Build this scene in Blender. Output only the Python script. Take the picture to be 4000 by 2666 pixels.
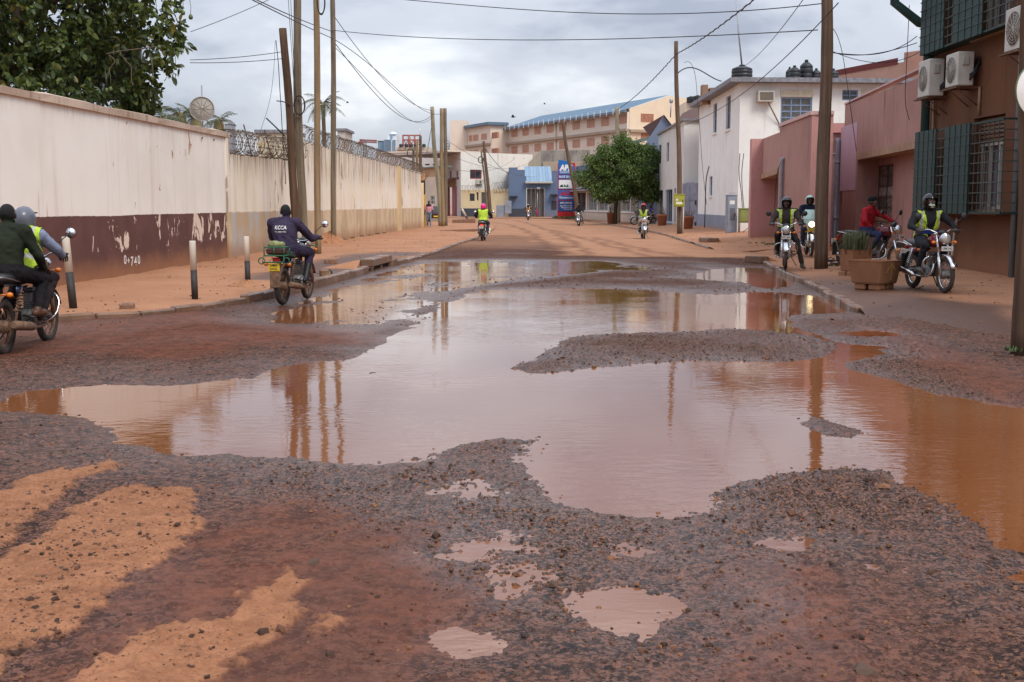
import bpy, math, random
import numpy as np
from mathutils import Vector, Matrix

# ---------------------------------------------------------------- camera, sky, sun, exposure
SC = bpy.context.scene
for _o in list(bpy.data.objects):
    bpy.data.objects.remove(_o)
F, CX, CY, HOR, CAMZ = 4600.0, 2000.0, 1333.0, 800.0, 1.6
TH = math.atan((CY - HOR) / F)
cam_d = bpy.data.cameras.new('camera')
cam_d.sensor_width = 36.0
cam_d.lens = 36.0 * F / 4000.0
cam_d.clip_start = 0.1
cam_d.clip_end = 6000.0
cam = bpy.data.objects.new('camera', cam_d)
SC.collection.objects.link(cam)
cam.location = (0, 0, CAMZ)
cam.rotation_euler = (math.pi / 2 - TH, 0, 0)
SC.camera = cam

SUN_EL, SUN_AZ = 48.0, 145.0          # azimuth clockwise from +Y: behind the camera, to the right
world = bpy.data.worlds.new('World')
SC.world = world
world.use_nodes = True
wn, wl = world.node_tree.nodes, world.node_tree.links
wn.clear()
def wnode(t, **k):
    n = wn.new(t)
    for a, b in k.items():
        setattr(n, a, b)
    return n
w_out = wnode('ShaderNodeOutputWorld')
w_bg = wnode('ShaderNodeBackground')
w_sky = wnode('ShaderNodeTexSky', sky_type='NISHITA', sun_disc=False)
w_sky.sun_elevation = math.radians(SUN_EL)
w_sky.sun_rotation = math.radians(SUN_AZ)
w_tc = wnode('ShaderNodeTexCoord')
w_map = wnode('ShaderNodeMapping')
w_map.inputs['Scale'].default_value = (3.0, 3.0, 7.0)
w_map.inputs['Location'].default_value = (3.1, 0.4, 1.55)
w_n1 = wnode('ShaderNodeTexNoise')
w_n1.inputs['Scale'].default_value = 1.25
w_n1.inputs['Detail'].default_value = 7.0
w_n1.inputs['Roughness'].default_value = 0.52
w_n1.inputs['Distortion'].default_value = 0.15
w_ramp = wnode('ShaderNodeValToRGB')
w_ramp.color_ramp.interpolation = 'EASE'
e = w_ramp.color_ramp.elements
e[0].position = 0.42; e[0].color = (0.27, 0.295, 0.36, 1)
e[1].position = 0.68; e[1].color = (0.70, 0.71, 0.735, 1)
m = w_ramp.color_ramp.elements.new(0.53); m.color = (0.43, 0.455, 0.515, 1)
w_sep = wnode('ShaderNodeSeparateXYZ')
w_zen = wnode('ShaderNodeMath', operation='MULTIPLY_ADD')   # overcast sky: brighter towards the zenith
w_zen.inputs[1].default_value = 2.0
w_zen.inputs[2].default_value = 1.0
w_max = wnode('ShaderNodeMath', operation='MAXIMUM')
w_max.inputs[1].default_value = 0.0
w_mul = wnode('ShaderNodeVectorMath', operation='SCALE')
w_skys = wnode('ShaderNodeVectorMath', operation='SCALE')
w_skys.inputs['Scale'].default_value = 0.10
w_mix = wnode('ShaderNodeMix', data_type='RGBA')
w_mix.inputs[0].default_value = 0.88
L = wl.new
L(w_tc.outputs['Generated'], w_map.inputs['Vector'])
L(w_map.outputs['Vector'], w_n1.inputs['Vector'])
L(w_n1.outputs['Fac'], w_ramp.inputs['Fac'])
L(w_tc.outputs['Generated'], w_sep.inputs[0])
L(w_sep.outputs['Z'], w_max.inputs[0])
L(w_max.outputs[0], w_zen.inputs[0])
L(w_ramp.outputs['Color'], w_mul.inputs[0])
L(w_zen.outputs[0], w_mul.inputs['Scale'])
L(w_sky.outputs['Color'], w_skys.inputs[0])
L(w_skys.outputs[0], w_mix.inputs['A'])
L(w_mul.outputs[0], w_mix.inputs['B'])
L(w_mix.outputs['Result'], w_bg.inputs['Color'])
w_bg.inputs['Strength'].default_value = 1.0
L(w_bg.outputs[0], w_out.inputs['Surface'])

sun_d = bpy.data.lights.new('sun', 'SUN')
sun_d.energy = 1.5
sun_d.angle = math.radians(24)
sun_d.color = (1.0, 0.93, 0.82)
sun = bpy.data.objects.new('sun', sun_d)
SC.collection.objects.link(sun)
_az, _el = math.radians(SUN_AZ), math.radians(SUN_EL)
_to = Vector((math.sin(_az) * math.cos(_el), math.cos(_az) * math.cos(_el), math.sin(_el)))
sun.rotation_euler = _to.to_track_quat('Z', 'Y').to_euler()
sun.location = (20, -20, 30)

SC.view_settings.view_transform = 'Standard'
SC.view_settings.look = 'None'
SC.view_settings.exposure = 0.38
SC.view_settings.gamma = 1.0
SC.view_settings.use_curve_mapping = False
SC.cycles.max_bounces = 6
SC.cycles.diffuse_bounces = 3
SC.cycles.glossy_bounces = 3
SC.cycles.transmission_bounces = 3
SC.cycles.caustics_reflective = False
SC.cycles.caustics_refractive = False
SC.cycles.sample_clamp_indirect = 4.0
SC.cycles.use_denoising = True

# ---------------------------------------------------------------- photo pixel -> place
def ray(px, py):
    u, v = (px - CX) / F, (CY - py) / F
    return Vector((u, math.cos(TH) + v * math.sin(TH), -math.sin(TH) + v * math.cos(TH)))
def G(px, py, z=0.0):                       # on the ground at height z
    d = ray(px, py)
    t = (z - CAMZ) / d.z
    return Vector((d.x * t, d.y * t, z))
def AT(px, py, Y):                          # at a known depth
    d = ray(px, py)
    t = Y / d.y
    return Vector((d.x * t, Y, CAMZ + d.z * t))
class Plane:                                # vertical plane through two ground points
    def __init__(s, p0, p1):
        s.p0, s.p1 = Vector((p0[0], p0[1])), Vector((p1[0], p1[1]))
        s.len = (s.p1 - s.p0).length
        s.t = (s.p1 - s.p0) / s.len
        n = Vector((s.t.y, -s.t.x))
        if n.dot(-s.p0 - s.t * s.len * 0.5) < 0:
            n = -n
        s.n = n                              # towards the viewer's side
    def hit(s, px, py):
        d = ray(px, py)
        den = d.x * s.n.x + d.y * s.n.y
        k = (s.p0.x * s.n.x + s.p0.y * s.n.y) / den
        q = Vector((d.x * k, d.y * k))
        return (q - s.p0).dot(s.t), CAMZ + d.z * k
    def pt(s, u, z, d=0.0):
        q = s.p0 + s.t * u + s.n * d
        return Vector((q.x, q.y, z))
    def rect(s, x0, y0, x1, y1):             # pixel rectangle -> (u0, u1, z0, z1)
        ym = 0.5 * (y0 + y1); xm = 0.5 * (x0 + x1)
        ua, ub = s.hit(x0, ym)[0], s.hit(x1, ym)[0]
        za, zb = s.hit(xm, y1)[1], s.hit(xm, y0)[1]
        return min(ua, ub), max(ua, ub), za, zb
# ---------------------------------------------------------------- mesh helpers
COL = SC.collection
def tag(o, label=None, cat=None, group=None, kind=None):
    if label: o['label'] = label
    if cat: o['category'] = cat
    if group: o['group'] = group
    if kind: o['kind'] = kind
    return o
def empty(name, loc=(0, 0, 0), rz=0.0, label=None, cat=None, group=None):
    o = bpy.data.objects.new(name, None)
    COL.objects.link(o)
    o.location = loc
    o.rotation_euler = (0, 0, rz)
    o.empty_display_size = 0.1
    return tag(o, label, cat, group)
def link_mesh(name, me, parent=None, loc=None):
    o = bpy.data.objects.new(name, me)
    COL.objects.link(o)
    if parent is not None: o.parent = parent
    if loc is not None: o.location = loc
    return o
def copy_tree(o, parent=None):
    c = o.copy(); COL.objects.link(c); c.parent = parent
    for ch in list(o.children): copy_tree(ch, c)
    return c
def _basis(d):
    d = Vector(d).normalized()
    a = Vector((0, 0, 1)) if abs(d.z) < 0.95 else Vector((1, 0, 0))
    x = d.cross(a).normalized()
    return x, d.cross(x).normalized(), d
class MB:
    def __init__(s):
        s.v, s.f, s.m, s.sm = [], [], [], []
    def add(s, vs, fs, mi=0, smooth=False):
        b = len(s.v)
        s.v.extend([tuple(q) for q in vs])
        for f in fs:
            s.f.append([b + i for i in f]); s.m.append(mi); s.sm.append(smooth)
        return s
    def quad(s, a, b, c, d, mi=0):
        return s.add([a, b, c, d], [(0, 1, 2, 3)], mi)
    def box(s, lo, hi, mi=0, M=None, taper=None):
        x0, y0, z0 = lo; x1, y1, z1 = hi
        vs = [(x0, y0, z0), (x1, y0, z0), (x1, y1, z0), (x0, y1, z0), (x0, y0, z1), (x1, y0, z1), (x1, y1, z1), (x0, y1, z1)]
        if taper:
            cx, cy = (x0 + x1) / 2, (y0 + y1) / 2
            vs = vs[:4] + [(cx + (x - cx) * taper, cy + (y - cy) * taper, z) for x, y, z in vs[4:]]
        if M is not None: vs = [M @ Vector(q) for q in vs]
        return s.add(vs, [(0, 3, 2, 1), (4, 5, 6, 7), (0, 1, 5, 4), (1, 2, 6, 5), (2, 3, 7, 6), (3, 0, 4, 7)], mi)
    def bbox(s, lo, hi, b=0.01, mi=0, M=None):           # box with chamfered edges
        c = [(lo[i] + hi[i]) / 2 for i in range(3)]; h = [(hi[i] - lo[i]) / 2 for i in range(3)]
        b = min([b] + [x * 0.9 for x in h])
        vs = []; idx = {}
        for sx in (-1, 1):
            for sy in (-1, 1):
                for sz in (-1, 1):
                    for ax in range(3):
                        q = [sx * (h[0] - b), sy * (h[1] - b), sz * (h[2] - b)]
                        q[ax] = (sx, sy, sz)[ax] * h[ax]
                        idx[(sx, sy, sz, ax)] = len(vs)
                        vs.append(Vector((c[0] + q[0], c[1] + q[1], c[2] + q[2])))
        fs = []
        for ax in range(3):
            o1, o2 = [(1, 2), (2, 0), (0, 1)][ax]
            for sg in (-1, 1):
                loop = []
                for a, d in ((-1, -1), (1, -1), (1, 1), (-1, 1)):
                    k = [0, 0, 0]; k[ax] = sg; k[o1] = a; k[o2] = d
                    loop.append(idx[(k[0], k[1], k[2], ax)])
                fs.append(loop if sg > 0 else loop[::-1])
        for ax in range(3):
            o1, o2 = [(1, 2), (2, 0), (0, 1)][ax]
            for a in (-1, 1):
                for d in (-1, 1):
                    k0 = [0, 0, 0]; k0[o1] = a; k0[o2] = d; k0[ax] = -1
                    k1 = list(k0); k1[ax] = 1
                    f = [idx[tuple(k0) + (o1,)], idx[tuple(k1) + (o1,)], idx[tuple(k1) + (o2,)], idx[tuple(k0) + (o2,)]]
                    fs.append(f if a * d < 0 else f[::-1])
        for sx in (-1, 1):
            for sy in (-1, 1):
                for sz in (-1, 1):
                    f = [idx[(sx, sy, sz, a)] for a in range(3)]
                    fs.append(f if sx * sy * sz > 0 else f[::-1])
        if M is not None: vs = [M @ q for q in vs]
        return s.add(vs, fs, mi)
    def tube(s, pts, r, n=8, mi=0, cap=True, smooth=True, closed=False):
        pts = [Vector(p) for p in pts]
        k = len(pts)
        rs = list(r) if isinstance(r, (list, tuple)) else [r] * k
        if len(rs) != k: rs = list(np.interp(np.linspace(0, 1, k), np.linspace(0, 1, len(rs)), rs))
        vs, fs = [], []
        px = None
        for i, p in enumerate(pts):
            a = pts[i - 1] if (i > 0 or closed) else p
            b = pts[(i + 1) % k] if (i < k - 1 or closed) else p
            d = (b - a)
            if d.length < 1e-9: d = Vector((0, 0, 1))
            d.normalize()
            if px is None: x, y, _ = _basis(d)
            else:
                x = px - d * px.dot(d)
                if x.length < 1e-6: x, y, _ = _basis(d)
                else: x.normalize(); y = d.cross(x)
            px = x
            for j in range(n):
                t = 2 * math.pi * j / n
                vs.append(p + (x * math.cos(t) + y * math.sin(t)) * rs[i])
        for i in range(k if closed else k - 1):
            i2 = (i + 1) % k
            for j in range(n):
                j2 = (j + 1) % n
                fs.append((i * n + j, i * n + j2, i2 * n + j2, i2 * n + j))
        s.add(vs, fs, mi, smooth)
        if cap and not closed:
            b = len(s.v) - len(vs)
            s.f.append([b + j for j in range(n)][::-1]); s.m.append(mi); s.sm.append(False)
            s.f.append([b + (k - 1) * n + j for j in range(n)]); s.m.append(mi); s.sm.append(False)
        return s
    def lathe(s, prof, n=24, c=(0, 0, 0), axis=(0, 0, 1), mi=0, smooth=True, cap=True):
        x, y, d = _basis(axis); c = Vector(c)
        vs, fs = [], []
        for r, h in prof:
            for j in range(n):
                t = 2 * math.pi * j / n
                vs.append(c + d * h + (x * math.cos(t) + y * math.sin(t)) * r)
        for i in range(len(prof) - 1):
            for j in range(n):
                j2 = (j + 1) % n
                fs.append((i * n + j, i * n + j2, (i + 1) * n + j2, (i + 1) * n + j))
        if cap:
            fs.append([j for j in range(n)][::-1]); fs.append([(len(prof) - 1) * n + j for j in range(n)])
        return s.add(vs, fs, mi, smooth)
    def ell(s, c, r, n=16, m=10, mi=0, M=None):
        vs = [(0, 0, -1)]
        for i in range(1, m):
            a = -math.pi / 2 + math.pi * i / m
            for j in range(n):
                t = 2 * math.pi * j / n
                vs.append((math.cos(a) * math.cos(t), math.cos(a) * math.sin(t), math.sin(a)))
        vs.append((0, 0, 1))
        fs = []
        for j in range(n):
            j2 = (j + 1) % n
            fs.append((0, 1 + j2, 1 + j))
            for i in range(m - 2):
                a = 1 + i * n
                fs.append((a + j, a + j2, a + n + j2, a + n + j))
            a = 1 + (m - 2) * n
            fs.append((a + j, a + j2, len(vs) - 1))
        r = r if isinstance(r, (tuple, list)) else (r, r, r)
        if M is None: vs = [(c[0] + x * r[0], c[1] + y * r[1], c[2] + z * r[2]) for x, y, z in vs]
        else: vs = [M @ Vector((c[0] + x * r[0], c[1] + y * r[1], c[2] + z * r[2])) for x, y, z in vs]
        return s.add(vs, fs, mi, True)
    def loft(s, rings, mi=0, cap=True, smooth=True):
        n = len(rings[0]); vs = [q for r in rings for q in r]; fs = []
        for i in range(len(rings) - 1):
            for j in range(n):
                j2 = (j + 1) % n
                fs.append((i * n + j, i * n + j2, (i + 1) * n + j2, (i + 1) * n + j))
        if cap:
            fs.append(list(range(n))[::-1]); fs.append([(len(rings) - 1) * n + j for j in range(n)])
        return s.add(vs, fs, mi, smooth)
    def prism(s, poly, z0, z1, mi=0):
        n = len(poly)
        vs = [(x, y, z0) for x, y in poly] + [(x, y, z1) for x, y in poly]
        a = sum(poly[i][0] * poly[(i + 1) % n][1] - poly[(i + 1) % n][0] * poly[i][1] for i in range(n))
        fs = [list(range(n))[::-1], [n + i for i in range(n)]] + [(i, (i + 1) % n, n + (i + 1) % n, n + i) for i in range(n)]
        if a < 0: fs = [list(f)[::-1] for f in fs]
        return s.add(vs, fs, mi)
    def pbox(s, P, u0, u1, z0, z1, d0, d1, mi=0):            # box laid on a vertical plane
        vs = [P.pt(u, z, d) for z in (z0, z1) for u, d in ((u0, d0), (u1, d0), (u1, d1), (u0, d1))]
        fs = [(0, 3, 2, 1), (4, 5, 6, 7), (0, 1, 5, 4), (1, 2, 6, 5), (2, 3, 7, 6), (3, 0, 4, 7)]
        if P.n.x * P.t.y - P.n.y * P.t.x > 0: fs = [f[::-1] for f in fs]
        return s.add(vs, fs, mi)
    def build(s, name, mats, parent=None, loc=None):
        me = bpy.data.meshes.new(name)
        me.from_pydata(s.v, [], s.f)
        for q in (mats if isinstance(mats, (list, tuple)) else [mats]): me.materials.append(q)
        if s.f:
            me.polygons.foreach_set('material_index', s.m)
            me.polygons.foreach_set('use_smooth', s.sm)
        me.update()
        return link_mesh(name, me, parent, loc)
def np_mesh(name, V, Fq, mats, smooth=False, mi=None):
    V = np.asarray(V, np.float32); Fq = np.asarray(Fq, np.int32)
    me = bpy.data.meshes.new(name)
    k = Fq.shape[1]
    me.vertices.add(len(V)); me.vertices.foreach_set('co', V.ravel())
    me.loops.add(Fq.size); me.loops.foreach_set('vertex_index', Fq.ravel())
    me.polygons.add(len(Fq)); me.polygons.foreach_set('loop_start', np.arange(0, Fq.size, k, dtype=np.int32))
    me.polygons.foreach_set('loop_total', np.full(len(Fq), k, np.int32))
    for q in (mats if isinstance(mats, (list, tuple)) else [mats]): me.materials.append(q)
    me.polygons.foreach_set('use_smooth', np.full(len(Fq), smooth, bool))
    if mi is not None: me.polygons.foreach_set('material_index', np.asarray(mi, np.int32))
    me.update(calc_edges=True)
    me.validate()
    return me
def set_attr(me, name, arr):
    a = me.attributes.new(name, 'FLOAT', 'POINT')
    a.data.foreach_set('value', np.asarray(arr, np.float32).ravel())

# value noise in numpy
_T = {}
def vnoise(x, y, seed=0):
    if seed not in _T: _T[seed] = np.random.RandomState(seed).rand(256, 256)
    T = _T[seed]
    xi, yi = np.floor(x).astype(int), np.floor(y).astype(int)
    fx, fy = x - xi, y - yi
    fx = fx * fx * (3 - 2 * fx); fy = fy * fy * (3 - 2 * fy)
    x0, y0, x1, y1 = xi & 255, yi & 255, (xi + 1) & 255, (yi + 1) & 255
    return (T[x0, y0] * (1 - fx) + T[x1, y0] * fx) * (1 - fy) + (T[x0, y1] * (1 - fx) + T[x1, y1] * fx) * fy
def fbm(x, y, sc, oct=4, seed=0, gain=0.5):
    s, a, t = 0, 1.0, 0
    for i in range(oct):
        s = s + a * vnoise(x * sc + 17.3 * i, y * sc + 5.1 * i, seed + i); t += a
        a *= gain; sc *= 2.03
    return s / t                              # 0..1
def sstep(a, b, x):
    t = np.clip((x - a) / (b - a), 0, 1)
    return t * t * (3 - 2 * t)
def poly_sd(X, Y, poly):                     # signed distance, negative inside
    d = np.full(X.shape, 1e9); ins = np.zeros(X.shape, bool)
    n = len(poly)
    for i in range(n):
        ax, ay = poly[i]; bx, by = poly[(i + 1) % n]
        ex, ey = bx - ax, by - ay
        wx, wy = X - ax, Y - ay
        t = np.clip((wx * ex + wy * ey) / (ex * ex + ey * ey + 1e-12), 0, 1)
        d = np.minimum(d, (wx - ex * t) ** 2 + (wy - ey * t) ** 2)
        c = ((ay > Y) != (by > Y)) & (X < ex * (Y - ay) / (ey if abs(ey) > 1e-12 else 1e-12) + ax)
        ins ^= c
    d = np.sqrt(d)
    return np.where(ins, -d, d)
def line_d(X, Y, pts):
    d = np.full(X.shape, 1e9)
    for (ax, ay), (bx, by) in zip(pts[:-1], pts[1:]):
        ex, ey = bx - ax, by - ay
        t = np.clip(((X - ax) * ex + (Y - ay) * ey) / (ex * ex + ey * ey + 1e-12), 0, 1)
        d = np.minimum(d, (X - ax - ex * t) ** 2 + (Y - ay - ey * t) ** 2)
    return np.sqrt(d)

# ---------------------------------------------------------------- materials
class Mt:
    def __init__(s, name):
        s.mat = bpy.data.materials.new(name); s.mat.use_nodes = True
        s.nt = s.mat.node_tree; s.b = s.nt.nodes['Principled BSDF']
        s._tc = None
    def n(s, t, **k):
        q = s.nt.nodes.new(t)
        for a, b in k.items(): setattr(q, a, b)
        return q
    def l(s, a, b): s.nt.links.new(a, b)
    def tc(s):
        if s._tc is None: s._tc = s.n('ShaderNodeTexCoord').outputs['Object']
        return s._tc
    def geo(s): return s.n('ShaderNodeNewGeometry').outputs['Position']
    def noise(s, scale, detail=4, rough=0.55, dist=0.0, vec=None, sc3=None):
        v = vec if vec is not None else s.tc()
        if sc3 is not None:
            mp = s.n('ShaderNodeMapping'); mp.inputs['Scale'].default_value = sc3
            s.l(v, mp.inputs['Vector']); v = mp.outputs['Vector']
        q = s.n('ShaderNodeTexNoise')
        q.inputs['Scale'].default_value = scale; q.inputs['Detail'].default_value = detail
        q.inputs['Roughness'].default_value = rough; q.inputs['Distortion'].default_value = dist
        s.l(v, q.inputs['Vector'])
        return q.outputs['Fac']
    def ramp(s, fac, a, b, smooth=True):              # a..b -> 0..1
        q = s.n('ShaderNodeMapRange', interpolation_type='SMOOTHSTEP' if smooth else 'LINEAR')
        q.inputs['From Min'].default_value = a; q.inputs['From Max'].default_value = b
        s.l(fac, q.inputs['Value'])
        return q.outputs['Result']
    def math(s, op, a, b=None):
        q = s.n('ShaderNodeMath', operation=op)
        for i, v in enumerate((a, b)):
            if v is None: continue
            if isinstance(v, (int, float)): q.inputs[i].default_value = v
            else: s.l(v, q.inputs[i])
        return q.outputs[0]
    def mix(s, fac, a, b):
        q = s.n('ShaderNodeMix', data_type='RGBA')
        for sock, v in ((q.inputs[0], fac), (q.inputs['A'], a), (q.inputs['B'], b)):
            if isinstance(v, (int, float)): sock.default_value = v
            elif isinstance(v, (tuple, list)): sock.default_value = (v[0], v[1], v[2], 1)
            else: s.l(v, sock)
        return q.outputs['Result']
    def attr(s, name): return s.n('ShaderNodeAttribute', attribute_name=name).outputs['Fac']
    def sepz(s, vec, ax='Z'):
        q = s.n('ShaderNodeSeparateXYZ'); s.l(vec, q.inputs[0]); return q.outputs[ax]
    def color(s, c): 
        if isinstance(c, (tuple, list)): s.b.inputs['Base Color'].default_value = (c[0], c[1], c[2], 1)
        else: s.l(c, s.b.inputs['Base Color'])
    def rough(s, r):
        if isinstance(r, (int, float)): s.b.inputs['Roughness'].default_value = r
        else: s.l(r, s.b.inputs['Roughness'])
    def bump(s, h, strength=0.3, dist=0.02):
        q = s.n('ShaderNodeBump'); q.inputs['Strength'].default_value = strength; q.inputs['Distance'].default_value = dist
        s.l(h, q.inputs['Height']); s.l(q.outputs['Normal'], s.b.inputs['Normal'])
    def spec(s, v): s.b.inputs['Specular IOR Level'].default_value = v
_MC = {}
def plain(name, c, r=0.6, metal=0.0, var=0.12, scale=6.0, bump=0.0, bscale=40.0, emit=None, spec=0.5):
    """a procedural paint / cloth / metal with uneven tone"""
    key = (name, tuple(c), r, metal, var, scale, bump)
    if key in _MC: return _MC[key]
    M = Mt(name)
    n1 = M.noise(scale, 5, 0.6)
    f = M.ramp(n1, 0.3, 0.7)
    M.color(M.mix(f, tuple(x * (1 - var) for x in c), tuple(min(1, x * (1 + var)) for x in c)))
    rr = M.ramp(n1, 0.2, 0.8)
    M.rough(M.math('ADD', M.math('MULTIPLY', rr, 0.16), max(0.02, r - 0.08)))
    M.b.inputs['Metallic'].default_value = metal
    M.spec(spec)
    if bump: M.bump(M.noise(bscale, 3, 0.6), bump, 0.01)
    if emit:
        M.b.inputs['Emission Color'].default_value = (emit[0], emit[1], emit[2], 1)
        M.b.inputs['Emission Strength'].default_value = emit[3]
    _MC[key] = M.mat
    return M.mat
def plaster(name, c, c2=None, stain=(0.35, 0.2, 0.1), amount=0.35, dust=0.0, dust_c=(0.42, 0.2, 0.1), dust_h=0.5, bump=0.25, streak=0.5, grain=60.0, peel=None):
    """painted render wall: blotches, rain streaks, dust splashed at the foot, hairline grain"""
    M = Mt(name)
    P = M.geo()
    c2 = c2 or tuple(x * 0.86 for x in c)
    big = M.ramp(M.noise(0.7, 5, 0.6, vec=P), 0.35, 0.7)
    col = M.mix(big, c, c2)
    st = M.noise(1.0, 6, 0.62, vec=P, sc3=(2.6, 2.6, 0.28))
    st = M.math('MULTIPLY', M.ramp(st, 0.52, 0.78), streak)
    fine = M.ramp(M.noise(5.0, 6, 0.65, vec=P, sc3=(1.6, 1.6, 0.5)), 0.55, 0.75)
    col = M.mix(M.math('MULTIPLY', st, amount * 1.2), col, stain)
    col = M.mix(M.math('MULTIPLY', fine, amount * 0.4), col, stain)
    if peel:                                   # flakes of lost paint
        pn = M.noise(peel[1], 6, 0.6, 0.8, vec=P, sc3=(1, 1, 0.55))
        pm = M.ramp(pn, peel[2], peel[2] + 0.012)
        col = M.mix(pm, col, peel[0])
    if dust:
        z = M.sepz(P)
        zz = M.math('ADD', z, M.math('MULTIPLY', M.noise(2.2, 4, 0.6, vec=P), -0.55 * dust_h * 1.6))
        dm = M.math('MULTIPLY', M.math('SUBTRACT', 1.0, M.ramp(zz, -0.1 * dust_h, dust_h)), dust)
        col = M.mix(dm, col, dust_c)
    M.color(col); M.rough(0.85); M.spec(0.25)
    M.bump(M.noise(grain, 4, 0.7, vec=P), bump, 0.012)
    return M.mat
# ---------------------------------------------------------------- the road, its puddles, pavements
def PG(pts, z=0.0):                          # outline read off the photograph (2353-wide copy) -> ground polygon
    out = []
    for x, y in pts:
        p = G(x * 1.7, y * 1.7, z); out.append((p.x, p.y))
    return out
WATER = [PG(p) for p in [
    [(-320, 935), (0, 922), (85, 898), (230, 888), (400, 884), (560, 868), (640, 842), (800, 826), (880, 796), (905, 772), (1000, 722), (1040, 690), (1105, 668),
     (1300, 663), (1480, 664), (1560, 673), (1680, 677), (1720, 670), (1800, 673), (1870, 680), (1935, 693), (1962, 712), (1900, 722), (1822, 726), (1806, 748), (1850, 764),
     (1925, 785), (1960, 790), (2045, 797), (2030, 815), (1965, 832), (1945, 846), (2020, 872), (2100, 893), (2200, 915), (2300, 930), (2353, 941), (2700, 985),
     (2800, 1330), (2353, 1272), (2280, 1255), (2222, 1215), (2180, 1175), (2130, 1137), (2060, 1112), (2040, 1088), (1950, 1080), (1860, 1077), (1780, 1092), (1700, 1117),
     (1650, 1142), (1600, 1175), (1530, 1190), (1450, 1190), (1380, 1182), (1300, 1168), (1260, 1150), (1230, 1110), (1215, 1070), (1236, 1030), (1225, 1014), (1150, 1012),
     (1090, 1018), (1040, 1035), (990, 1060), (860, 1067), (700, 1062), (620, 1052), (520, 1045), (380, 1042), (345, 1028), (270, 1018), (262, 985), (215, 968), (130, 952), (0, 948), (-320, 965)],
    [(955, 614), (1080, 608), (1240, 605), (1350, 604), (1425, 611), (1400, 618), (1300, 622), (1180, 630), (1080, 640), (980, 628)],
    [(1335, 616), (1400, 614), (1500, 616), (1480, 621), (1400, 621)],
    [(1556, 641), (1600, 631), (1640, 618), (1700, 614), (1750, 616), (1790, 626), (1835, 648), (1825, 660), (1760, 664), (1715, 650), (1650, 646)],
    [(640, 722), (700, 705), (800, 690), (870, 690), (850, 704), (760, 716), (690, 730)],
    [(760, 672), (840, 655), (960, 640), (1010, 642), (980, 662), (880, 690), (790, 696)],
    [(1315, 1373), (1350, 1361), (1450, 1357), (1560, 1372), (1600, 1398), (1540, 1430), (1512, 1478), (1480, 1489), (1445, 1460), (1380, 1412)],
    [(1000, 1480), (1030, 1458), (1080, 1450), (1140, 1462), (1162, 1480), (1130, 1503), (1080, 1513), (1030, 1506)],
    [(1020, 1276), (1080, 1250), (1180, 1238), (1205, 1252), (1140, 1282), (1085, 1301)],
    [(1746, 1240), (1770, 1229), (1830, 1229), (1858, 1241), (1830, 1254), (1780, 1253)],
    [(1418, 1268), (1450, 1258), (1486, 1266), (1460, 1283)],
    [(1168, 1350), (1190, 1315), (1250, 1312), (1262, 1330), (1225, 1360), (1190, 1385)],
    [(1035, 1124), (1080, 1105), (1130, 1110), (1115, 1132), (1070, 1138)],
    [(2312, 1322), (2353, 1308), (2420, 1312), (2400, 1338), (2353, 1336)],
    [(1900, 768), (1990, 760), (2065, 768), (2060, 775), (1960, 775)],
    [(-120, 745), (0, 752), (60, 750), (60, 742), (-60, 738)],
]]
ISLE = [PG(p) for p in [
    [(1178, 848), (1240, 815), (1310, 776), (1400, 768), (1560, 765), (1650, 757), (1760, 760), (1850, 770), (1920, 788), (1942, 805), (1900, 822), (1800, 833), (1700, 829), (1560, 831), (1420, 843), (1300, 858), (1220, 861)],
    [(1846, 968), (1880, 960), (1930, 972), (1982, 994), (1960, 1008), (1900, 1000), (1862, 985)],
]]
SHALLOW = PG([(600, 850), (800, 830), (1000, 808), (1180, 842), (1250, 862), (1100, 868), (980, 860), (900, 880), (640, 905), (540, 880)])
SHALLOW2 = PG([(1880, 880), (2020, 890), (2200, 930), (2353, 960), (2353, 985), (2150, 985), (2040, 1060), (1900, 1040), (1830, 960)])
DRY = [PG(p) for p in [
    [(-700, 1250), (0, 1136), (60, 1112), (180, 1080), (268, 1066), (284, 1074), (190, 1120), (197, 1140), (150, 1180), (60, 1222), (0, 1262), (-700, 1400)],
    [(-700, 1500), (0, 1300), (100, 1238), (200, 1172), (250, 1141), (330, 1135), (420, 1150), (456, 1180), (432, 1220), (385, 1270), (340, 1320), (230, 1400), (110, 1485), (0, 1566), (-500, 2100)],
    [(130, 1640), (240, 1520), (330, 1470), (420, 1440), (500, 1440), (560, 1380), (660, 1328), (690, 1372), (672, 1430), (600, 1492), (520, 1545), (440, 1640)],
    [(720, 1480), (760, 1440), (790, 1450), (770, 1480)],
]]
MUD = [PG(p) for p in [
    [(-100, 2400), (230, 1420), (430, 1240), (560, 1180), (700, 1170), (860, 1220), (990, 1226), (940, 1270), (1040, 1340), (1090, 1390), (1060, 1450), (960, 1540), (900, 1700)],
    [(-200, 700), (0, 700), (450, 720), (560, 745), (840, 760), (880, 790), (700, 800), (560, 800), (400, 835), (200, 815), (0, 830), (-200, 840)],
    [(1700, 1300), (1760, 1290), (1900, 1330), (2000, 1450), (2000, 1640), (1600, 1640), (1740, 1480)],
    [(2050, 760), (2353, 880), (2353, 950), (2150, 850), (1990, 760)],
]]
DUST = PG([(700, 495), (1150, 499), (1330, 497), (1640, 512), (1740, 545), (1850, 590), (1760, 600), (1620, 596), (1480, 590), (1330, 588), (1230, 562), (1150, 540), (1060, 545), (1000, 575), (930, 598), (880, 603), (1000, 560), (1120, 520)])
TRACKS = [PG(p) for p in [
    [(1145, 503), (1185, 508), (1230, 520), (1280, 540), (1320, 562), (1345, 585), (1360, 597)],
    [(1100, 508), (1180, 520), (1225, 540), (1255, 565), (1275, 590)],
    [(1265, 530), (1330, 548), (1400, 566), (1470, 586), (1520, 598)],
    [(1360, 548), (1440, 566), (1500, 580), (1590, 598)]]]
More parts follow.
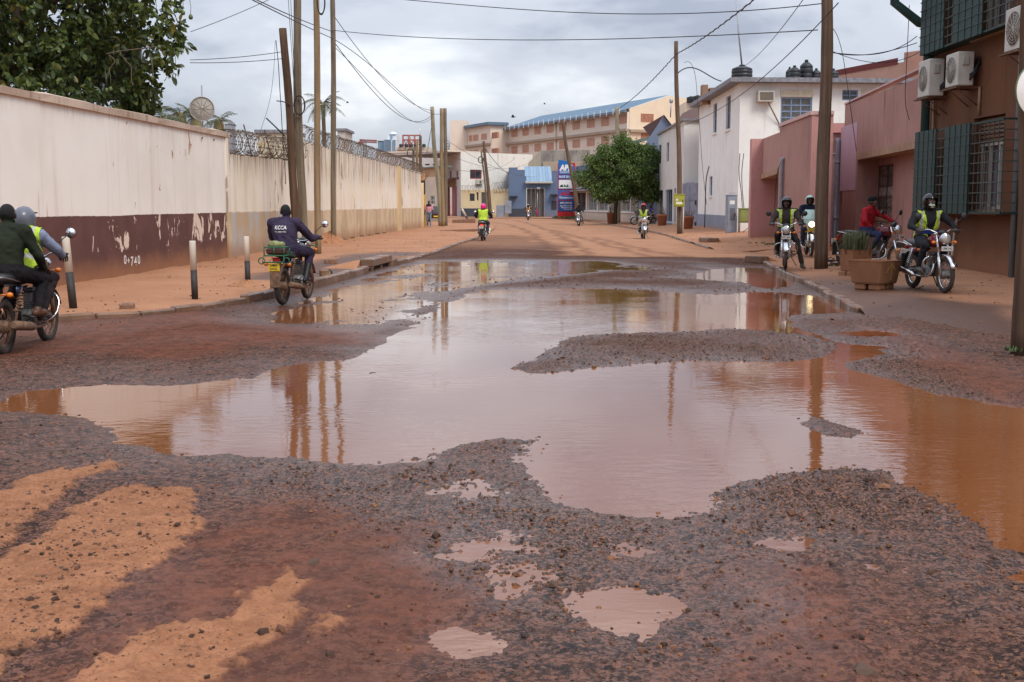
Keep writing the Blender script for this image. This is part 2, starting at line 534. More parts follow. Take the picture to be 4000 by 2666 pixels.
GRAVEL = [ISLE[0]] + [PG(p) for p in [
    [(1120, 655), (1200, 635), (1330, 632), (1480, 618), (1560, 620), (1650, 650), (1780, 662), (1840, 668), (1700, 676), (1560, 672), (1400, 663), (1220, 662)],
    [(1640, 1135), (1780, 1085), (1950, 1076), (2060, 1100), (2200, 1190), (2050, 1230), (1850, 1220), (1700, 1200), (1600, 1190)],
    [(560, 1060), (860, 1070), (1040, 1040), (1150, 1015), (1220, 1020), (1240, 1130), (1330, 1180), (1480, 1230), (1400, 1350), (1240, 1390), (1100, 1330), (960, 1260), (700, 1180)],
    [(1950, 850), (2030, 830), (2100, 790), (2250, 870), (2353, 930), (2200, 912), (2060, 880)]]]

SHEEN = PG([(560, 1062), (860, 1072), (1040, 1042), (1230, 1022), (1262, 1165), (1460, 1205), (1490, 1300), (1330, 1345), (1240, 1420), (1120, 1360), (1000, 1285), (930, 1240), (720, 1190)])
RUTS = [PG([(990 + 34 * i, 1236 + 22 * i), (830 + 40 * i, 1380 + 18 * i), (640 + 60 * i, 1600)]) for i in range(-3, 4)] + [PG([(2010 + 30 * i, 1300), (2090 + 44 * i, 1420), (2170 + 60 * i, 1600)]) for i in range(3)]
def ground_fields(X, Y):
    """height and cover of the roadway at ground points"""
    amp = 0.05 + 0.006 * Y
    Xw = X + (fbm(X, Y, 1.7, 4, 11) - 0.5) * amp * 2.4 + (fbm(X, Y, 9, 3, 71) - 0.5) * amp * 0.8
    Yw = Y + (fbm(X, Y, 1.7, 4, 21) - 0.5) * amp * 3.0 + (fbm(X, Y, 9, 3, 81) - 0.5) * amp * 1.2
    sd = np.full(X.shape, 1e9)
    for p in WATER: sd = np.minimum(sd, poly_sd(Xw, Yw, p))
    for p in ISLE: sd = np.maximum(sd, -poly_sd(Xw, Yw, p))
    grav = np.zeros(X.shape)
    for p in GRAVEL: grav = np.maximum(grav, 1 - sstep(-0.35, 0.35, poly_sd(Xw, Yw, p)))
    dry = np.zeros(X.shape)
    Xc = Xw + (fbm(X, Y, 26, 3, 171) - .5) * .10; Yc = Yw + (fbm(X, Y, 26, 3, 181) - .5) * .16
    for p in DRY: dry = np.maximum(dry, 1 - sstep(-0.03, 0.02, poly_sd(Xc, Yc, p) + (fbm(X, Y, 5, 4, 191) - .5) * .16))
    mud = np.zeros(X.shape)
    for p in MUD: mud = np.maximum(mud, 1 - sstep(-0.2, 0.3, poly_sd(Xw, Yw, p)))
    dust = 1 - sstep(-0.9, 0.5, poly_sd(X + (fbm(X, Y, .4, 4, 5) - .5) * 3, Y + (fbm(X, Y, .25, 4, 6) - .5) * 7, DUST))
    dust = np.maximum(dust, sstep(75, 95, Y)); dust = np.maximum(dust, (.35 + .3 * fbm(X, Y, .6, 3, 211)) * sstep(39, 47, Y))
    trk = np.zeros(X.shape)
    for i, p in enumerate(TRACKS):
        trk = np.maximum(trk, 1 - sstep(0.12, 0.5, line_d(X + (fbm(X, Y, .5, 3, 31) - .5) * 0.8, Y, p) + 0.25 * fbm(X, Y, 1.5, 3, 41 + i)))
    trk = trk * sstep(28, 40, Y)
    sh = 1 - sstep(-0.5, 0.4, poly_sd(Xw, Yw, SHALLOW))
    sh2 = 1 - sstep(-0.5, 0.4, poly_sd(Xw, Yw, SHALLOW2))
    lump = fbm(X, Y, 3.0, 4, 51) - 0.5
    fine = fbm(X, Y, 22.0, 3, 61) - 0.5
    chip = np.clip(fbm(X, Y, 34.0, 2, 63) - 0.56, 0, 1)
    deep = -0.055 * (1 - np.exp(np.minimum(sd, 0) / 0.16))
    up = 0.026 * (1 - np.exp(-np.maximum(sd, 0) / 0.28)) + 0.012 * (1 - np.exp(-np.maximum(sd, 0) / 1.4))
    h = np.where(sd < 0, deep, up) + lump * 0.016 * np.where(sd < 0, 0.2, 1.0)
    h = h + fine * (0.005 + 0.006 * grav + 0.004 * dry) + chip * (0.02 + 0.06 * grav) * np.where(sd < -0.12, 0, 1)
    h = h + dry * (0.010 + 0.012 * (fbm(X, Y, 14, 4, 195) - .3)) + (sd > .1) * np.clip(fbm(X, Y, 12, 4, 197) - .55, 0, 1) * .05
    h = np.where((sd < 0) & (sh > 0), h * (1 - sh) + sh * (-0.006 + (fbm(X, Y, 6, 4, 91) - 0.5) * 0.022), h)
    h = np.where((sd < 0) & (sh2 > 0), h * (1 - sh2 * .8) + sh2 * .8 * (-0.010 + (fbm(X, Y, 9, 4, 93) - 0.5) * 0.026), h)
    # tread print in the soft mud, right foreground
    tx, ty = [(p.x, p.y) for p in (G(3200, 2160), G(3260, 2500))]
    dd = line_d(X, Y, [tx, ty])
    tread = (1 - sstep(0.07, 0.1, dd)) * (0.5 + 0.5 * np.sign(np.sin(Y * 2 * np.pi / 0.075)))
    h = h - tread * 0.016
    rut = 1 - sstep(0.1, 0.3, line_d(X + lump * .1, Y, [(p.x, p.y) for p in (G(3480, 2220), G(3640, 2420), G(3760, 2700))]))
    h = h - rut * 0.012
    wet = np.exp(-np.maximum(sd, 0) / 0.9)
    film = fbm(X, Y, 0.8, 4, 101)
    wet = np.clip(wet * 0.75 + (film - 0.48) * 1.0, 0, 1) * (1 - dry) * (1 - dust * (1 - 0.4 * trk))
    sheet = 1 - sstep(-0.6, 0.8, poly_sd(X, Y, PG([(560, 745), (660, 690), (840, 630), (960, 600), (1120, 596), (1400, 600), (1500, 612), (1120, 660), (1030, 690), (960, 745), (860, 775)])))
    wet = np.maximum(wet, sheet * (0.75 + 0.25 * film))
    hs = -0.0015 + (fbm(X, Y, 1.3, 5, 131) - 0.5) * 0.022 + fine * .004
    h = np.where(sd > 0, h * (1 - sheet) + hs * sheet, h)
    sheen = 1 - sstep(-0.35, 0.35, poly_sd(Xw, Yw, SHEEN))
    wet = np.maximum(wet, sheen * (0.5 + .3 * film) * (1 - dry))
    h = np.where((sd > 0) & (sheen > 0), h * (1 - sheen) + sheen * (h * 0.55 - .002 + (fbm(X, Y, 2.6, 4, 141) - .5) * .018), h)
    ruts = np.zeros(X.shape)
    for p in RUTS: ruts = np.maximum(ruts, 1 - sstep(0.02, 0.09, line_d(X + (fbm(X, Y, 1.2, 3, 151) - .5) * .12, Y, p)))
    h = h - ruts * 0.007 * (sd > .1); trk = np.maximum(trk, ruts * .55 * (sd > .1))
    mat2 = 1 - sstep(-0.3, 0.3, poly_sd(Xw, Yw, PG([(440, 1260), (560, 1190), (700, 1180), (980, 1230), (950, 1280), (1090, 1390), (1060, 1460), (900, 1600), (300, 1600)])))
    wet = wet * (1 - 0.6 * mat2 * mud)
    h = np.where(Y > 60, np.maximum(h, 0.012), h)
    return dict(h=h, sd=sd, dry=np.clip(dry, 0, 1), mud=np.clip(mud, 0, 1), dust=np.clip(dust, 0, 1), trk=trk, wet=np.clip(wet, 0, 1), grav=grav, rut=np.maximum(rut, tread))

# road surface material ------------------------------------------------------
M = Mt('road_surface')
P = M.geo()
dry, mud, dust, trk, wet, grav = [M.attr(k) for k in ('dry', 'mud', 'dust', 'trk', 'wet', 'grav')]
fine = M.noise(60, 5, 0.7, vec=P)
mid = M.noise(6, 5, 0.6, vec=P)
big = M.noise(0.8, 5, 0.6, vec=P)
def cells(scale):
    v = M.n('ShaderNodeTexVoronoi'); v.inputs['Scale'].default_value = scale; v.inputs['Randomness'].default_value = 1.0
    M.l(P, v.inputs['Vector']); return M.sepz(v.outputs['Color'], 'X'), v.outputs['Distance']
c1, d1 = cells(34); c2, d2 = cells(85)
cc_ = M.math('ADD', M.math('MULTIPLY', c1, 0.45), M.math('MULTIPLY', c2, 0.55))
asph = M.mix(M.ramp(cc_, 0.25, 0.8), (0.024, 0.0115, 0.008), (0.135, 0.064, 0.043))
asph = M.mix(M.math('MULTIPLY', M.ramp(mid, 0.42, 0.66), 0.5), asph, (0.15, 0.062, 0.038))
chips = M.mix(M.ramp(c2, 0.2, 0.95), (0.024, 0.0115, 0.008), (0.17, 0.082, 0.054))
asph = M.mix(M.math('MULTIPLY', grav, 0.8), asph, chips)
mudc = M.mix(M.ramp(M.math('ADD', M.math('MULTIPLY', mid, 0.8), M.math('MULTIPLY', c1, 0.2)), 0.28, 0.72), (0.095, 0.029, 0.0155), (0.165, 0.058, 0.032))
dryc = M.mix(M.ramp(M.math('ADD', M.math('MULTIPLY', mid, 0.8), M.math('MULTIPLY', cc_, 0.2)), 0.28, 0.7), (0.24, 0.103, 0.052), (0.35, 0.16, 0.084))
dryc = M.mix(M.math('MULTIPLY', M.ramp(M.noise(24, 5, 0.75, vec=P), 0.55, 0.66), 0.4), dryc, (0.13, 0.052, 0.028))
dustc = M.mix(M.ramp(big, 0.3, 0.7), (0.33, 0.165, 0.094), (0.41, 0.218, 0.128))
pat = M.ramp(M.math('ADD', M.math('MULTIPLY', big, 0.6), M.math('MULTIPLY', mid, 0.4)), 0.42, 0.6)
col = M.mix(M.math('MULTIPLY', mud, M.math('ADD', M.math('MULTIPLY', pat, 0.5), 0.5)), asph, mudc)
col = M.mix(dust, col, dustc)
col = M.mix(M.math('MULTIPLY', trk, 0.5), col, (0.105, 0.042, 0.026))
col = M.mix(dry, col, dryc)
vm_ = M.n('ShaderNodeVectorMath', operation='SCALE'); M.l(col, vm_.inputs[0]); sp_ = M.math('ADD', M.math('MULTIPLY', c2, 0.5), M.math('MULTIPLY', c1, 0.5)); plainness = M.math('SUBTRACT', 1.0, M.math('MAXIMUM', M.math('MULTIPLY', mud, 0.85), M.math('MAXIMUM', M.math('MULTIPLY', dry, 0.75), dust))); M.l(M.math('ADD', 1.0, M.math('MULTIPLY', M.math('SUBTRACT', M.ramp(sp_, 0.15, 0.85), 0.55), M.math('MULTIPLY', plainness, 0.6))), vm_.inputs['Scale'])
M.color(vm_.outputs[0])
rw = M.math('ADD', M.math('MULTIPLY', wet, -0.74), 0.84)
rw = M.math('ADD', rw, M.math('MULTIPLY', M.ramp(fine, 0.3, 0.7), 0.10))
M.rough(M.math('MAXIMUM', rw, 0.12))
M.l(M.math('ADD', M.math('MULTIPLY', wet, 0.34), 0.12), M.b.inputs['Specular IOR Level'])
hb = M.math('ADD', M.math('MULTIPLY', M.math('SUBTRACT', 1.0, d1), 0.55), M.math('MULTIPLY', M.math('SUBTRACT', 1.0, d2), 0.35))
hb = M.math('ADD', hb, M.math('MULTIPLY', M.noise(160, 3, 0.6, vec=P), 0.3))
M.bump(M.math('MULTIPLY', hb, M.math('SUBTRACT', 1.0, M.math('MULTIPLY', mud, 0.65))), 0.75, 0.014)
MAT_ROAD = M.mat

# muddy water ------------------------------------------------------
M = Mt('muddy_water')
P = M.geo()
wn1 = M.ramp(M.noise(0.35, 4, 0.5, vec=P), 0.3, 0.7)
M.color(M.mix(wn1, (0.19, 0.060, 0.019), (0.245, 0.095, 0.038)))
M.rough(0.035); M.b.inputs['IOR'].default_value = 1.7
rip = M.noise(7.0, 3, 0.5, 0.4, vec=P, sc3=(0.8, 1.7, 1))
rip2 = M.noise(26.0, 2, 0.5, vec=P, sc3=(0.8, 1.4, 1))
calm = M.ramp(M.noise(0.45, 3, 0.5, vec=P), 0.4, 0.65)
hh = M.math('ADD', M.math('MULTIPLY', rip, M.math('ADD', M.math('MULTIPLY', calm, 0.9), 0.25)), M.math('MULTIPLY', rip2, M.math('MULTIPLY', calm, 0.18)))
M.bump(hh, 0.065, 0.04)
MAT_WATER = M.mat

ROWS = [2.3]
while ROWS[-1] < 190.0:
    y = ROWS[-1]
    ROWS.append(y * (1.0042 if y < 12 else 1.0052 if y < 45 else 1.012))
TCOL = np.concatenate([np.linspace(-0.95, -0.5, 130)[:-1], np.linspace(-0.5, 0.5, 640), np.linspace(0.5, 0.95, 130)[1:]])
YY = np.array(ROWS)[:, None] * np.ones_like(TCOL)[None, :]
XX = np.maximum(YY, 3.5) * TCOL[None, :]
gf = ground_fields(XX, YY)
nr, nc = XX.shape
V = np.stack([XX, YY, gf['h']], -1).reshape(-1, 3)
ii = (np.arange(nr - 1)[:, None] * nc + np.arange(nc - 1)[None, :]).ravel()
FQ = np.stack([ii, ii + 1, ii + nc + 1, ii + nc], 1)
road_me = np_mesh('road', V, FQ, MAT_ROAD, smooth=True)
for k in ('dry', 'mud', 'dust', 'trk', 'wet', 'grav'): set_attr(road_me, k, gf[k])
tag(link_mesh('road', road_me), kind='structure')

mb = MB(); nx, ny = 8, 8
mb.quad((-14, 1.5, 0), (12, 1.5, 0), (12, 48, 0), (-14, 48, 0))
tag(mb.build('puddle_water', MAT_WATER), kind='structure')

# base terrain out to the horizon
M = Mt('earth'); P = M.geo()
M.color(M.mix(M.ramp(M.noise(0.05, 5, 0.6, vec=P), 0.35, 0.65), (0.32, 0.16, 0.09), (0.28, 0.14, 0.08))); M.rough(0.9)
mb = MB(); mb.quad((-3000, -60, -0.12), (3000, -60, -0.12), (3000, 5000, -0.12), (-3000, 5000, -0.12))
tag(mb.build('ground', M.mat), kind='structure')

# pavements ------------------------------------------------------
def dirt_mat(name, c1, c2, wetc=None):
    M = Mt(name); P = M.geo()
    a = M.noise(0.5, 6, 0.6, vec=P); b = M.noise(7, 5, 0.65, vec=P); c = M.noise(45, 4, 0.7, vec=P)
    col = M.mix(M.ramp(a, 0.3, 0.7), c1, c2)
    col = M.mix(M.math('MULTIPLY', M.ramp(b, 0.5, 0.75), 0.35), col, tuple(x * 0.62 for x in c1))
    col = M.mix(M.math('MULTIPLY', M.ramp(c, 0.58, 0.72), 0.4), col, tuple(x * 0.5 for x in c1))
    if wetc:
        w = M.attr('wet')
        col = M.mix(w, col, wetc)
        M.rough(M.math('ADD', M.math('MULTIPLY', w, -0.42), 0.9))
    else: M.rough(0.9)
    M.color(col); M.spec(0.35)
    M.bump(M.math('ADD', b, M.math('MULTIPLY', c, 0.6)), 0.5, 0.03)
    return M.mat
MAT_PAVE = dirt_mat('dirt_pavement', (0.35, 0.162, 0.082), (0.43, 0.21, 0.112), (0.085, 0.040, 0.026))
def resample(pts, n):
    pts = [Vector((p[0], p[1])) for p in pts]
    L = [0]
    for a, b in zip(pts[:-1], pts[1:]): L.append(L[-1] + (b - a).length)
    out = []
    for i in range(n):
        t = L[-1] * i / (n - 1); k = 0
        while k < len(L) - 2 and L[k + 1] < t: k += 1
        f = (t - L[k]) / max(1e-9, L[k + 1] - L[k])
        out.append(pts[k].lerp(pts[k + 1], f))
    return np.array([[p.x, p.y] for p in out])
def smooth_line(pts, it=2):
    for _ in range(it):
        q = [pts[0]]
        for a, b in zip(pts[:-1], pts[1:]):
            q += [(a[0] * .75 + b[0] * .25, a[1] * .75 + b[1] * .25), (a[0] * .25 + b[0] * .75, a[1] * .25 + b[1] * .75)]
        pts = q + [pts[-1]]
    return pts
def strip(name, A, B, nu, nv, zf, wf=None, mat=None):
    a, b = resample(A, nu), resample(B, nu)
    t = np.linspace(0, 1, nv)[None, :, None]
    Q = a[:, None, :] * (1 - t) + b[:, None, :] * t
    X, Y = Q[..., 0], Q[..., 1]
    Z = zf(X, Y, np.broadcast_to(t[..., 0], X.shape))
    V = np.stack([X, Y, Z], -1).reshape(-1, 3)
    i = (np.arange(nu - 1)[:, None] * nv + np.arange(nv - 1)[None, :]).ravel()
    Fq = np.stack([i, i + 1, i + nv + 1, i + nv], 1)
    me = np_mesh(name, V, Fq, mat or MAT_PAVE, smooth=True)
    n = me.polygons[len(me.polygons) // 2].normal
    if n.z < 0: me.flip_normals()
    set_attr(me, 'wet', wf(X, Y, np.broadcast_to(t[..., 0], X.shape)) if wf else np.zeros(X.size))
    return tag(link_mesh(name, me), kind='structure')
KZ = 0.11
LK = smooth_line([(-16.5, 14.6)] + [(p.x, p.y) for p in [G(*q, KZ) for q in
     ((-160, 1262), (230, 1228), (480, 1219), (637, 1207), (850, 1179), (1000, 1158), (1230, 1104), (1433, 1050), (1510, 1027), (1637, 1002), (1807, 942), (1854, 930))]]
     + [(-1.0, 74), (-1.6, 92), (-6, 104), (-16, 112), (-40, 118)], 2)
def WALLX(Y): return -9.49 + 0.047 * Y
LW = [(-18, 14.5), (-12, 14.8), (WALLX(16) - .4, 16), (WALLX(30) - .3, 30), (WALLX(42) - .3, 42), (WALLX(76) - .3, 76), (-6.3, 90), (-12, 100), (-20, 106), (-40, 112)]
def left_z(X, Y, t):
    base = KZ - 0.012 + 0.05 * sstep(0.0, 1, t) * sstep(25, 45, Y)
    return base + (fbm(X, Y, 1.1, 5, 7) - 0.5) * 0.07 * sstep(0, 0.15, t) + (fbm(X, Y, 8, 3, 8) - .5) * 0.015
def left_wet(X, Y, t):
    d = line_d(X, Y, [(p.x, p.y) for p in (G(1150, 1085, .1), G(1300, 1035, .1), G(1480, 1000, .1), G(1560, 990, .1))])
    return (1 - sstep(0.5, 1.4, d + (fbm(X, Y, 1.2, 4, 9) - .5) * 1.2)) * 0.9
strip('left_pavement', LK, LW, 330, 60, left_z, left_wet)
RK = smooth_line([(p.x, p.y) for p in [G(*q, 0.03) for q in ((4250, 1640), (4000, 1490), (3800, 1385), (3560, 1292))]] +
     [(p.x, p.y) for p in [G(*q, KZ) for q in ((3420, 1235), (3270, 1150), (3080, 1060), (2965, 1012))]] + [(8.0, 36.5), (7.4, 40)] +
     [(p.x, p.y) for p in [G(*q, KZ) for q in ((2822, 978), (2700, 945), (2570, 905), (2360, 873), (2320, 864))]] + [(6.5, 116), (6, 124)], 2)
RW = [(16, 6), (12.5, 15), (10.4, 18), (10.4, 29), (11.6, 36), (12.2, 44), (13, 60), (13, 76), (13, 95), (14, 110), (14, 116), (14, 124)]
def right_z(X, Y, t):
    edge = KZ * sstep(13.0, 16.5, Y) + 0.03 * (1 - sstep(13.0, 16.5, Y))
    base = edge - 0.012 + 0.16 * sstep(0.2, 1.0, t) * sstep(24, 36, Y) + 0.06 * sstep(0, .6, t)
    gap = sstep(34.5, 36.5, Y) * (1 - sstep(40, 42, Y)) * (1 - sstep(0, .3, t))
    ramp = (1 - sstep(16.2, 17.3, Y)) * (1 - sstep(0, .16, t))
    return base - ramp * 0.10 - gap * 0.09 + (fbm(X, Y, 1.1, 5, 17) - 0.5) * 0.06 * sstep(0, 0.12, t) + (fbm(X, Y, 8, 3, 18) - .5) * 0.014
def right_wet(X, Y, t):
    w = (1 - sstep(0.1, 0.55, t + (fbm(X, Y, 1.0, 4, 19) - .5) * .5)) * (1 - sstep(22, 27, Y)) * sstep(7, 10, Y)
    p = PG([(2000, 715), (2130, 690), (2250, 700), (2353, 740), (2353, 800), (2240, 770), (2150, 740), (2060, 760)], .1)
    return np.clip(w * 0.9 + 0.35 * (1 - sstep(-.4, .4, poly_sd(X, Y, p))), 0, 1)
strip('right_pavement', RK, RW, 330, 60, right_z, right_wet)
# far side pavement, in front of the blue building
FK = smooth_line([(-40, 139), (-14, 138), (-2, 136), (4, 133), (8, 126), (14, 118)], 2)
strip('far_pavement', FK, [(-40, 152), (-14, 152), (-2, 152), (8, 152), (14, 150), (22, 140)], 80, 16, lambda X, Y, t: 0.12 + (fbm(X, Y, .8, 4, 27) - .5) * .08)

# kerbs: rows of concrete kerb stones
M = Mt('kerb_concrete'); P = M.geo()
kc = M.mix(M.ramp(M.noise(1.3, 5, 0.6, vec=P), 0.35, 0.65), (0.15, 0.088, 0.06), (0.25, 0.14, 0.088))
kc = M.mix(M.math('MULTIPLY', M.ramp(M.noise(12, 5, 0.65, vec=P), 0.5, 0.7), 0.5), kc, (0.10, 0.065, 0.05))
M.color(kc); M.rough(M.ramp(M.noise(1.1, 3, 0.5, vec=P), 0.3, 0.75)); M.spec(0.4); M.bump(M.noise(50, 4, 0.7, vec=P), 0.4, 0.01)
M.b.inputs['Roughness'].default_value = 0.6
MAT_KERB = M.mat
def kerb(name, line, y0, y1, step=0.62, skip=()):
    root = empty(name); tag(root, kind='structure')
    line = [p for p in line if y0 <= p[1] <= y1]
    L = sum((Vector(b) - Vector(a)).length for a, b in zip(line[:-1], line[1:]))
    n = max(2, int(L / step))
    q = resample(line, n + 1)
    rng = random.Random(len(line))
    for i in range(n):
        a, b = Vector(q[i]), Vector(q[i + 1])
        c = (a + b) / 2
        if any(s0 < c.y < s1 for s0, s1 in skip): continue
        d = (b - a); ln = d.length; ang = math.atan2(d.y, d.x)
        kb = MB(); hz = KZ + rng.uniform(-0.012, 0.018) + (.06 if (c.x < 0 and 18.8 < c.y < 31) else 0)
        kb.bbox((-ln / 2 + 0.006, -0.075, -0.14), (ln / 2 - 0.006, 0.075, hz), 0.022)
        o = kb.build('kerb_stone', MAT_KERB, root)
        o.location = (c.x, c.y, 0); o.rotation_euler = (rng.uniform(-.04, .04), rng.uniform(-.015, .015), ang + rng.uniform(-.02, .02))
    return root
kerb('left_kerb', LK, 13, 62, 0.62, skip=((27.3, 30.4),))
kerb('right_kerb', RK, 16.9, 34.6, 0.7)
kerb('right_kerb', RK, 41.5, 110, 0.95, skip=((46.2, 48.2),))
kerb('far_kerb', FK, 117, 138, 1.6)

# loose gravel lying on the roadway: one mass of small stones
def pebbles(name, X, Y, Z, S, mats, seed=3):
    n = len(X); rs = np.random.RandomState(seed)
    base = np.array([(1, 0, 0), (0, 1, 0), (-1, 0, 0), (0, -1, 0), (.55, .5, .75), (-.6, .45, .7), (-.1, -.65, .75), (0, 0, -.5)], np.float32)
    tri = np.array([(0, 1, 4), (1, 5, 4), (1, 2, 5), (2, 3, 6), (2, 6, 5), (3, 0, 6), (0, 4, 6), (4, 5, 6), (1, 0, 7), (2, 1, 7), (3, 2, 7), (0, 3, 7)], np.int32)
    a = rs.rand(n) * 6.283; ca, sa = np.cos(a), np.sin(a)
    sc = S[:, None, None] * (0.75 + 0.5 * rs.rand(n, 1, 3)) * np.array([1, 1, 0.75])
    B = base[None] * sc * (0.8 + 0.4 * rs.rand(n, 8, 1))
    bx = B[..., 0] * ca[:, None] - B[..., 1] * sa[:, None] + X[:, None]
    by = B[..., 0] * sa[:, None] + B[..., 1] * ca[:, None] + Y[:, None]
    bz = B[..., 2] + Z[:, None] + S[:, None] * 0.02
    Vv = np.stack([bx, by, bz], -1).reshape(-1, 3)
    Ff = (tri[None] + (np.arange(n) * 8)[:, None, None]).reshape(-1, 3)
    mi = np.repeat(rs.randint(0, len(mats), n), len(tri))
    return np_mesh(name, Vv, Ff, mats, smooth=False, mi=mi)
PEB = [plain('pebble_dark', (0.060, 0.032, 0.022), 0.8, scale=30, spec=.2), plain('pebble_brown', (0.125, 0.058, 0.035), 0.8, scale=30, spec=.2), plain('pebble_grey', (0.10, 0.062, 0.044), 0.8, scale=30, spec=.2), plain('pebble_tan', (0.20, 0.095, 0.05), 0.8, scale=30, spec=.2)]
rs = np.random.RandomState(5)
N = 150000
py = 3.4 * np.exp(rs.rand(N) * math.log(32 / 3.4)); px = py * rs.uniform(-0.5, 0.5, N)
f = ground_fields(px, py)
dens = 0.10 + 0.75 * f['grav'] + 0.22 * f['wet'] + 0.25 * f['dry']
dens = np.where(f['sd'] < -0.10, 0.0, dens) * (1 - f['dust'])
dens = np.where(f['sd'] < 0, dens * 0.5, dens)
clus = fbm(px, py, 2.2, 3, 205)
dens *= sstep(0.3, 0.62, clus) * 1.3 + .15
keep = rs.rand(N) < dens * 0.5 * (1 - .55 * f['mud'])
px, py, hz = px[keep], py[keep], f['h'][keep]
sz = (0.0028 + 0.0095 * rs.rand(len(px)) ** 4.0) * (1 + 0.045 * py)
big = rs.rand(len(px)) < 0.005
sz = np.where(big, sz + 0.012, sz)
g_me = pebbles('gravel', px, py, np.maximum(hz, -0.004), sz, PEB)
tag(link_mesh('gravel', g_me), kind='stuff')
print('gravel', len(px))
for _nm in ('left_pavement', 'right_pavement'):
    _me = bpy.data.objects[_nm].data; _co = np.empty(len(_me.vertices) * 3, np.float32); _me.vertices.foreach_get('co', _co); _co = _co.reshape(-1, 3)
    _c = _co[(_co[:, 1] > 8) & (_co[:, 1] < 60)]; _k = rs.randint(0, len(_c), 2600); _q = _c[_k] + np.column_stack([rs.normal(size=(len(_k), 2)) * .12, np.zeros(len(_k))])
    _cl = fbm(_q[:, 0], _q[:, 1], 1.1, 3, 303); _q = _q[_cl > .46]
    tag(link_mesh('gravel', pebbles('gravel', _q[:, 0], _q[:, 1], _q[:, 2], .006 + .022 * rs.rand(len(_q)) ** 4, PEB, 31)), kind='stuff')
def stones(name, pts, label_fn, grp=None):
    for i, (x, y, s) in enumerate(pts):
        me = pebbles(name, np.array([0.0]), np.array([0.0]), np.array([0.0]), np.array([s]), [PEB[(i * 7) % 4]], 100 + i)
        z = 0.0
        p = G(x, y, 0.02)
        o = link_mesh(name, me, None, (p.x, p.y, 0.022))
        tag(o, label_fn(i), 'stone', grp)
stones('loose_stone', [(1700, 2100, .032), (1465, 1980, .026), (2160, 2290, .03), (2015, 2250, .024), (790, 2290, .03), (150, 1960, .028), (490, 2095, .04), (85, 2082, .05),
                       (3400, 1880, .045), (3450, 1905, .04), (1230, 2205, .036), (1095, 2470, .03), (690, 2245, .022), (550, 1960, .03), (3380, 2640, .05), (3090, 2010, .03)],
       lambda i: 'small loose stone lying on the wet roadway', 'loose stones on the roadway')
# ---------------------------------------------------------------- facade and window helpers
def facade(mb, P, z0, z1, ops=(), depth=0.2, mi=0, u0=0.0, u1=None, top=None, rmi=None):
    """wall skin on a vertical plane with real openings (u0,u1,z0,z1) and their reveals"""
    u1 = P.len if u1 is None else u1
    top = top or (lambda u: z1)
    us = sorted({u0, u1} | {max(u0, min(u1, q)) for o in ops for q in o[:2]})
    zs = sorted({z0, z1} | {q for o in ops for q in o[2:4]})
    rmi = mi if rmi is None else rmi
    for a, b in zip(us[:-1], us[1:]):
        for k, (c, d) in enumerate(zip(zs[:-1], zs[1:])):
            um, zm = (a + b) / 2, (c + d) / 2
            if any(o[0] < um < o[1] and o[2] < zm < o[3] for o in ops): continue
            da, db = (top(a), top(b)) if k == len(zs) - 2 else (d, d)
            mb.quad(P.pt(a, c), P.pt(b, c), P.pt(b, db), P.pt(a, da), mi)
    for o in ops:
        a, b, c, d = o[:4]
        for q in (((a, c), (b, c)), ((b, c), (b, d)), ((b, d), (a, d)), ((a, d), (a, c))):
            (ua, za), (ub, zb) = q
            mb.quad(P.pt(ua, za), P.pt(ub, zb), P.pt(ub, zb, -depth), P.pt(ua, za, -depth), rmi)
    return mb
def window(root, P, o, fm, gm, nx=2, ny=2, depth=0.12, fw=0.05, sill=None, name='window', bars=None, bm=None):
    """frame with mullions (the part), one pane per light behind it (sub-parts)"""
    a, b, c, d = o[:4]
    f = MB()
    f.pbox(P, a, b, c, c + fw, -depth - .03, -depth + .03); f.pbox(P, a, b, d - fw, d, -depth - .03, -depth + .03)
    f.pbox(P, a, a + fw, c + fw, d - fw, -depth - .03, -depth + .03); f.pbox(P, b - fw, b, c + fw, d - fw, -depth - .03, -depth + .03)
    us = [a + fw + (b - a - 2 * fw) * i / nx for i in range(nx + 1)]
    zs = [c + fw + (d - c - 2 * fw) * i / ny for i in range(ny + 1)]
    mw = fw * 0.4
    for u in us[1:-1]: f.pbox(P, u - mw, u + mw, c + fw, d - fw, -depth - .024, -depth + .024)
    for z in zs[1:-1]: f.pbox(P, a + fw, b - fw, z - mw, z + mw, -depth - .02, -depth + .02)
    w = f.build(name, fm, root)
    for i in range(nx):
        for j in range(ny):
            g = MB(); g.pbox(P, us[i], us[i + 1], zs[j], zs[j + 1], -depth - .010, -depth - .004)
            g.build('pane', gm, w)
    if sill:
        s = MB(); s.pbox(P, a - .06, b + .06, c - .1, c - 0.003, -depth + 0.03, .08); s.build('sill', sill, w)
    if bars:
        s = MB(); nb, nh, off = bars
        for i in range(nb + 1): 
            u = a + (b - a) * i / nb; s.pbox(P, u - .008, u + .008, c, d, off, off + .016)
        for i in range(nh + 1):
            z = c + (d - c) * i / nh; s.pbox(P, a, b, z - .008, z + .008, off + .017, off + .033)
        s.build('bars', bm, w)
    return w
GLASS = Mt('dark_glass'); GLASS.color(GLASS.mix(GLASS.ramp(GLASS.noise(1.5, 3), .3, .7), (0.02, 0.025, 0.03), (0.06, 0.065, 0.07))); GLASS.rough(0.08); GLASS = GLASS.mat
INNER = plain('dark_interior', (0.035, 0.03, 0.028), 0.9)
STEEL = plain('galvanised_steel', (0.36, 0.37, 0.38), 0.45, 0.7, bump=0.1)
RUST = plain('rusty_steel', (0.16, 0.085, 0.05), 0.75, 0.2, var=0.35, scale=12, bump=0.2)
BLACK = plain('black_rubber', (0.016, 0.016, 0.017), 0.6)
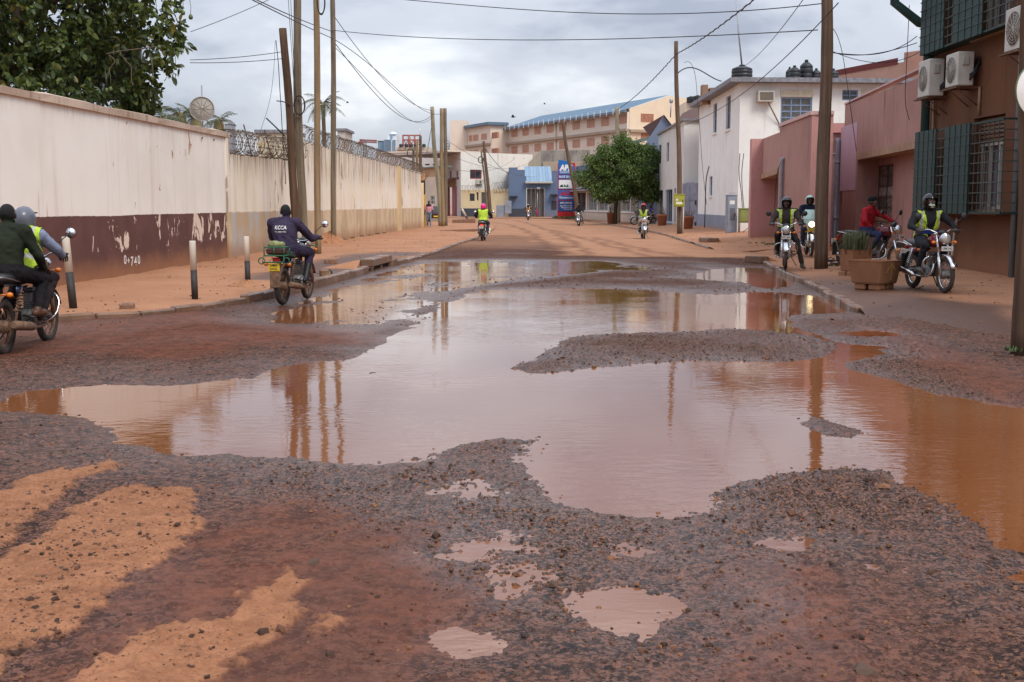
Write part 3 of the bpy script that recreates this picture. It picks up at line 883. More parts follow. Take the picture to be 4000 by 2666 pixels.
WIRE = plain('wire_sheath', (0.028, 0.027, 0.03), 0.65)

# ---------------------------------------------------------------- compound wall on the left
M = Mt('compound_wall_paint'); P = M.geo(); z = M.sepz(P)
big = M.ramp(M.noise(0.55, 5, 0.6, vec=P), 0.35, 0.7)
col = M.mix(big, (0.88, 0.85, 0.79), (0.82, 0.77, 0.70))
st = M.ramp(M.noise(1.0, 6, 0.6, vec=P, sc3=(2.2, 2.2, 0.16)), 0.5, 0.78)
col = M.mix(M.math('MULTIPLY', st, 0.32), col, (0.52, 0.38, 0.27))
crk = M.ramp(M.noise(1.0, 4, 0.6, vec=P, sc3=(6.0, 6.0, 0.5)), 0.66, 0.72)
col = M.mix(M.math('MULTIPLY', crk, 0.5), col, (0.36, 0.20, 0.11))
# rain stain running down from the coping
run = M.math('MULTIPLY', M.ramp(M.noise(1.0, 5, 0.6, vec=P, sc3=(7, 7, 0.35)), 0.45, 0.7), M.ramp(z, 3.0, 3.5))
col = M.mix(M.math('MULTIPLY', run, 0.28), col, (0.40, 0.24, 0.15))
flk = M.ramp(M.noise(2.4, 6, 0.62, 0.6, vec=P, sc3=(1, 1, 0.5)), 0.668, 0.678)
col = M.mix(flk, col, (0.42, 0.24, 0.14))
# brown dado with flaked paint showing the white render
dz = M.math('ADD', z, M.math('ADD', M.math('MULTIPLY', M.noise(5, 4, 0.6, vec=P), 0.035), M.math('MULTIPLY', M.noise(.5, 2, 0.5, vec=P), 0.05)))
dado = M.math('SUBTRACT', 1.0, M.ramp(dz, 1.412, 1.422))
y_ = M.sepz(P, 'Y')
zone = M.math('MULTIPLY', M.ramp(y_, 22.3, 26.0), M.math('MULTIPLY', M.ramp(z, 0.45, 0.75), M.math('SUBTRACT', 1.0, M.ramp(z, 1.2, 1.5))))
fl = M.noise(1.9, 6, 0.62, 0.9, vec=P, sc3=(1, 1.0, 0.62))
flake = M.ramp(M.math('ADD', fl, M.math('MULTIPLY', zone, 0.12)), 0.675, 0.683)
dcol = M.mix(M.ramp(M.noise(1.3, 4, 0.6, vec=P), 0.3, 0.7), (0.115, 0.052, 0.045), (0.15, 0.070, 0.060))
dcol = M.mix(flake, dcol, (0.74, 0.60, 0.50))
d1 = M.math('ADD', z, M.math('MULTIPLY', M.noise(1.6, 5, 0.6, vec=P), -0.5))
dust = M.math('SUBTRACT', 1.0, M.ramp(d1, -0.18, 0.38))
dcol = M.mix(M.math('MULTIPLY', dust, 0.8), dcol, (0.36, 0.17, 0.085))
col = M.mix(dado, col, dcol)
M.color(col); M.rough(0.85); M.spec(0.25)
M.bump(M.math('ADD', M.noise(30, 4, 0.7, vec=P), M.math('MULTIPLY', flake, -0.6)), 0.25, 0.012)
MAT_LW1 = M.mat
MAT_COPING = plaster('coping_render', (0.62, 0.50, 0.40), (0.45, 0.34, 0.26), stain=(0.16, 0.09, 0.055), amount=0.9, streak=0.8)
def wall2_mat(name, dado_c):
    M = Mt(name); P = M.geo(); z = M.sepz(P)
    col = M.mix(M.ramp(M.noise(0.6, 5, 0.6, vec=P), 0.35, 0.68), (0.86, 0.81, 0.71), (0.82, 0.73, 0.57))
    st = M.ramp(M.noise(1.0, 6, 0.62, vec=P, sc3=(3.0, 3.0, 0.22)), 0.5, 0.75)
    col = M.mix(M.math('MULTIPLY', st, 0.35), col, (0.5, 0.31, 0.16))
    run = M.math('MULTIPLY', M.ramp(M.noise(1.0, 5, 0.6, vec=P, sc3=(8, 8, 0.4)), 0.42, 0.62), M.ramp(z, 2.1, 3.2))
    col = M.mix(M.math('MULTIPLY', run, 0.75), col, (0.22, 0.12, 0.065))
    fl = M.ramp(M.noise(1.6, 6, 0.6, 0.7, vec=P, sc3=(1, 1, 0.32)), 0.63, 0.645)
    col = M.mix(M.math('MULTIPLY', fl, 0.85), col, (0.33, 0.25, 0.18))
    dd = M.math('SUBTRACT', 1.0, M.ramp(M.math('ADD', z, M.math('MULTIPLY', M.noise(2.5, 4, 0.6, vec=P), 0.12)), 1.43, 1.46))
    dc = M.mix(M.ramp(M.noise(1.0, 5, 0.6, vec=P, sc3=(1.4, 1.4, .6)), 0.42, 0.6), dado_c, (0.46, 0.32, 0.19))
    col = M.mix(M.math('MULTIPLY', dd, 0.85), col, dc)
    du = M.math('SUBTRACT', 1.0, M.ramp(M.math('ADD', z, M.math('MULTIPLY', M.noise(1.6, 5, 0.6, vec=P), -0.6)), -0.15, 0.45))
    col = M.mix(M.math('MULTIPLY', du, 0.7), col, (0.34, 0.17, 0.085))
    M.color(col); M.rough(0.88); M.spec(0.25); M.bump(M.noise(26, 5, 0.7, vec=P), 0.3, 0.015)
    return M.mat
MAT_LW2 = wall2_mat('compound_wall_grey_dado', (0.42, 0.41, 0.40))
MAT_LW3 = wall2_mat('compound_wall_bare_dado', (0.62, 0.47, 0.29))
def wall_plane(y0, y1, dx=0.0): return Plane((WALLX(y0) + dx, y0), (WALLX(y1) + dx, y1))
def solid_wall(name, y0, y1, z1, mat, label, thick=0.22, z1b=None, dx=0.0):
    P = wall_plane(y0, y1, dx); mb = MB()
    zb = z1 if z1b is None else z1b
    n = max(1, int((y1 - y0) / 2))
    for i in range(n):
        ua, ub = P.len * i / n, P.len * (i + 1) / n
        za, zc = z1 + (zb - z1) * i / n, z1 + (zb - z1) * (i + 1) / n
        mb.quad(P.pt(ua, -.1), P.pt(ub, -.1), P.pt(ub, zc), P.pt(ua, za))
        mb.quad(P.pt(ua, za), P.pt(ub, zc), P.pt(ub, zc, -thick), P.pt(ua, za, -thick))
        mb.quad(P.pt(ua, -.1, -thick), P.pt(ub, -.1, -thick), P.pt(ub, zc, -thick), P.pt(ua, za, -thick))
    mb.quad(P.pt(0, -.1), P.pt(0, z1), P.pt(0, z1, -thick), P.pt(0, -.1, -thick))
    mb.quad(P.pt(P.len, -.1), P.pt(P.len, zb), P.pt(P.len, zb, -thick), P.pt(P.len, -.1, -thick))
    root = empty(name, (WALLX(y0) + dx, y0, 0), label=label, cat='wall')
    o = mb.build('wall_face', mat); o.parent = root; o.matrix_parent_inverse = Matrix.Translation(-root.location)
    return root, P
def under(root, o):
    o.parent = root; o.matrix_parent_inverse = root.matrix_basis.inverted(); return o
def root_at(name, loc, label, cat, group=None):
    return empty(name, loc, label=label, cat=cat, group=group)

LW1, P1 = solid_wall('compound_wall', 13.0, 33.25, 3.46, MAT_LW1, 'tall cream wall with flaking brown dado beside the pavement')
rngw = random.Random(4)
cop = MB(); n = 34
rings = []
for i in range(n + 1):
    u = P1.len * i / n; zz = 3.45; j = rngw.uniform(-.012, .012)
    rings.append([P1.pt(u, zz, 0.06 + j), P1.pt(u, zz + .13 + j, 0.07), P1.pt(u, zz + .17 + j * 2, -0.1), P1.pt(u, zz + .13, -0.3), P1.pt(u, zz, -0.28)])
cop.loft(rings, smooth=False); under(LW1, cop.build('coping', MAT_COPING))
pl = MB(); pl.pbox(P1, P1.len - .32, P1.len, -.1, 3.46, 0.002, 0.05); under(LW1, pl.build('end_pilaster', MAT_LW3))
# painted number 0+740 on the dado, one glyph each
def text_mesh(s, size=1.0, align='LEFT', bold=0.0):
    cu = bpy.data.curves.new('t', 'FONT'); cu.body = s; cu.size = size; cu.align_x = align; cu.offset = bold
    cu.resolution_u = 2
    o = bpy.data.objects.new('t', cu); COL.objects.link(o)
    dg = bpy.context.evaluated_depsgraph_get()
    me = bpy.data.meshes.new_from_object(o.evaluated_get(dg))
    bpy.data.objects.remove(o); bpy.data.curves.remove(cu)
    return me
def text_on(P, s, u, z, h, mat, d=0.004, name='lettering', align='LEFT', width=None, bold=0.0, parent=None, slant=0.0, flip=None):
    """flat lettering on a vertical plane; reads left to right as seen from the viewer's side"""
    me = text_mesh(s, 1.0, align, bold)
    co = np.array([v.co[:] for v in me.vertices])
    if len(co) == 0: return None
    hh = 0.72
    w = (co[:, 0].max() - co[:, 0].min())
    sc = h / hh; sx = sc if width is None else width / w
    sgn = 1.0
    r = Vector((P.t.x, P.t.y)); fwd = Vector((-P.n.x, -P.n.y))
    if fwd.x * r.y - fwd.y * r.x > 0: sgn = -1.0      # text must run to the viewer's right
    for v, c in zip(me.vertices, co):
        v.co = P.pt(u + sgn * (c[0] + slant * c[1]) * sx, z + c[1] * sc, d)
    if sgn < 0: me.flip_normals()
    me.materials.clear(); me.materials.append(mat); me.update()
    o = link_mesh(name, me)
    if parent: under(parent, o)
    return o
WHITE = plain('white_paint', (0.74, 0.72, 0.68), 0.6, var=0.08)
ub = P1.hit(484, 1020)[0]
for k, ch in enumerate('0+740'):
    u_ = P1.hit(483 + 13.5 * k, 1020)[0]
    z_ = P1.hit(483 + 13.5 * k, 1033 + (6 if ch in '74' else 0))[1]
    text_on(P1, ch, u_, z_, 0.20 if ch != '+' else .16, WHITE, 0.004, 'painted_number', bold=0.02, width=0.155 if ch != '+' else .13, parent=LW1)
LW2, P2 = solid_wall('compound_wall', 33.27, 42.4, 3.02, MAT_LW2, 'lower stained cream wall with grey dado, razor wire above', z1b=3.12, dx=-0.03)
LW3, P3 = solid_wall('compound_wall', 42.42, 76.7, 3.86, MAT_LW3, 'long peeling cream wall rising behind the four tall poles', z1b=3.66)
pl = MB(); pl.pbox(P3, 23.5, 24.7, -.1, 3.74, 0.002, 0.10); under(LW3, pl.build('pilaster', plaster('ochre_pilaster', (0.70, 0.53, 0.31), amount=.4)))
# return wall and yellow gatepost at the far end
PR = Plane((WALLX(76.7), 76.72), (-9.5, 86.0))
rt = root_at('yard_wall', (WALLX(76.7), 76.7, 0), 'short cream yard wall receding behind the yellow gate post', 'wall')
mbw = MB(); mbw.pbox(PR, 0.02, PR.len, -.1, 3.0, -.2, 0); under(rt, mbw.build('wall_face', plaster('yard_wall_paint', (0.74, 0.60, 0.40), dust=.5)))
pm = plain('yellow_paint', (0.72, 0.42, 0.02), 0.5); pk = plain('black_paint', (0.03, 0.028, 0.03), 0.5)
gp = root_at('gate_post', AT(1652, 880, 77.6), 'yellow and black banded gate post at end of long wall', 'post')
b = AT(1652, 885, 77.6)
for nm, (z0, z1), mt in (('yellow_band', (0.0, 2.25), pm), ('black_band', (2.253, 3.15), pk), ('orange_cap', (3.153, 3.6), plain('post_render', (.5, .26, .13), .8))):
    k = MB(); k.bbox((b.x - .17, b.y - .15, z0), (b.x + .17, b.y + .15, z1), .02); under(gp, k.build(nm, mt))

# razor wire coils
def razor(name, pts, R, pitch, label, barb_step, seg=20, r=0.006, rng=None, nb=True):
    rng = rng or random.Random(1)
    pts = [Vector(p) for p in pts]
    L = sum((b - a).length for a, b in zip(pts[:-1], pts[1:]))
    turns = int(L / pitch); N = turns * seg
    path = []
    acc = [0]
    for a, b in zip(pts[:-1], pts[1:]): acc.append(acc[-1] + (b - a).length)
    def along(s):
        k = 0
        while k < len(acc) - 2 and acc[k + 1] < s: k += 1
        f = (s - acc[k]) / (acc[k + 1] - acc[k]); d = (pts[k + 1] - pts[k]).normalized()
        return pts[k].lerp(pts[k + 1], f), d
    rad = [R * rng.uniform(.82, 1.08) for _ in range(turns + 2)]
    sh = [rng.uniform(-.5, .5) * pitch * 2.0 for _ in range(turns + 2)]
    for i in range(N + 1):
        s = L * i / N; c, d = along(s); t = 2 * math.pi * i / seg; k = i / seg
        x = d.cross(Vector((0, 0, 1))).normalized(); k0 = int(k); f = k - k0
        rr = rad[k0] * (1 - f) + rad[k0 + 1] * f; o = sh[k0] * (1 - f) + sh[k0 + 1] * f
        path.append(c + x * math.cos(t) * rr + Vector((0, 0, 1)) * math.sin(t) * rr + d * o * math.sin(t))
    mb = MB(); mb.tube(path, r, 3, cap=False, smooth=False)
    barb = MB()
    if nb:
        for i in range(0, N, barb_step):
            p = path[i]; d = (path[min(i + 1, N)] - path[i]).normalized(); x, y, _ = _basis(d)
            w = .038; barb.add([p - d * w, p + x * .02, p + d * w, p - x * .02], [(0, 1, 2, 3)])
            barb.add([p - d * w, p + y * .02, p + d * w, p - y * .02], [(0, 1, 2, 3)])
    root = root_at(name, pts[0], label, 'razor wire')
    under(root, mb.build('coil', RUSTW))
    if barb.v: under(root, barb.build('barbs', RUSTW))['kind'] = 'stuff'
    line = MB(); line.tube([p + Vector((0, 0, R * .75)) for p in pts], .005, 4); line.tube([p - Vector((0, 0, R * .6)) for p in pts], .005, 4)
    under(root, line.build('straining_wire', RUSTW))
    return root
RUSTW = plain('weathered_wire', (0.17, 0.125, 0.095), 0.6, 0.3, var=0.3, scale=3)
rz = razor('razor_wire_coil', [P2.pt(0.15, 3.36, -.1), P2.pt(P2.len, 3.50, -.1)], 0.37, 0.13, 'rusty razor wire coil above the lower stained wall', 2, rng=random.Random(3))
rz2 = razor('razor_wire_coil', [P3.pt(0.1, 4.12, -.1), P3.pt(P3.len * .5, 4.05, -.1), P3.pt(P3.len, 3.86, -.1)], 0.33, 0.17, 'long razor wire coil along the wall behind the poles', 3, seg=16, rng=random.Random(5))
rz3 = razor('razor_wire_coil', [P3.pt(P3.len, 3.75, -.1), PR.pt(1.2, 3.2, -.05), PR.pt(4.5, 2.7, -.05)], 0.36, 0.16, 'drooping razor wire coil behind the yellow gate post', 3, seg=16, rng=random.Random(6))
for i in range(4):
    arm = MB(); a = P2.pt(0.6 + 2.4 * i, 3.0, -.08); arm.tube([a, a + Vector((-.05, -.9, .95))], .02, 6); under(rz, arm.build('bracket_arm', RUST))
for i in range(7):
    arm = MB(); a = PR.pt(.6 + .5 * i, 2.7, -.1); arm.tube([a, a + Vector((.75, -.4, 1.05))], .025, 5); under(rz3, arm.build('bracket_arm', RUST))
sg = MB(); u, z_ = P2.hit(985, 555); c = P2.pt(u, z_, .28)
sg.box((c.x - .005, c.y - .16, c.z - .12), (c.x + .005, c.y + .16, c.z + .12))
ws = sg.build('warning_plate', plain('white_plate', (.62, .6, .55), .5)); tag(ws, 'small yellow and white warning plate hung on razor wire', 'sign')
sg = MB(); sg.box((c.x + .0055, c.y - .15, c.z - .115), (c.x + .009, c.y + .15, c.z - .02)); o = sg.build('yellow_strip', plain('yellow_strip', (.65, .38, .02), .5), ws)

# bollards -------------------------------------------------------------
BW = plaster('bollard_white', (0.74, 0.68, 0.58), amount=.5, stain=(.25, .13, .07)); BB = plain('bollard_black', (0.035, 0.03, 0.028), 0.65, var=.4, scale=9, bump=.2)
def bollard(px, py, h, r, label, lean=(0, 0), split=.52, z=.10):
    p = G(px, py, z); p.z = z - .04
    root = empty('bollard', p, label=label, cat='bollard', group='white and black bollards on the pavement')
    root.rotation_euler = (lean[0], lean[1], 0)
    k = MB(); k.lathe([(r * 1.03, 0), (r * 1.03, h * split)], 20, cap=True); k.build('black_lower_half', BB, root)
    k = MB(); k.lathe([(r, h * split + .002), (r, h - .012), (r * .93, h)], 20, cap=True); k.build('white_upper_half', BW, root)
    return root
bollard(287, 1203, 1.08, .055, 'chipped white and black bollard nearest the two-up motorcycle', (.02, -.06))
bollard(762, 1170, .97, .05, 'clean white and black bollard left of the overalls rider', (0, -.015))
bollard(969, 1115, .95, .05, 'thin bollard with small soil heap at its foot', (0, -.01))
bollard(1172, 1040, 1.0, .06, 'bollard half hidden behind the rider and brown pole', (0, 0))
bollard(1783, 842, .8, .09, 'short upright bollard in far left gap before cream wall', (0, 0))
bollard(1803, 845, 1.1, .09, 'taller of the far bollards beyond the pink helmet', (0, 0))
bollard(1830, 862, 1.3, .10, 'fallen leaning bollard near the pink helmeted rider', (0, -.5), .4)
def heap(px, py, rx, rz, name, label, seed, z=.1, mat=None):
    p = G(px, py, z); n, m = 28, 9; vs = []; rg = np.random.RandomState(seed)
    for i in range(m + 1):
        for j in range(n):
            t = 2 * math.pi * j / n; q = i / m
            rr = rx * q * (1 + .25 * math.sin(3 * t + seed) + .12 * rg.rand())
            hz = rz * (1 - q ** 1.5) * (1 + .5 * (rg.rand() - .5)) - (.05 if i == m else 0)
            vs.append((rr * math.cos(t), rr * math.sin(t) * 1.3, hz))
    fs = [(i * n + j, i * n + (j + 1) % n, (i + 1) * n + (j + 1) % n, (i + 1) * n + j) for i in range(m) for j in range(n)]
    k = MB(); k.add(vs, fs, 0, False); o = k.build(name, mat or MAT_PAVE, None, (p.x, p.y, z)); return tag(o, label, 'heap')
heap(1290, 955, .62, .42, 'soil_heap', 'loose red soil heap at foot of the last tall pole', 3)
heap(962, 1118, .3, .1, 'soil_heap', 'small soil heap round the thin bollard', 5)

# timber poles -------------------------------------------------------------
def timber(name, c1, c2):
    M = Mt(name); P = M.tc()
    a = M.noise(1.0, 6, .65, .3, vec=P, sc3=(14, 14, .55)); b = M.noise(.7, 4, .6, vec=P)
    col = M.mix(M.ramp(a, .3, .7), c1, c2); col = M.mix(M.math('MULTIPLY', M.ramp(b, .45, .7), .5), col, tuple(x * .6 for x in c1))
    M.color(col); M.rough(.88); M.spec(.25); M.bump(a, .5, .02); return M.mat
TB_D = timber('brown_timber', (.075, .045, .03), (.15, .09, .055)); TB_G = timber('grey_timber', (.13, .10, .068), (.25, .20, .14)); TB_Y = timber('straw_timber', (.23, .155, .085), (.36, .26, .155)); TB_GR = timber('greenish_timber', (.25, .21, .13), (.38, .34, .24)); TB_R = timber('dark_grey_timber', (.10, .062, .042), (.19, .13, .09))
POLES = {}
def pole(key, base, top, r0, r1, mat, label, seed=0, wob=.02):
    base, top = Vector(base), Vector(top); rg = random.Random(seed); n = 22
    d = top - base; pts, rr = [], []
    wx = [rg.uniform(-1, 1) for _ in range(6)]
    for i in range(n + 1):
        t = i / n
        o = Vector((math.sin(t * 5 + wx[0] * 3) * wob, math.sin(t * 4 + wx[1] * 3) * wob, 0)) * math.sin(math.pi * t)
        pts.append(d * t + o); rr.append((r0 + (r1 - r0) * t) * (1 + rg.uniform(-.035, .035)))
    pts[0] = Vector((0, 0, -.15))
    root = empty('utility_pole', base, label=label, cat='pole', group='timber utility poles')
    k = MB(); k.tube(pts, rr, 14); k.build('pole_shaft', mat, root); POLES[key] = (base, top, root); return root
def vtop(base, z): return Vector((base.x, base.y, z))
b = AT(1168, 985, 36.0); pole('P1', (b.x, b.y, .1), AT(1104, 112, 36.0), .125, .115, TB_D, 'short leaning dark brown pole, leftmost of the four', 1, .05)
b = AT(1188, 960, 38.5); pole('P2', (b.x, b.y, .1), AT(1152, -330, 38.5), .14, .115, TB_G, 'knotty grey pole with coiled cable beside the leaning brown one', 2, .07)
b = G(1243, 990, .13); pole('P3', b, AT(1228, -420, b.y), .10, .085, TB_Y, 'straight straw coloured pole, second from the right of four', 3, .03)
b = G(1304, 950, .15); pole('P4', b, AT(1297, -180, b.y), .105, .088, TB_G, 'slim grey pole standing in the red soil heap', 4, .03)
b = G(1722, 883, .15); pole('Q1', b, AT(1688, 418, b.y), .17, .13, TB_GR, 'greenish forked leaning pole, left of the far three', 5, .08)
b = G(1731, 884, .15); pole('Q2', b, AT(1724, 424, b.y), .13, .11, TB_Y, 'thin straw pole, middle of the far three', 6, .03)
b = G(1741, 882, .15); pole('Q3', b, AT(1738, 424, b.y), .14, .12, TB_G, 'straight grey pole, right of the far three', 7, .03)
b = G(3208, 1045, .15); pole('R1', b, AT(3230, -420, b.y), .155, .12, TB_R, 'thick dark timber pole on the pavement behind the planters', 8, .05)
b = G(2655, 912, .13); pole('R2', b, AT(2641, 162, b.y), .135, .10, TB_R, 'brown pole carrying the yellow green meter box', 9, .06)
b = AT(2262, 868, 112.0); pole('R3', (b.x, b.y, .1), AT(2197, 468, 112.0), .22, .13, TB_R, 'leaning pole in front of the blue pylon sign', 10, .1)
b = AT(2416, 862, 98.0); pole('R4', (b.x, b.y, .1), AT(2410, 420, 98.0), .17, .15, TB_GR, 'pole rising through the round street tree', 11, .02)
b = AT(1917, 838, 132.0); pole('S1', (b.x, b.y, .1), AT(1889, 553, 132.0), .22, .15, TB_R, 'grey pole with cable bundle before the cream fence', 12, .05)
b = AT(1907, 830, 140.0); pole('S2', (b.x, b.y, .1), AT(1880, 592, 140.0), .13, .10, TB_G, 'thin leaning pole beside the cable bundle pole', 13, .05)
for i, (x0, y0, x1) in enumerate(((1613, 575, 1615), (1630, 550, 1628), (1643, 532, 1642))):
    b = AT(x0, 830, 98.0); pole('T%d' % i, (b.x, b.y, 0), AT(x1, y0, 98.0), .14, .11, (TB_G, TB_Y, TB_R)[i], ('grey pole with small cable ring above the long wall', 'straw pole between the two poles above the long wall', 'dark pole rising where the long wall ends')[i], 20 + i, .02)
b = G(3990, 1362, .1); pole('E1', b, AT(4045, -300, b.y), .11, .09, TB_D, 'weathered post cut off by right edge of view', 30, .03)
# round sign on that post
c = AT(4052, 355, POLES['E1'][0].y - .16)
rsn = root_at('round_sign', c, 'white round sign on the post at the right edge', 'sign')
k = MB(); k.lathe([(.01, -.004), (.262, -.004), (.268, 0), (.262, .004), (.01, .004)], 40, c, (0.35, -1, 0)); under(rsn, k.build('sign_disc', plain('sign_white', (.80, .78, .76), .45, var=.05)))
k = MB(); k.lathe([(.266, -.008), (.274, -.008), (.274, .008), (.266, .008)], 40, c, (0.35, -1, 0), cap=False); under(rsn, k.build('rim', plain('sign_rim', (.10, .16, .08), .5)))
k = MB(); k.tube([c, c + Vector((.0, .25, 0))], .02, 6); under(rsn, k.build('bracket', STEEL))

# cables -------------------------------------------------------------
def cable(pts, A, B, r, label, mat=None, twist=False):
    """hangs in the vertical plane between its two ends; sag read off the photograph"""
    A, B = Vector(A), Vector(B)
    Pn = Plane((A.x, A.y), (B.x, B.y)); L = Pn.len
    q = [(0.0, A.z)] + sorted((Pn.hit(x, y) for x, y in pts), key=lambda t: t[0]) + [(L, B.z)]
    q = [k for k in q if -1e-6 <= k[0] <= L + 1e-6]
    us, zs = np.array([k[0] for k in q]), np.array([k[1] for k in q])
    uu = np.linspace(0, L, 40)
    if len(us) > 2:
        zz = np.polyval(np.polyfit(us, zs, min(3 if len(us) > 3 else 2, len(us) - 1)), uu)
        zz += np.interp(uu, [0, L], [A.z - zz[0], B.z - zz[-1]])
    else:
        zz = np.interp(uu, us, zs) - 0.012 * L * 4 * (uu / L) * (1 - uu / L)
    path = [Pn.pt(u, z) for u, z in zip(uu, zz)]
    k = MB()
    if twist:
        n = 160; up = [Vector(path[0])]
        f = np.linspace(0, 39, n); P2_ = []
        for i, t in enumerate(f):
            a = int(min(t, 38)); c = path[a].lerp(path[a + 1], t - a)
            P2_.append(c + Vector((Pn.n.x * math.cos(i * .9), Pn.n.y * math.cos(i * .9), math.sin(i * .9))) * r * .9)
        k.tube(P2_, r, 5)
        P3_ = [p for p in path]; k.tube(P3_, r * .8, 5)
    else: k.tube(path, r, 5)
    o = k.build('overhead_cable', mat or WIRE); tag(o, label, 'cable', 'overhead cables'); return o
def PT(key, z=None, f=None):
    b, t, _ = POLES[key]
    f = (z - b.z) / (t.z - b.z) if f is None else f
    return b.lerp(t, f)
r1t, r2 = PT('R1', 7.4), PT('R2', f=.935)
cable([(2800, 112), (2900, 36)], r2, AT(3222, -230, POLES['R1'][0].y), .022, 'thick twisted cable rising from meter box pole to upper right', twist=True)
cable([(2540, 322), (2480, 378)], r2, PT('R4', f=.98), .022, 'thick cable from meter box pole down to the tree pole', twist=True)
cable([(2700, 265), (2760, 290)], PT('R2', f=.83), AT(2818, 318, 66), .03, 'heavy service cable from meter box pole to white house')
cable([(2000, 155), (2300, 158), (2700, 140)], PT('P4', 8.05), AT(3195, 118, POLES['R1'][0].y), .012, 'long cable crossing the whole street low in the sky')
cable([(2000, 38), (2400, 53), (3000, 45)], AT(1300, -20, 42), AT(3210, 15, POLES['R1'][0].y), .012, 'long cable crossing the street near top of view')
cable([(1170, 76)], AT(960, -20, 26), PT('P4', 8.0), .014, 'upper of two cables entering from top edge to slim pole')
cable([(1170, 92)], AT(985, 0, 26), PT('P4', 7.75), .014, 'lower of two cables entering from top edge to slim pole')
cable([(1497, 400), (1600, 470), (1650, 475)], PT('P4', 7.7), PT('Q1', f=.94), .016, 'deeply sagging cable between slim pole and far three poles')
cable([(1425, 238), (1574, 370)], PT('P4', 7.75), PT('Q2', f=.955), .014, 'straighter cable from slim pole to middle far pole')
cable([(1480, 290)], PT('P4', 8.65), PT('Q1', f=.97), .014, 'topmost cable from slim pole to forked far pole')
cable([(1450, 330), (1560, 440)], PT('P4', 7.5), PT('Q1', f=.92), .012, 'second sagging cable beside the deep one to forked pole')
cable([], PT('P1', f=.90), AT(742, 235, 33), .010, 'cable from leaning brown pole into the fruit tree')
cable([], PT('P1', f=.87), AT(742, 246, 33), .010, 'lower parallel cable from leaning brown pole into fruit tree')
cable([], AT(1170, -60, 38), AT(745, 125, 33), .010, 'faint cable crossing top left behind the fruit tree')
cable([(3000, 289), (2850, 400), (2752, 459)], AT(3275, 12, 25), AT(2570, 520, 74), .012, 'cable descending past white house front to its neighbour')
cable([(3000, 175)], AT(3150, -18, 30), AT(2912, 256, 64), .012, 'cable rising from rooftop tank to upper right')
cable([(3330, 214), (3420, 212)], AT(3243, 206, POLES['R1'][0].y), AT(3582, 142, 28.5), .010, 'upper cable from thick pole to shuttered brown building')
cable([(3330, 216), (3450, 205)], AT(3243, 204, POLES['R1'][0].y), AT(3582, 168, 28.5), .010, 'middle cable from thick pole to brown building')
cable([(3330, 230), (3420, 245), (3500, 240)], AT(3243, 198, POLES['R1'][0].y), AT(3590, 205, 28.6), .008, 'sagging lower cable from thick pole to brown building')
cable([(2000, 715), (1950, 650)], PT('S1', f=.93), AT(1988, 680, 146), .03, 'black cable drooping from cable bundle pole to blue building')
for i, (ya, yb) in enumerate(((760, 620), (700, 640), (640, 690))):
    cable([], PT('Q3', f=.5 + .12 * i), AT(2010 + 50 * i, yb, 152), .014, ('lowest', 'middle', 'highest')[i] + ' thin cable from far right pole across white building')
for i in range(2): cable([], PT('Q1', f=.93 - .02 * i), AT(1668 - 9 * i, 600 + 20 * i, 100), .012, ('left', 'right')[i] + ' one of two cables dropping steeply from forked far pole')
# cable coils and drops on the poles
def ring_coil(name, c, rx, rz, n, r, label, yaw=0.2, seed=1):
    rg = random.Random(seed); k = MB()
    for i in range(n):
        a, b2 = rx * rg.uniform(.88, 1.08), rz * rg.uniform(.93, 1.05); o = rg.uniform(-.03, .03)
        k.tube([c + Vector((a * math.cos(t) * math.cos(yaw), a * math.cos(t) * math.sin(yaw) + o, b2 * math.sin(t))) for t in np.linspace(0, 2 * math.pi, 25)[:-1]], r, 5, closed=True)
    return tag(k.build(name, WIRE), label, 'cable coil')
ring_coil('cable_coil', AT(1170, 412, 38.2), .17, .30, 8, .012, 'oval black cable coil hung on the knotty grey pole')
ring_coil('cable_coil', AT(1254, 10, 34.7), .11, .34, 9, .012, 'black cable coil on straw pole at the top edge')
ring_coil('cable_coil', AT(1604, 600, 97.5), .28, .36, 4, .02, 'small cable ring hanging above the long wall')
ring_coil('cable_coil', AT(1878, 625, 139.5), .3, .36, 9, .035, 'dark cable reel shape on the thin leaning far pole', seed=5)
sp = AT(1143, 475, 36.6)
k = MB(); k.tube([sp + Vector((0, 0, -.26)), sp + Vector((0, 0, -.24)), sp + Vector((0, 0, .24)), sp + Vector((0, 0, .26))], [.05, .075, .075, .05], 12)
for i in range(7): k.tube([sp + Vector((0, 0, -.2 + .065 * i)), sp + Vector((0, 0, -.18 + .065 * i))], .082, 12)
tag(k.build('cable_joint', BLACK), 'black ribbed cable joint hung between two left poles', 'cable joint')
def drop(px_pts, Y, r, label):
    k = MB(); pts = [AT(x, y, Y) for x, y in px_pts]; k.tube(smooth3(pts), r, 5); return tag(k.build('drop_wire', WIRE), label, 'wire', 'drop wires')
def smooth3(p, it=2):
    for _ in range(it):
        q = [p[0]]
        for a, b in zip(p[:-1], p[1:]): q += [a.lerp(b, .25), a.lerp(b, .75)]
        p = q + [p[-1]]
    return p
drop([(1125, -20), (1136, 150), (1148, 330), (1153, 380)], 38.0, .009, 'left dark wire running straight down the knotty pole')
drop([(1135, -20), (1142, 150), (1152, 330), (1158, 385)], 38.0, .009, 'right dark wire running straight down the knotty pole')
drop([(1078, 158), (1088, 250), (1092, 330), (1098, 420), (1103, 520), (1112, 640), (1116, 720)], 35.8, .012, 'frayed wire bundle hanging beside the leaning brown pole')
drop([(1075, 160), (1070, 280), (1055, 400), (1015, 520)], 35.9, .006, 'thin slack wire from leaning brown pole to wall')
drop([(1040, 462), (1080, 500), (1115, 535)], 36.4, .022, 'short iron rod sticking out left of brown pole')
drop([(1080, 395), (1110, 398), (1137, 412)], 35.8, .016, 'iron step strap round the leaning brown pole')
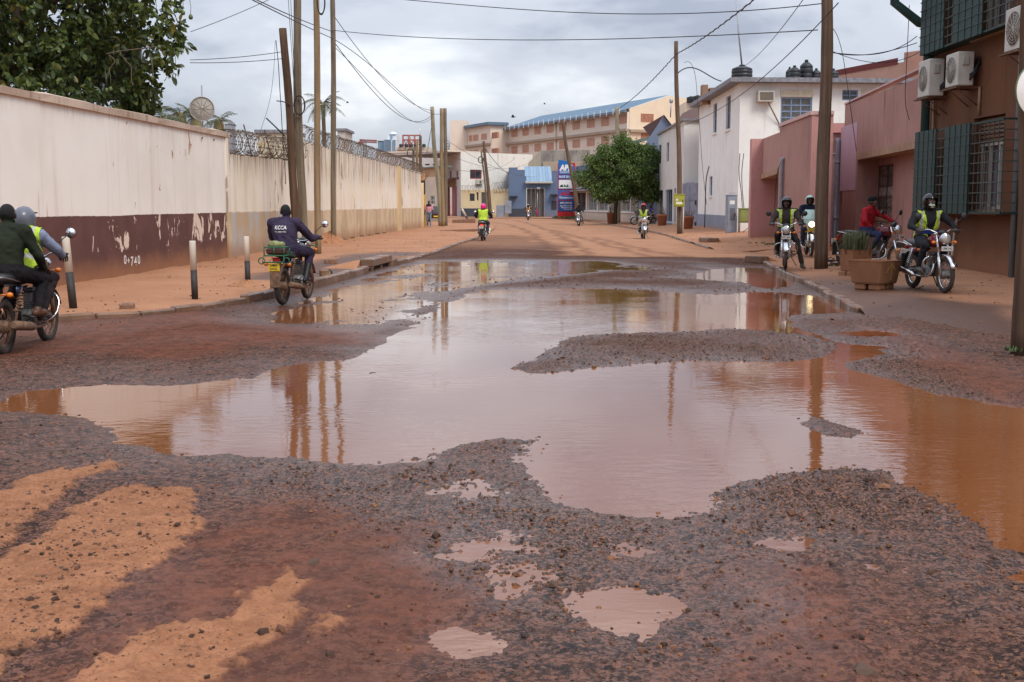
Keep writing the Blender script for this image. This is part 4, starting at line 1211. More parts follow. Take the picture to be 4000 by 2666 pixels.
drop([(3243, 100), (3268, 130), (3290, 200), (3305, 300), (3325, 440), (3345, 590)], 27.6, .008, 'slack wire falling from thick pole to pink wall')
drop([(3552, 20), (3546, 150), (3540, 280), (3533, 400), (3552, 470)], 28.4, .009, 'loose wire hanging from corner of brown building')
drop([(2770, 650), (2757, 700), (2755, 800), (2752, 890)], 66.0, .03, 'black cable running down the white house front')
drop([(2890, 600), (2885, 680), (2895, 740), (2900, 816)], 58.6, .02, 'left black feed cable entering green cabinet')
drop([(2905, 600), (2896, 680), (2900, 750), (2906, 816)], 58.6, .02, 'right black feed cable entering green cabinet')
drop([(2672, 245), (2690, 240), (2705, 255), (2718, 300), (2725, 400), (2735, 520), (2742, 640), (2760, 800)], 60.8, .012, 'thin wire from meter box pole down white wall')
# ---------------------------------------------------------------- brown shuttered building, right foreground
def bld(name, loc, label, cat='building'): return root_at(name, loc, label, cat)
def part(root, mb, name, mat): return under(root, mb.build(name, mat))
MAT_BROWN = plaster('brown_roughcast', (0.165, 0.072, 0.036), (0.135, 0.058, 0.03), stain=(0.05, 0.025, 0.015), amount=.7, streak=.8, bump=.7, grain=28, dust=.35, dust_h=.6)
MAT_DKGREEN = plain('dark_green_paint', (0.007, 0.034, 0.031), 0.6, var=.3, scale=4)
MAT_GREENBAR = plain('green_bar_paint', (0.05, 0.07, 0.06), 0.6, var=.3)
MAT_CREAMAC = plain('aged_white_metal', (0.55, 0.53, 0.47), 0.5, var=.1, scale=3)
B1 = bld('brown_building', (10.05, 26, 0), 'brown roughcast building with green window cages and air conditioners')
PB = Plane((10.05, 15.5), (10.05, 29.0))
wl_ = (24.35 - 15.5, 26.0 - 15.5, 1.50, 3.45); wu_ = (24.35 - 15.5, 26.0 - 15.5, 5.25, 7.2); wn_ = (16.5 - 15.5, 22.2 - 15.5, 1.5, 3.45)
mb = MB(); facade(mb, PB, -.1, 9.5, [wl_, wu_, wn_], .25)
mb.quad((10.05, 29.0, -.1), (17, 29.0, -.1), (17, 29.0, 9.5), (10.05, 29.0, 9.5)); mb.quad((10.05, 15.5, -.1), (17, 15.5, -.1), (17, 15.5, 9.5), (10.05, 15.5, 9.5))
mb.quad((10.05, 15.5, 9.5), (17, 15.5, 9.5), (17, 29, 9.5), (10.05, 29, 9.5)); part(B1, mb, 'wall', MAT_BROWN)
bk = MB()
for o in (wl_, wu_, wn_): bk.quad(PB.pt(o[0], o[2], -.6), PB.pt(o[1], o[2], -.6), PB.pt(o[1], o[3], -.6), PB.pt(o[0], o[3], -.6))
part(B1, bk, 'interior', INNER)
FRAME_W = plain('cream_window_frame', (.52, .47, .40), .5)
for o in (wl_, wu_):
    z0, z1 = o[2], o[3]; f = MB()
    for y in (24.37, 24.95, 25.5, 25.9): f.pbox(PB, y - 15.5, y - 15.5 + .07, z0, z1 - .55, -.24, -.17)
    f.pbox(PB, o[0], o[1], z0, z0 + .06, -.241, -.168); f.pbox(PB, o[0], o[1], z1 - .6, z1 - .54, -.241, -.168)
    w = part(B1, f, 'window', FRAME_W)
    for i in range(6):
        s = MB(); zz = z1 - .52 + .088 * i; s.pbox(PB, o[0] + .02, o[1] - .02, zz, zz + .055, -.20, -.15); q = s.build('louvre_slat', plain('louvre_wood', (.22, .10, .05), .6), w)
    for (ya, yb, c) in ((24.46, 24.93, (.06, .10, .32)), (25.04, 25.46, (.20, .20, .26)), (25.6, 25.9, (.30, .26, .26))):
        s = MB(); n = 12
        rings = [[PB.pt(ya - 15.5 + (yb - ya) * i / n, z, -.3 + .03 * math.sin(i * 2.2)) for z in (z0 + .06, z1 - .6)] for i in range(n + 1)]
        for a, b in zip(rings[:-1], rings[1:]): s.quad(a[0], b[0], b[1], a[1])
        q = s.build('curtain', plain('curtain_%.2f' % c[2], c, .85), w)
sl = MB(); sl.pbox(PB, wl_[0] - .1, wl_[1] + .1, 1.38, 1.495, -.2, .14); part(B1, sl, 'window_sill', plain('sill_concrete', (.30, .20, .13), .8))
sl = MB(); sl.pbox(PB, wu_[0] - .1, wu_[1] + .1, 5.08, 5.245, -.2, .14); part(B1, sl, 'window_sill', plain('sill_concrete', (.30, .20, .13), .8))
def cage(y0, y1, z0, z1, panels, name='window_grille'):
    d = .36; f = MB()
    for z in (z0, z1): 
        f.pbox(PB, y0 - 15.5, y1 - 15.5, z - .02, z + .02, d - .02, d + .02)
        for y in (y0, y1): f.pbox(PB, y - 15.5 - .02, y - 15.5 + .02, z - .019, z + .019, 0, d - .021)
    f.pbox(PB, y0 - 15.5 + .021, y1 - 15.5 - .021, z0 - .012, z0 + .002, 0.01, d - .021)
    g = part(B1, f, name, MAT_DKGREEN)
    def sub(m, nm, mt):
        q = m.build(nm, mt, g)
    nv = int((y1 - y0) / .235)
    for i in range(nv + 1):
        y = y0 + (y1 - y0) * i / nv
        if any(a + .05 < y < b - .05 for a, b in panels): continue
        m = MB(); m.pbox(PB, y - 15.5 - .009, y - 15.5 + .009, z0 + .021, z1 - .021, d - .009, d + .009); sub(m, 'upright_bar', MAT_GREENBAR)
    nh = int((z1 - z0) / .19)
    for i in range(1, nh):
        z = z0 + (z1 - z0) * i / nh
        m = MB(); m.pbox(PB, y0 - 15.5 - .06, y1 - 15.5 + .04, z - .009, z + .009, d + .010, d + .028); m.pbox(PB, y0 - 15.5 - .009, y0 - 15.5 + .009, z - .009, z + .009, .0, d + .009); sub(m, 'cross_bar', MAT_GREENBAR)
    for (a, b) in panels:
        n = 9
        for i in range(n):
            ya = a + (b - a) * i / n
            m = MB(); m.pbox(PB, ya - 15.5 + .008, ya + (b - a) / n - 15.5 - .008, z0 - .03, z1 + .03, d + .032 + .010 * (i % 2), d + .050 + .010 * (i % 2)); sub(m, 'panel_slat', MAT_DKGREEN)
        for i in range(1, nh):
            z = z0 + (z1 - z0) * i / nh; m = MB(); m.pbox(PB, a - 15.5 - .03, b - 15.5 + .03, z - .006, z + .006, d + .062, d + .072); sub(m, 'panel_strap', MAT_GREENBAR)
    return g
cage(23.5, 28.6, 1.43, 3.28, [(27.15, 28.55), (25.15, 26.6)])
cage(22.9, 28.5, 5.12, 7.1, [(26.95, 28.45), (24.75, 26.4)])
cage(15.9, 21.9, 1.30, 3.28, [(20.2, 21.85), (17.5, 19.0)])
def ac_unit(yn, z0, z1, w, label, dep=.36, xo=9.55):
    r = root_at('air_conditioner', (xo + dep / 2, yn + w / 2, z0), label, 'air conditioner', 'air conditioners on the brown building')
    m = MB(); m.bbox((xo, yn, z0), (xo + dep, yn + w, z1), .02); under(r, m.build('casing', MAT_CREAMAC))
    fr = MB(); c = Vector((xo - .004, yn + w * .52, (z0 + z1) / 2)); R = min(w, z1 - z0) * .40
    for k in range(6): fr.tube([c + Vector((-.006, R * (k + 1) / 6 * math.cos(t), R * (k + 1) / 6 * math.sin(t))) for t in np.linspace(0, 2 * math.pi, 25)[:-1]], .006, 4, closed=True)
    for k in range(6):
        t = math.pi * k / 6; fr.tube([c + Vector((-.010, R * math.cos(t), R * math.sin(t))), c - Vector((.010, R * math.cos(t), R * math.sin(t)))], .005, 4)
    under(r, fr.build('fan_guard', MAT_CREAMAC))
    q = MB(); q.lathe([(.02, -.003), (R * .97, -.003), (R * .97, .001), (.02, .001)], 28, c, (-1, 0, 0)); under(r, q.build('fan_recess', plain('fan_dark', (.10, .075, .05), .6)))
    q = MB(); q.lathe([(.004, -.02), (.05, -.02), (.055, -.005)], 12, c, (-1, 0, 0)); under(r, q.build('fan_hub', MAT_CREAMAC))
    q = MB(); q.bbox((xo + .1, yn - .03, z0 + (z1 - z0) * .60), (xo + .24, yn - .002, z0 + (z1 - z0) * .85), .01); under(r, q.build('terminal_cover', plain('ac_cover', (.42, .40, .35), .55)))
    q = MB(); a = Vector((xo + .26, yn - .02, z0 + .12))
    for k in range(3): q.tube(smooth3([a + Vector((0, 0, .05 * k)), a + Vector((.05, -.08, .08 + .04 * k)), a + Vector((.16, -.05, .22 + .05 * k)), Vector((10.05, yn + .02, z0 + .5 + .05 * k))]), .018, 6)
    under(r, q.build('refrigerant_pipes', BLACK))
    q = MB()
    for y in (yn + .12, yn + w - .12):
        q.box((xo - .05, y - .02, z0 - .05), (10.05, y + .02, z0 - .004)); q.tube([(10.04, y, z0 - .4), (xo + .05, y, z0 - .05)], .014, 5)
    q.box((xo - .06, yn - .12, z0 - .056), (xo + .02, yn + w + .1, z0 - .03)); under(r, q.build('bracket', RUST))
    return r
ac_unit(27.5, 4.08, 4.92, .72, 'yellowed air conditioner with round fan, farthest of three on brown wall')
ac_unit(25.75, 4.14, 4.86, .70, 'white air conditioner between two others under upper cage')
ac_unit(22.5, 4.52, 5.33, .86, 'large white air conditioner at top right edge')
lg = MB(); lg.lathe([(.002, -.03), (.045, -.03)], 16, (9.82, 25.745, 4.76), (0, -1, 0)); tag(lg.build('maker_badge', plain('badge_blue', (.05, .08, .35), .4)), 'small round blue badge on the middle air conditioner', 'badge')
pp = MB(); pp.tube([(9.98, 23.55, .1), (9.98, 23.55, 9.4)], .055, 10); part(B1, pp, 'downpipe', plain('blue_grey_pipe', (.16, .20, .22), .5))
pp = MB(); pp.tube([(9.96, 28.75, .1), (9.96, 28.75, 6.9), (9.75, 28.75, 7.3)], .125, 12)
a = AT(3592, 90, 28.75); b = AT(3495, 12, 28.75); pp.tube([Vector((9.96, 28.75, 5.85)), a, b, b + Vector((-.02, 0, 1.2))], .11, 10); part(B1, pp, 'green_downpipe', plain('green_pipe', (.018, .06, .055), .5))
pp = MB(); pp.tube([(9.99, 28.35, 1.2), (9.99, 28.35, 5.0)], .03, 8); pp.tube([(9.99, 28.5, 3.3), (9.99, 28.5, 5.0)], .03, 8); part(B1, pp, 'thin_pipe', plain('tan_pipe', (.33, .19, .12), .6))
pp = MB(); pp.tube([(10.01, 25.65, 3.5), (10.01, 25.65, 4.1)], .03, 8); part(B1, pp, 'thin_pipe', plain('tan_pipe', (.33, .19, .12), .6))
pp = MB(); pp.tube(smooth3([Vector((10.0, 26.6, 1.3)), Vector((9.98, 26.75, .7)), Vector((9.98, 26.75, .2)), Vector((9.88, 26.7, .15))]), .025, 8); part(B1, pp, 'white_drain_pipe', plain('white_pipe', (.60, .55, .50), .5))

# ---------------------------------------------------------------- pink buildings
MAT_PINK = plaster('pink_roughcast', (0.44, 0.245, 0.205), (0.37, 0.20, 0.17), stain=(.15, .075, .06), amount=.7, streak=.8, bump=.7, grain=26, dust=.4, dust_h=.5)
MAT_PINK_LIT = plaster('pink_roughcast_lit', (0.56, 0.30, 0.28), (0.50, 0.26, 0.24), stain=(.2, .1, .08), amount=.7, streak=.8, bump=.5, grain=22, dust=.4)  # camera-facing copy of the pink, with the stronger light put into its colour
MAT_LAV = plaster('lavender_paint', (0.55, 0.37, 0.42), (0.52, 0.34, 0.39), stain=(.3, .18, .16), amount=.2, bump=.15)
MAT_LEDGE = plaster('stained_ledge', (0.42, 0.26, 0.17), (0.28, 0.17, 0.11), stain=(.05, .035, .03), amount=1.0, streak=.9)
GREENF = plain('dark_window_steel', (.055, .05, .04), .6)
PANE_M = [plain('dusty_pane_%d' % i, c, .25, var=.2) for i, c in enumerate(((.10, .10, .09), (.18, .17, .15), (.34, .32, .30), (.06, .07, .07)))]
def steel_window(root, P, o, nx, ny, depth=.1, seed=0, pm=None):
    f = MB(); a, b, c, d = o; fw = .045; rg = random.Random(seed)
    for u in [a + (b - a) * i / nx for i in range(nx + 1)]: f.pbox(P, u - fw / 2, u + fw / 2, c, d, -depth - .02, -depth + .02)
    for z in [c + (d - c) * i / ny for i in range(ny + 1)]: f.pbox(P, a + fw / 2, b - fw / 2, z - fw / 2, z + fw / 2, -depth - .018, -depth + .018)
    w = part(root, f, 'window', GREENF)
    for i in range(nx):
        for j in range(ny):
            m = MB(); m.pbox(P, a + (b - a) * i / nx + .01, a + (b - a) * (i + 1) / nx - .01, c + (d - c) * j / ny + .01, c + (d - c) * (j + 1) / ny - .01, -depth - .012, -depth - .006)
            q = m.build('pane', (pm or PANE_M)[rg.randrange(len(pm or PANE_M))], w)
    return w
B2 = bld('pink_building', (10.6, 34, 0), 'pink roughcast building with overhanging upper wall beside brown building')
PCu = Plane((10.06, 29.06), (11.19, 40.2)); PCl = Plane((10.06 + .6, 29.06), (11.19 + .6, 40.2 + .06))
uC = PCu.hit(3350, 600)[0]
mb = MB(); facade(mb, PCu, 3.2, 4.8, (), u0=0.0, u1=uC, top=lambda u: 4.72 + .2 * u / PCu.len); part(B2, mb, 'upper_wall', MAT_PINK)
mb = MB(); mb.pbox(PCu, 0.0, uC - .01, 3.0, 3.198, -.62, .03); part(B2, mb, 'ledge', MAT_LEDGE)
wo = PCl.rect(3420, 646, 3487, 850)
mb = MB(); facade(mb, PCl, -.1, 3.0, [wo], .18, u1=PCl.hit(3346, 700)[0]); part(B2, mb, 'lower_wall', MAT_PINK)
steel_window(B2, PCl, wo, 2, 5, .1, 3)
ws_ = MB(); ws_.pbox(PCl, wo[0] - .06, wo[1] + .06, wo[2] - .1, wo[2] - .002, -.1, .06); part(B2, ws_, 'window_sill', MAT_LEDGE)
mb = MB(); facade(mb, PCu, -.1, 4.9, (), u0=uC + .002, top=lambda u: 4.72 + .2 * u / PCu.len)
a, b = PCu.pt(uC + .002, 0), PCu.pt(uC + .002, 0, -1.2); mb.quad(Vector((a.x, a.y, -.1)), Vector((b.x, b.y, -.1)), Vector((b.x, b.y, 4.8)), Vector((a.x, a.y, 4.8)))
a, b = PCu.pt(PCu.len, 0), PCu.pt(PCu.len, 0, -4); mb.quad(Vector((a.x, a.y, -.1)), Vector((b.x, b.y, -.1)), Vector((b.x, b.y, 4.9)), Vector((a.x, a.y, 4.9)))
mb.quad(*(PCu.pt(u, 4.72 + .2 * u / PCu.len - .02, d) for u, d in ((0, -.01), (PCu.len, -.01), (PCu.len, -6), (0, -6)))); part(B2, mb, 'wing_wall', MAT_PINK)
lo = PCu.rect(3283, 490, 3345, 745); mb = MB(); mb.pbox(PCu, lo[0], lo[1], lo[2], lo[3], .002, .012); part(B2, mb, 'lavender_panel', MAT_LAV)
cp = MB(); cp.pbox(PCu, 0, PCu.len, 4.93, 4.98, -.2, .04); part(B2, cp, 'coping', plain('pale_coping', (.58, .40, .38), .8))
PD = Plane((9.55, 41.0), (11.6, 41.0)); do = PD.rect(3239, 600, 3271, 945)
mb = MB(); facade(mb, PD, -.1, 4.38, [(do[0], do[1], .1, do[3])], .15); part(B2, mb, 'recess_wall', MAT_PINK_LIT)
mb = MB(); mb.pbox(PD, do[0] + .01, do[1] - .01, .12, do[3] - .01, -.12, -.07); dr = part(B2, mb, 'door', plain('pale_pink_door', (.62, .40, .40), .6))
u0, z0 = PCu.hit(3278, 948); z1 = PCu.hit(3283, 548)[1]; u0 = PCu.hit(3279, 760)[0]
pp = MB(); p0 = PCu.pt(u0, .33, .10); pp.tube(smooth3([p0 + Vector((-.12, -.12, -.02)), p0 + Vector((0, 0, .08))], 1) + [PCu.pt(u0, 2.0, .1)] + smooth3([PCu.pt(u0, z1 - .2, .1), PCu.pt(u0, z1, .1), PCu.pt(u0 + .35, z1, .08)], 2), .085, 12)
part(B2, pp, 'grey_downpipe', plain('grey_pvc', (.26, .26, .29), .45)); 
for z in (1.1, 3.0): pp = MB(); pp.tube([PCu.pt(u0, z, .1), PCu.pt(u0, z + .07, .1)], .095, 12); part(B2, pp, 'pipe_collar', plain('grey_pvc', (.26, .26, .29), .45))

B3 = bld('pink_annex', (9.2, 39, 0), 'lower pink building with canopy and slim window before white house')
PBk = Plane((8.91, 35.5), (9.22, 41.12)); PBe = Plane((8.91, 35.5), (9.55, 35.5))
mb = MB(); facade(mb, PBk, -.1, 4.25, top=lambda u: 4.32 - .12 * u / PBk.len)
mb.quad(*(PBk.pt(u, 4.2, d) for u, d in ((0, -.002), (PBk.len, -.002), (PBk.len, -.5), (0, -.5)))); part(B3, mb, 'wall', MAT_PINK)
mb = MB(); facade(mb, PBe, -.1, 4.32); mb.quad((9.55, 35.5, -.1), (9.55, 41, -.1), (9.55, 41, 4.3), (9.55, 35.5, 4.3)); part(B3, mb, 'end_wall', MAT_PINK_LIT)
cp = MB(); cp.pbox(PBk, -.02, PBk.len, 4.25, 4.36, -.18, .05); cp.pbox(PBe, .19, PBe.len, 4.25, 4.36, -.1, .05); part(B3, cp, 'coping', plain('pale_coping', (.58, .40, .38), .8))
PAu = Plane((9.24, 41.15), (10.52, 50.0)); PAl = Plane((9.24 + .95, 41.15), (10.52 + .95, 50.0))
mb = MB(); facade(mb, PAu, 2.85, 4.2, top=lambda u: 4.08 + .26 * u / PAu.len); mb.quad(PAu.pt(0, 4.05, -.01), PAu.pt(PAu.len, 4.3, -.01), PAu.pt(PAu.len, 4.3, -5), PAu.pt(0, 4.05, -5)); part(B3, mb, 'upper_wall', MAT_PINK)
mb = MB(); mb.pbox(PAu, .01, PAu.len - .01, 2.66, 2.848, -1.0, .06); part(B3, mb, 'canopy', MAT_LEDGE)
wo = PAl.rect(2979, 717, 3003, 853); mb = MB(); facade(mb, PAl, -.1, 2.66, [wo], .15); part(B3, mb, 'lower_wall', MAT_PINK)
steel_window(B3, PAl, wo, 2, 5, .08, 5)
PF = Plane((10.06, 50.0), (11.6, 50.0)); mb = MB(); facade(mb, PF, -.1, 4.34); mb.quad((10.06, 50, -.1), (10.06, 50.4, -.1), (10.06, 50.4, 4.34), (10.06, 50, 4.34)); part(B3, mb, 'fin_wall', MAT_PINK_LIT)
u0 = PBk.hit(3061, 760)[0]; z1 = PBk.hit(3061, 622)[1]; pp = MB(); pp.tube([PBk.pt(u0, .2, .09), PBk.pt(u0, 1.5, .09)] + smooth3([PBk.pt(u0, z1 - .2, .09), PBk.pt(u0, z1, .09), PBk.pt(u0, z1 + .02, -.1)], 2), .07, 10); part(B3, pp, 'grey_downpipe', plain('grey_pvc', (.26, .26, .29), .45))
k = MB(); k.tube(smooth3([PBk.pt(PBk.hit(3050, 660)[0], 3.0, .03), PBk.pt(PBk.hit(3036, 700)[0], 2.6, .04), PBk.pt(PBk.hit(3030, 800)[0], 1.6, .03), PBk.pt(PBk.hit(3028, 870)[0], .8, .03)]), .012, 5); part(B3, k, 'cable', WIRE)

# ---------------------------------------------------------------- white two storey house
MAT_WH = plaster('white_house_paint', (0.86, 0.865, 0.84), (0.80, 0.80, 0.77), stain=(.36, .28, .2), amount=.45, streak=.6, bump=.12, dust=.25, dust_h=.8)
MAT_DADO = plaster('blue_grey_dado', (0.27, 0.30, 0.38), amount=.3, dust=.4, dust_h=.4)
MAT_SLAB = plain('grey_roof_edge', (.22, .22, .25), .7, var=.3)
BLUEF = plain('blue_window_frame', (.22, .30, .46), .5); SHADE = plain('cream_shade', (.66, .60, .46), .6)
B4 = bld('white_house', (11.5, 62, 0), 'white two storey house with black rooftop tanks')
C0 = Vector((11.35, 59.6)); PWL = Plane((11.35, 59.6), (11.6, 74.0)); PWR = Plane((11.35, 59.6), (24.0, 60.4))
opsR = [PWR.rect(3049, 381, 3172, 490), PWR.rect(3290, 352, 3352, 393), PWR.rect(3362, 376, 3470, 470)]
opsL = [PWL.rect(2786, 405, 2800, 520), PWL.rect(2836, 376, 2854, 506), PWL.rect(2771, 690, 2782, 766)]
mb = MB(); facade(mb, PWR, -.1, 7.6, opsR, .18); part(B4, mb, 'front_wall', MAT_WH)
mb = MB(); facade(mb, PWL, -.1, 7.6, opsL, .18); part(B4, mb, 'street_wall', MAT_WH)
mb = MB(); mb.pbox(PWL, .01, PWL.len, -.1, 1.02, .002, .03); part(B4, mb, 'dado', MAT_DADO)
mb = MB(); mb.prism([(10.75, 58.9), (24.5, 59.8), (24.5, 76), (11.05, 74.6)], 7.6, 7.82); part(B4, mb, 'roof_slab', MAT_SLAB)
w = window(B4, PWR, opsR[0], BLUEF, PANE_M[0], 3, 4, .1, .08, None, bars=None); w.matrix_parent_inverse = B4.matrix_basis.inverted()
for c in w.children: c.matrix_parent_inverse = Matrix()
a, b_, c, d = opsR[0]; g = MB()
for i in range(3):
    for j in range(3):
        ca, cb = a + (b_ - a) * (i + .5) / 3, c + (d - c) * (j + .5) / 3
        for s in (.30, .17):
            hw, hh = (b_ - a) / 3 * s * 1.3, (d - c) / 3 * s * 1.3
            for q in ((ca - hw, ca + hw, cb - hh - .012, cb - hh + .012), (ca - hw, ca + hw, cb + hh - .012, cb + hh + .012), (ca - hw - .012, ca - hw + .012, cb - hh, cb + hh), (ca + hw - .012, ca + hw + .012, cb - hh, cb + hh)): g.pbox(PWR, *q, -.16, -.14)
part(B4, g, 'ornamental_grille', plain('cream_grille', (.55, .50, .40), .6))
g = MB(); g.pbox(PWR, a - .02, b_ + .02, d + .02, d + .36, .002, .05); part(B4, g, 'window_shade', SHADE)
g = MB(); g.pbox(PWR, a - .05, b_ + .05, c - .12, c - .002, -.05, .1); part(B4, g, 'window_sill', MAT_SLAB)
o = opsR[2]; g = MB(); g.pbox(PWR, o[0], o[1], o[3] - .0, o[3] + .34, .002, .05); part(B4, g, 'window_shade', SHADE)
for o in (opsR[1], opsR[2]): 
    w = window(B4, PWR, o, BLUEF, GLASS, 2, 2, .1, .06); w.matrix_parent_inverse = B4.matrix_basis.inverted()
    for ch in w.children: ch.matrix_parent_inverse = Matrix()
for o in opsL:
    w = window(B4, PWL, o, BLUEF, GLASS, 1, 2, .12, .04, MAT_WH); w.matrix_parent_inverse = B4.matrix_basis.inverted()
    for ch in w.children: ch.matrix_parent_inverse = Matrix()
o = PWR.rect(2953, 359, 3016, 400); r = root_at('window_air_conditioner', PWR.pt(o[0], o[2]), 'box air conditioner on white house wall left of barred window', 'air conditioner')
g = MB(); g.pbox(PWR, o[0], o[1], o[2], o[3], .002, .45); under(r, g.build('casing', plain('ac_beige', (.50, .48, .42), .6)))
g = MB(); g.pbox(PWR, o[0] + .08, o[1] - .06, o[2] + .07, o[3] - .06, .451, .46); under(r, g.build('grille', plain('ac_dark', (.16, .13, .10), .7)))
g = MB(); g.tube([PWR.pt(o[0] + .5, o[2] - .02, .4), PWR.pt(o[0] + 1.25, o[2] - 1.15, .02)], .03, 6); under(r, g.build('stay', RUST))
TANK = plain('black_polyethylene', (.018, .02, .024), .45)
def tank(px, py0, py1, wpx, Y, label, name='water_tank', zb=None):
    p = AT(px, py1, Y); p.z = p.z if zb is None else zb; h = AT(px, py0, Y).z - p.z; r_ = wpx / F * Y / 2
    root = empty(name, (p.x, p.y, p.z - .02), label=label, cat='tank', group='black rooftop water tanks')
    m = MB(); prof = [(r_ * .98, 0)]
    n = 5
    for i in range(n): z = h * .78 * i / n; prof += [(r_, z + .02), (r_, z + h * .78 / n * .7), (r_ * .955, z + h * .78 / n * .8), (r_ * .955, z + h * .78 / n * .95)]
    prof += [(r_, h * .78), (r_ * .92, h * .84), (r_ * .45, h * .93), (r_ * .3, h * .94)]
    m.lathe(prof, 24); m.build('tank_shell', TANK, root)
    m = MB(); m.lathe([(r_ * .28, h * .935), (r_ * .28, h), (r_ * .2, h * 1.01)], 16); m.build('lid', TANK, root); return root
tank(2898, 253, 300, 80, 64, 'squat black tank near the white house roof corner', zb=7.83)
tank(3084, 262, 296, 30, 68, 'leftmost black tank of the roof cluster', zb=7.83); tank(3103, 256, 296, 44, 67.5, 'second tank of the roof cluster with faint lettering', zb=7.83); tank(3149, 234, 296, 50, 68, 'tallest black tank of the roof cluster', zb=7.83)
tank(3188, 267, 296, 36, 68, 'short tank just left of the thick pole', zb=7.83); tank(3255, 268, 294, 40, 68, 'small tank just right of the thick pole', zb=7.83)
mst = MB(); p = AT(2898, 255, 64.6); mst.tube([p, AT(2885, 130, 64.6), AT(2874, -30, 64.6)], [.05, .04, .025], 6); tag(mst.build('antenna_mast', STEEL), 'slim antenna mast rising beside the squat roof tank', 'mast')
st = MB(); p = AT(2749, 362, 70)
for x0, w in ((2738, 22), (2768, 26)): q = AT(x0, 362, 70); st.box((q.x, 69.5, 7.4), (q.x + w / F * 70, 70.2, AT(x0, 335 if x0 < 2750 else 333, 70).z - (0 if x0 < 2750 else .2)))
tag(st.build('roof_stack', MAT_LEDGE), 'stained masonry stubs on the white house roof edge', 'roof stub')

# gate, second white house, blue gabled house
gt = root_at('metal_gate', (11.3, 75, 0), 'tall grey sheet metal gate between the white houses', 'gate')
PGt = Plane((10.9, 76.0), (11.62, 74.3)); n = 4; MG = plain('gate_grey_paint', (.23, .24, .31), .55, var=.2, scale=2)
for i in range(n): m = MB(); m.pbox(PGt, PGt.len * i / n + .01, PGt.len * (i + 1) / n - .01, .1, 3.0 - .04 * abs(i - 1.5), -.03, 0.01 * (i % 2)); under(gt, m.build('sheet_panel', MG))
m = MB(); m.pbox(PGt, 0, PGt.len, 1.9, 1.96, .012, .04); m.pbox(PGt, 0, PGt.len, .5, .56, .012, .04); under(gt, m.build('rail', MG))
m = MB(); m.pbox(PGt, PGt.len - .22, PGt.len - .1, 1.6, 1.85, .012, .06); m.pbox(PGt, PGt.len - .22, PGt.len - .1, .3, .5, .012, .06); under(gt, m.build('hinge', INNER))
B5 = bld('white_shop_house', (11, 80, 0), 'narrow white house with slit windows and glass doors behind street tree')
PWL2 = Plane((10.94, 76.0), (11.3, 92.0)); PWR2 = Plane((10.94, 76.0), (14.6, 76.2))
ops = [PWL2.rect(2573, 568, 2583, 640), PWL2.rect(2604, 558, 2613, 632), PWL2.rect(2573, 744, 2589, 838), PWL2.rect(2599, 741, 2626, 868), PWL2.rect(2633, 737, 2640, 868)]
mb = MB(); facade(mb, PWL2, -.1, 6.9, ops, .2); part(B5, mb, 'street_wall', plaster('shop_house_paint', (0.66, 0.64, 0.60), (.60, .58, .55), amount=.2, dust=.3))
mb = MB(); facade(mb, PWR2, -.1, 6.9); part(B5, mb, 'side_wall', MAT_WH)
mb = MB(); mb.prism([(10.8, 75.8), (14.8, 76), (14.8, 92), (11.15, 92.1)], 6.9, 7.03); part(B5, mb, 'roof_edge', MAT_SLAB)
mb = MB(); mb.add([(12.2, 79, 7.04), (16, 79, 7.04), (16, 92, 7.04), (12.2, 92, 7.04), (12.8, 81, 8.4), (16, 81, 8.4), (16, 90, 8.4), (12.8, 90, 8.4)], [(0, 1, 5, 4), (1, 2, 6, 5), (2, 3, 7, 6), (3, 0, 4, 7), (4, 5, 6, 7)]); part(B5, mb, 'brown_roof', plain('brown_roof_sheet', (.20, .10, .075), .7))
for k, o in enumerate(ops):
    w = window(B5, PWL2, o, BLUEF, GLASS, 2 if k == 3 else 1, 1 if k > 1 else 2, .12, .06); w.matrix_parent_inverse = B5.matrix_basis.inverted()
    for ch in w.children: ch.matrix_parent_inverse = Matrix()
m = MB(); m.pbox(PWL2, ops[3][0] - .2, PWL2.hit(2650, 870)[0] if False else ops[3][1] + .6, .0, .35, .01, .7); part(B5, m, 'door_step', plain('step_blue_grey', (.33, .34, .36), .8))
B6 = bld('blue_gabled_house', (12, 95, 0), 'blue grey gable end behind the narrow white house')
ap = AT(2592, 455, 95); el_ = AT(2520, 565, 95); er = AT(2700, 600, 95)
mb = MB(); mb.add([(el_.x, 95, 0), (er.x, 95, 0), (er.x, 95, er.z), (ap.x, 95, ap.z), (el_.x, 95, el_.z)], [(0, 1, 2, 3, 4)]); mb.add([(el_.x, 95.25, 0), (er.x, 95.25, 0), (er.x, 95.25, er.z), (ap.x, 95.25, ap.z), (el_.x, 95.25, el_.z)], [(4, 3, 2, 1, 0)]); mb.quad((el_.x, 95, 0), (el_.x, 95.25, 0), (el_.x, 95.25, el_.z), (el_.x, 95, el_.z)); mb.quad((el_.x, 95, el_.z), (el_.x, 95.25, el_.z), (ap.x, 95.25, ap.z), (ap.x, 95, ap.z)); part(B6, mb, 'gable_wall', plaster('blue_gable_paint', (.20, .25, .36), amount=.2))
mb = MB(); mb.quad((er.x + .3, 94.7, er.z - .2), (ap.x, 94.7, ap.z + .1), (ap.x, 110, ap.z + .1), (er.x + .3, 110, er.z - .2)); part(B6, mb, 'roof', plain('brown_roof_sheet', (.20, .10, .075), .7))
dsh = MB(); p = AT(2622, 395, 96); dsh.tube([AT(2619, 460, 96), p], .05, 6); dsh.ell(p, (.16, .08, .22), 12, 8); tag(dsh.build('roof_antenna', STEEL), 'small dish antenna on a stalk over the brown roof', 'antenna')

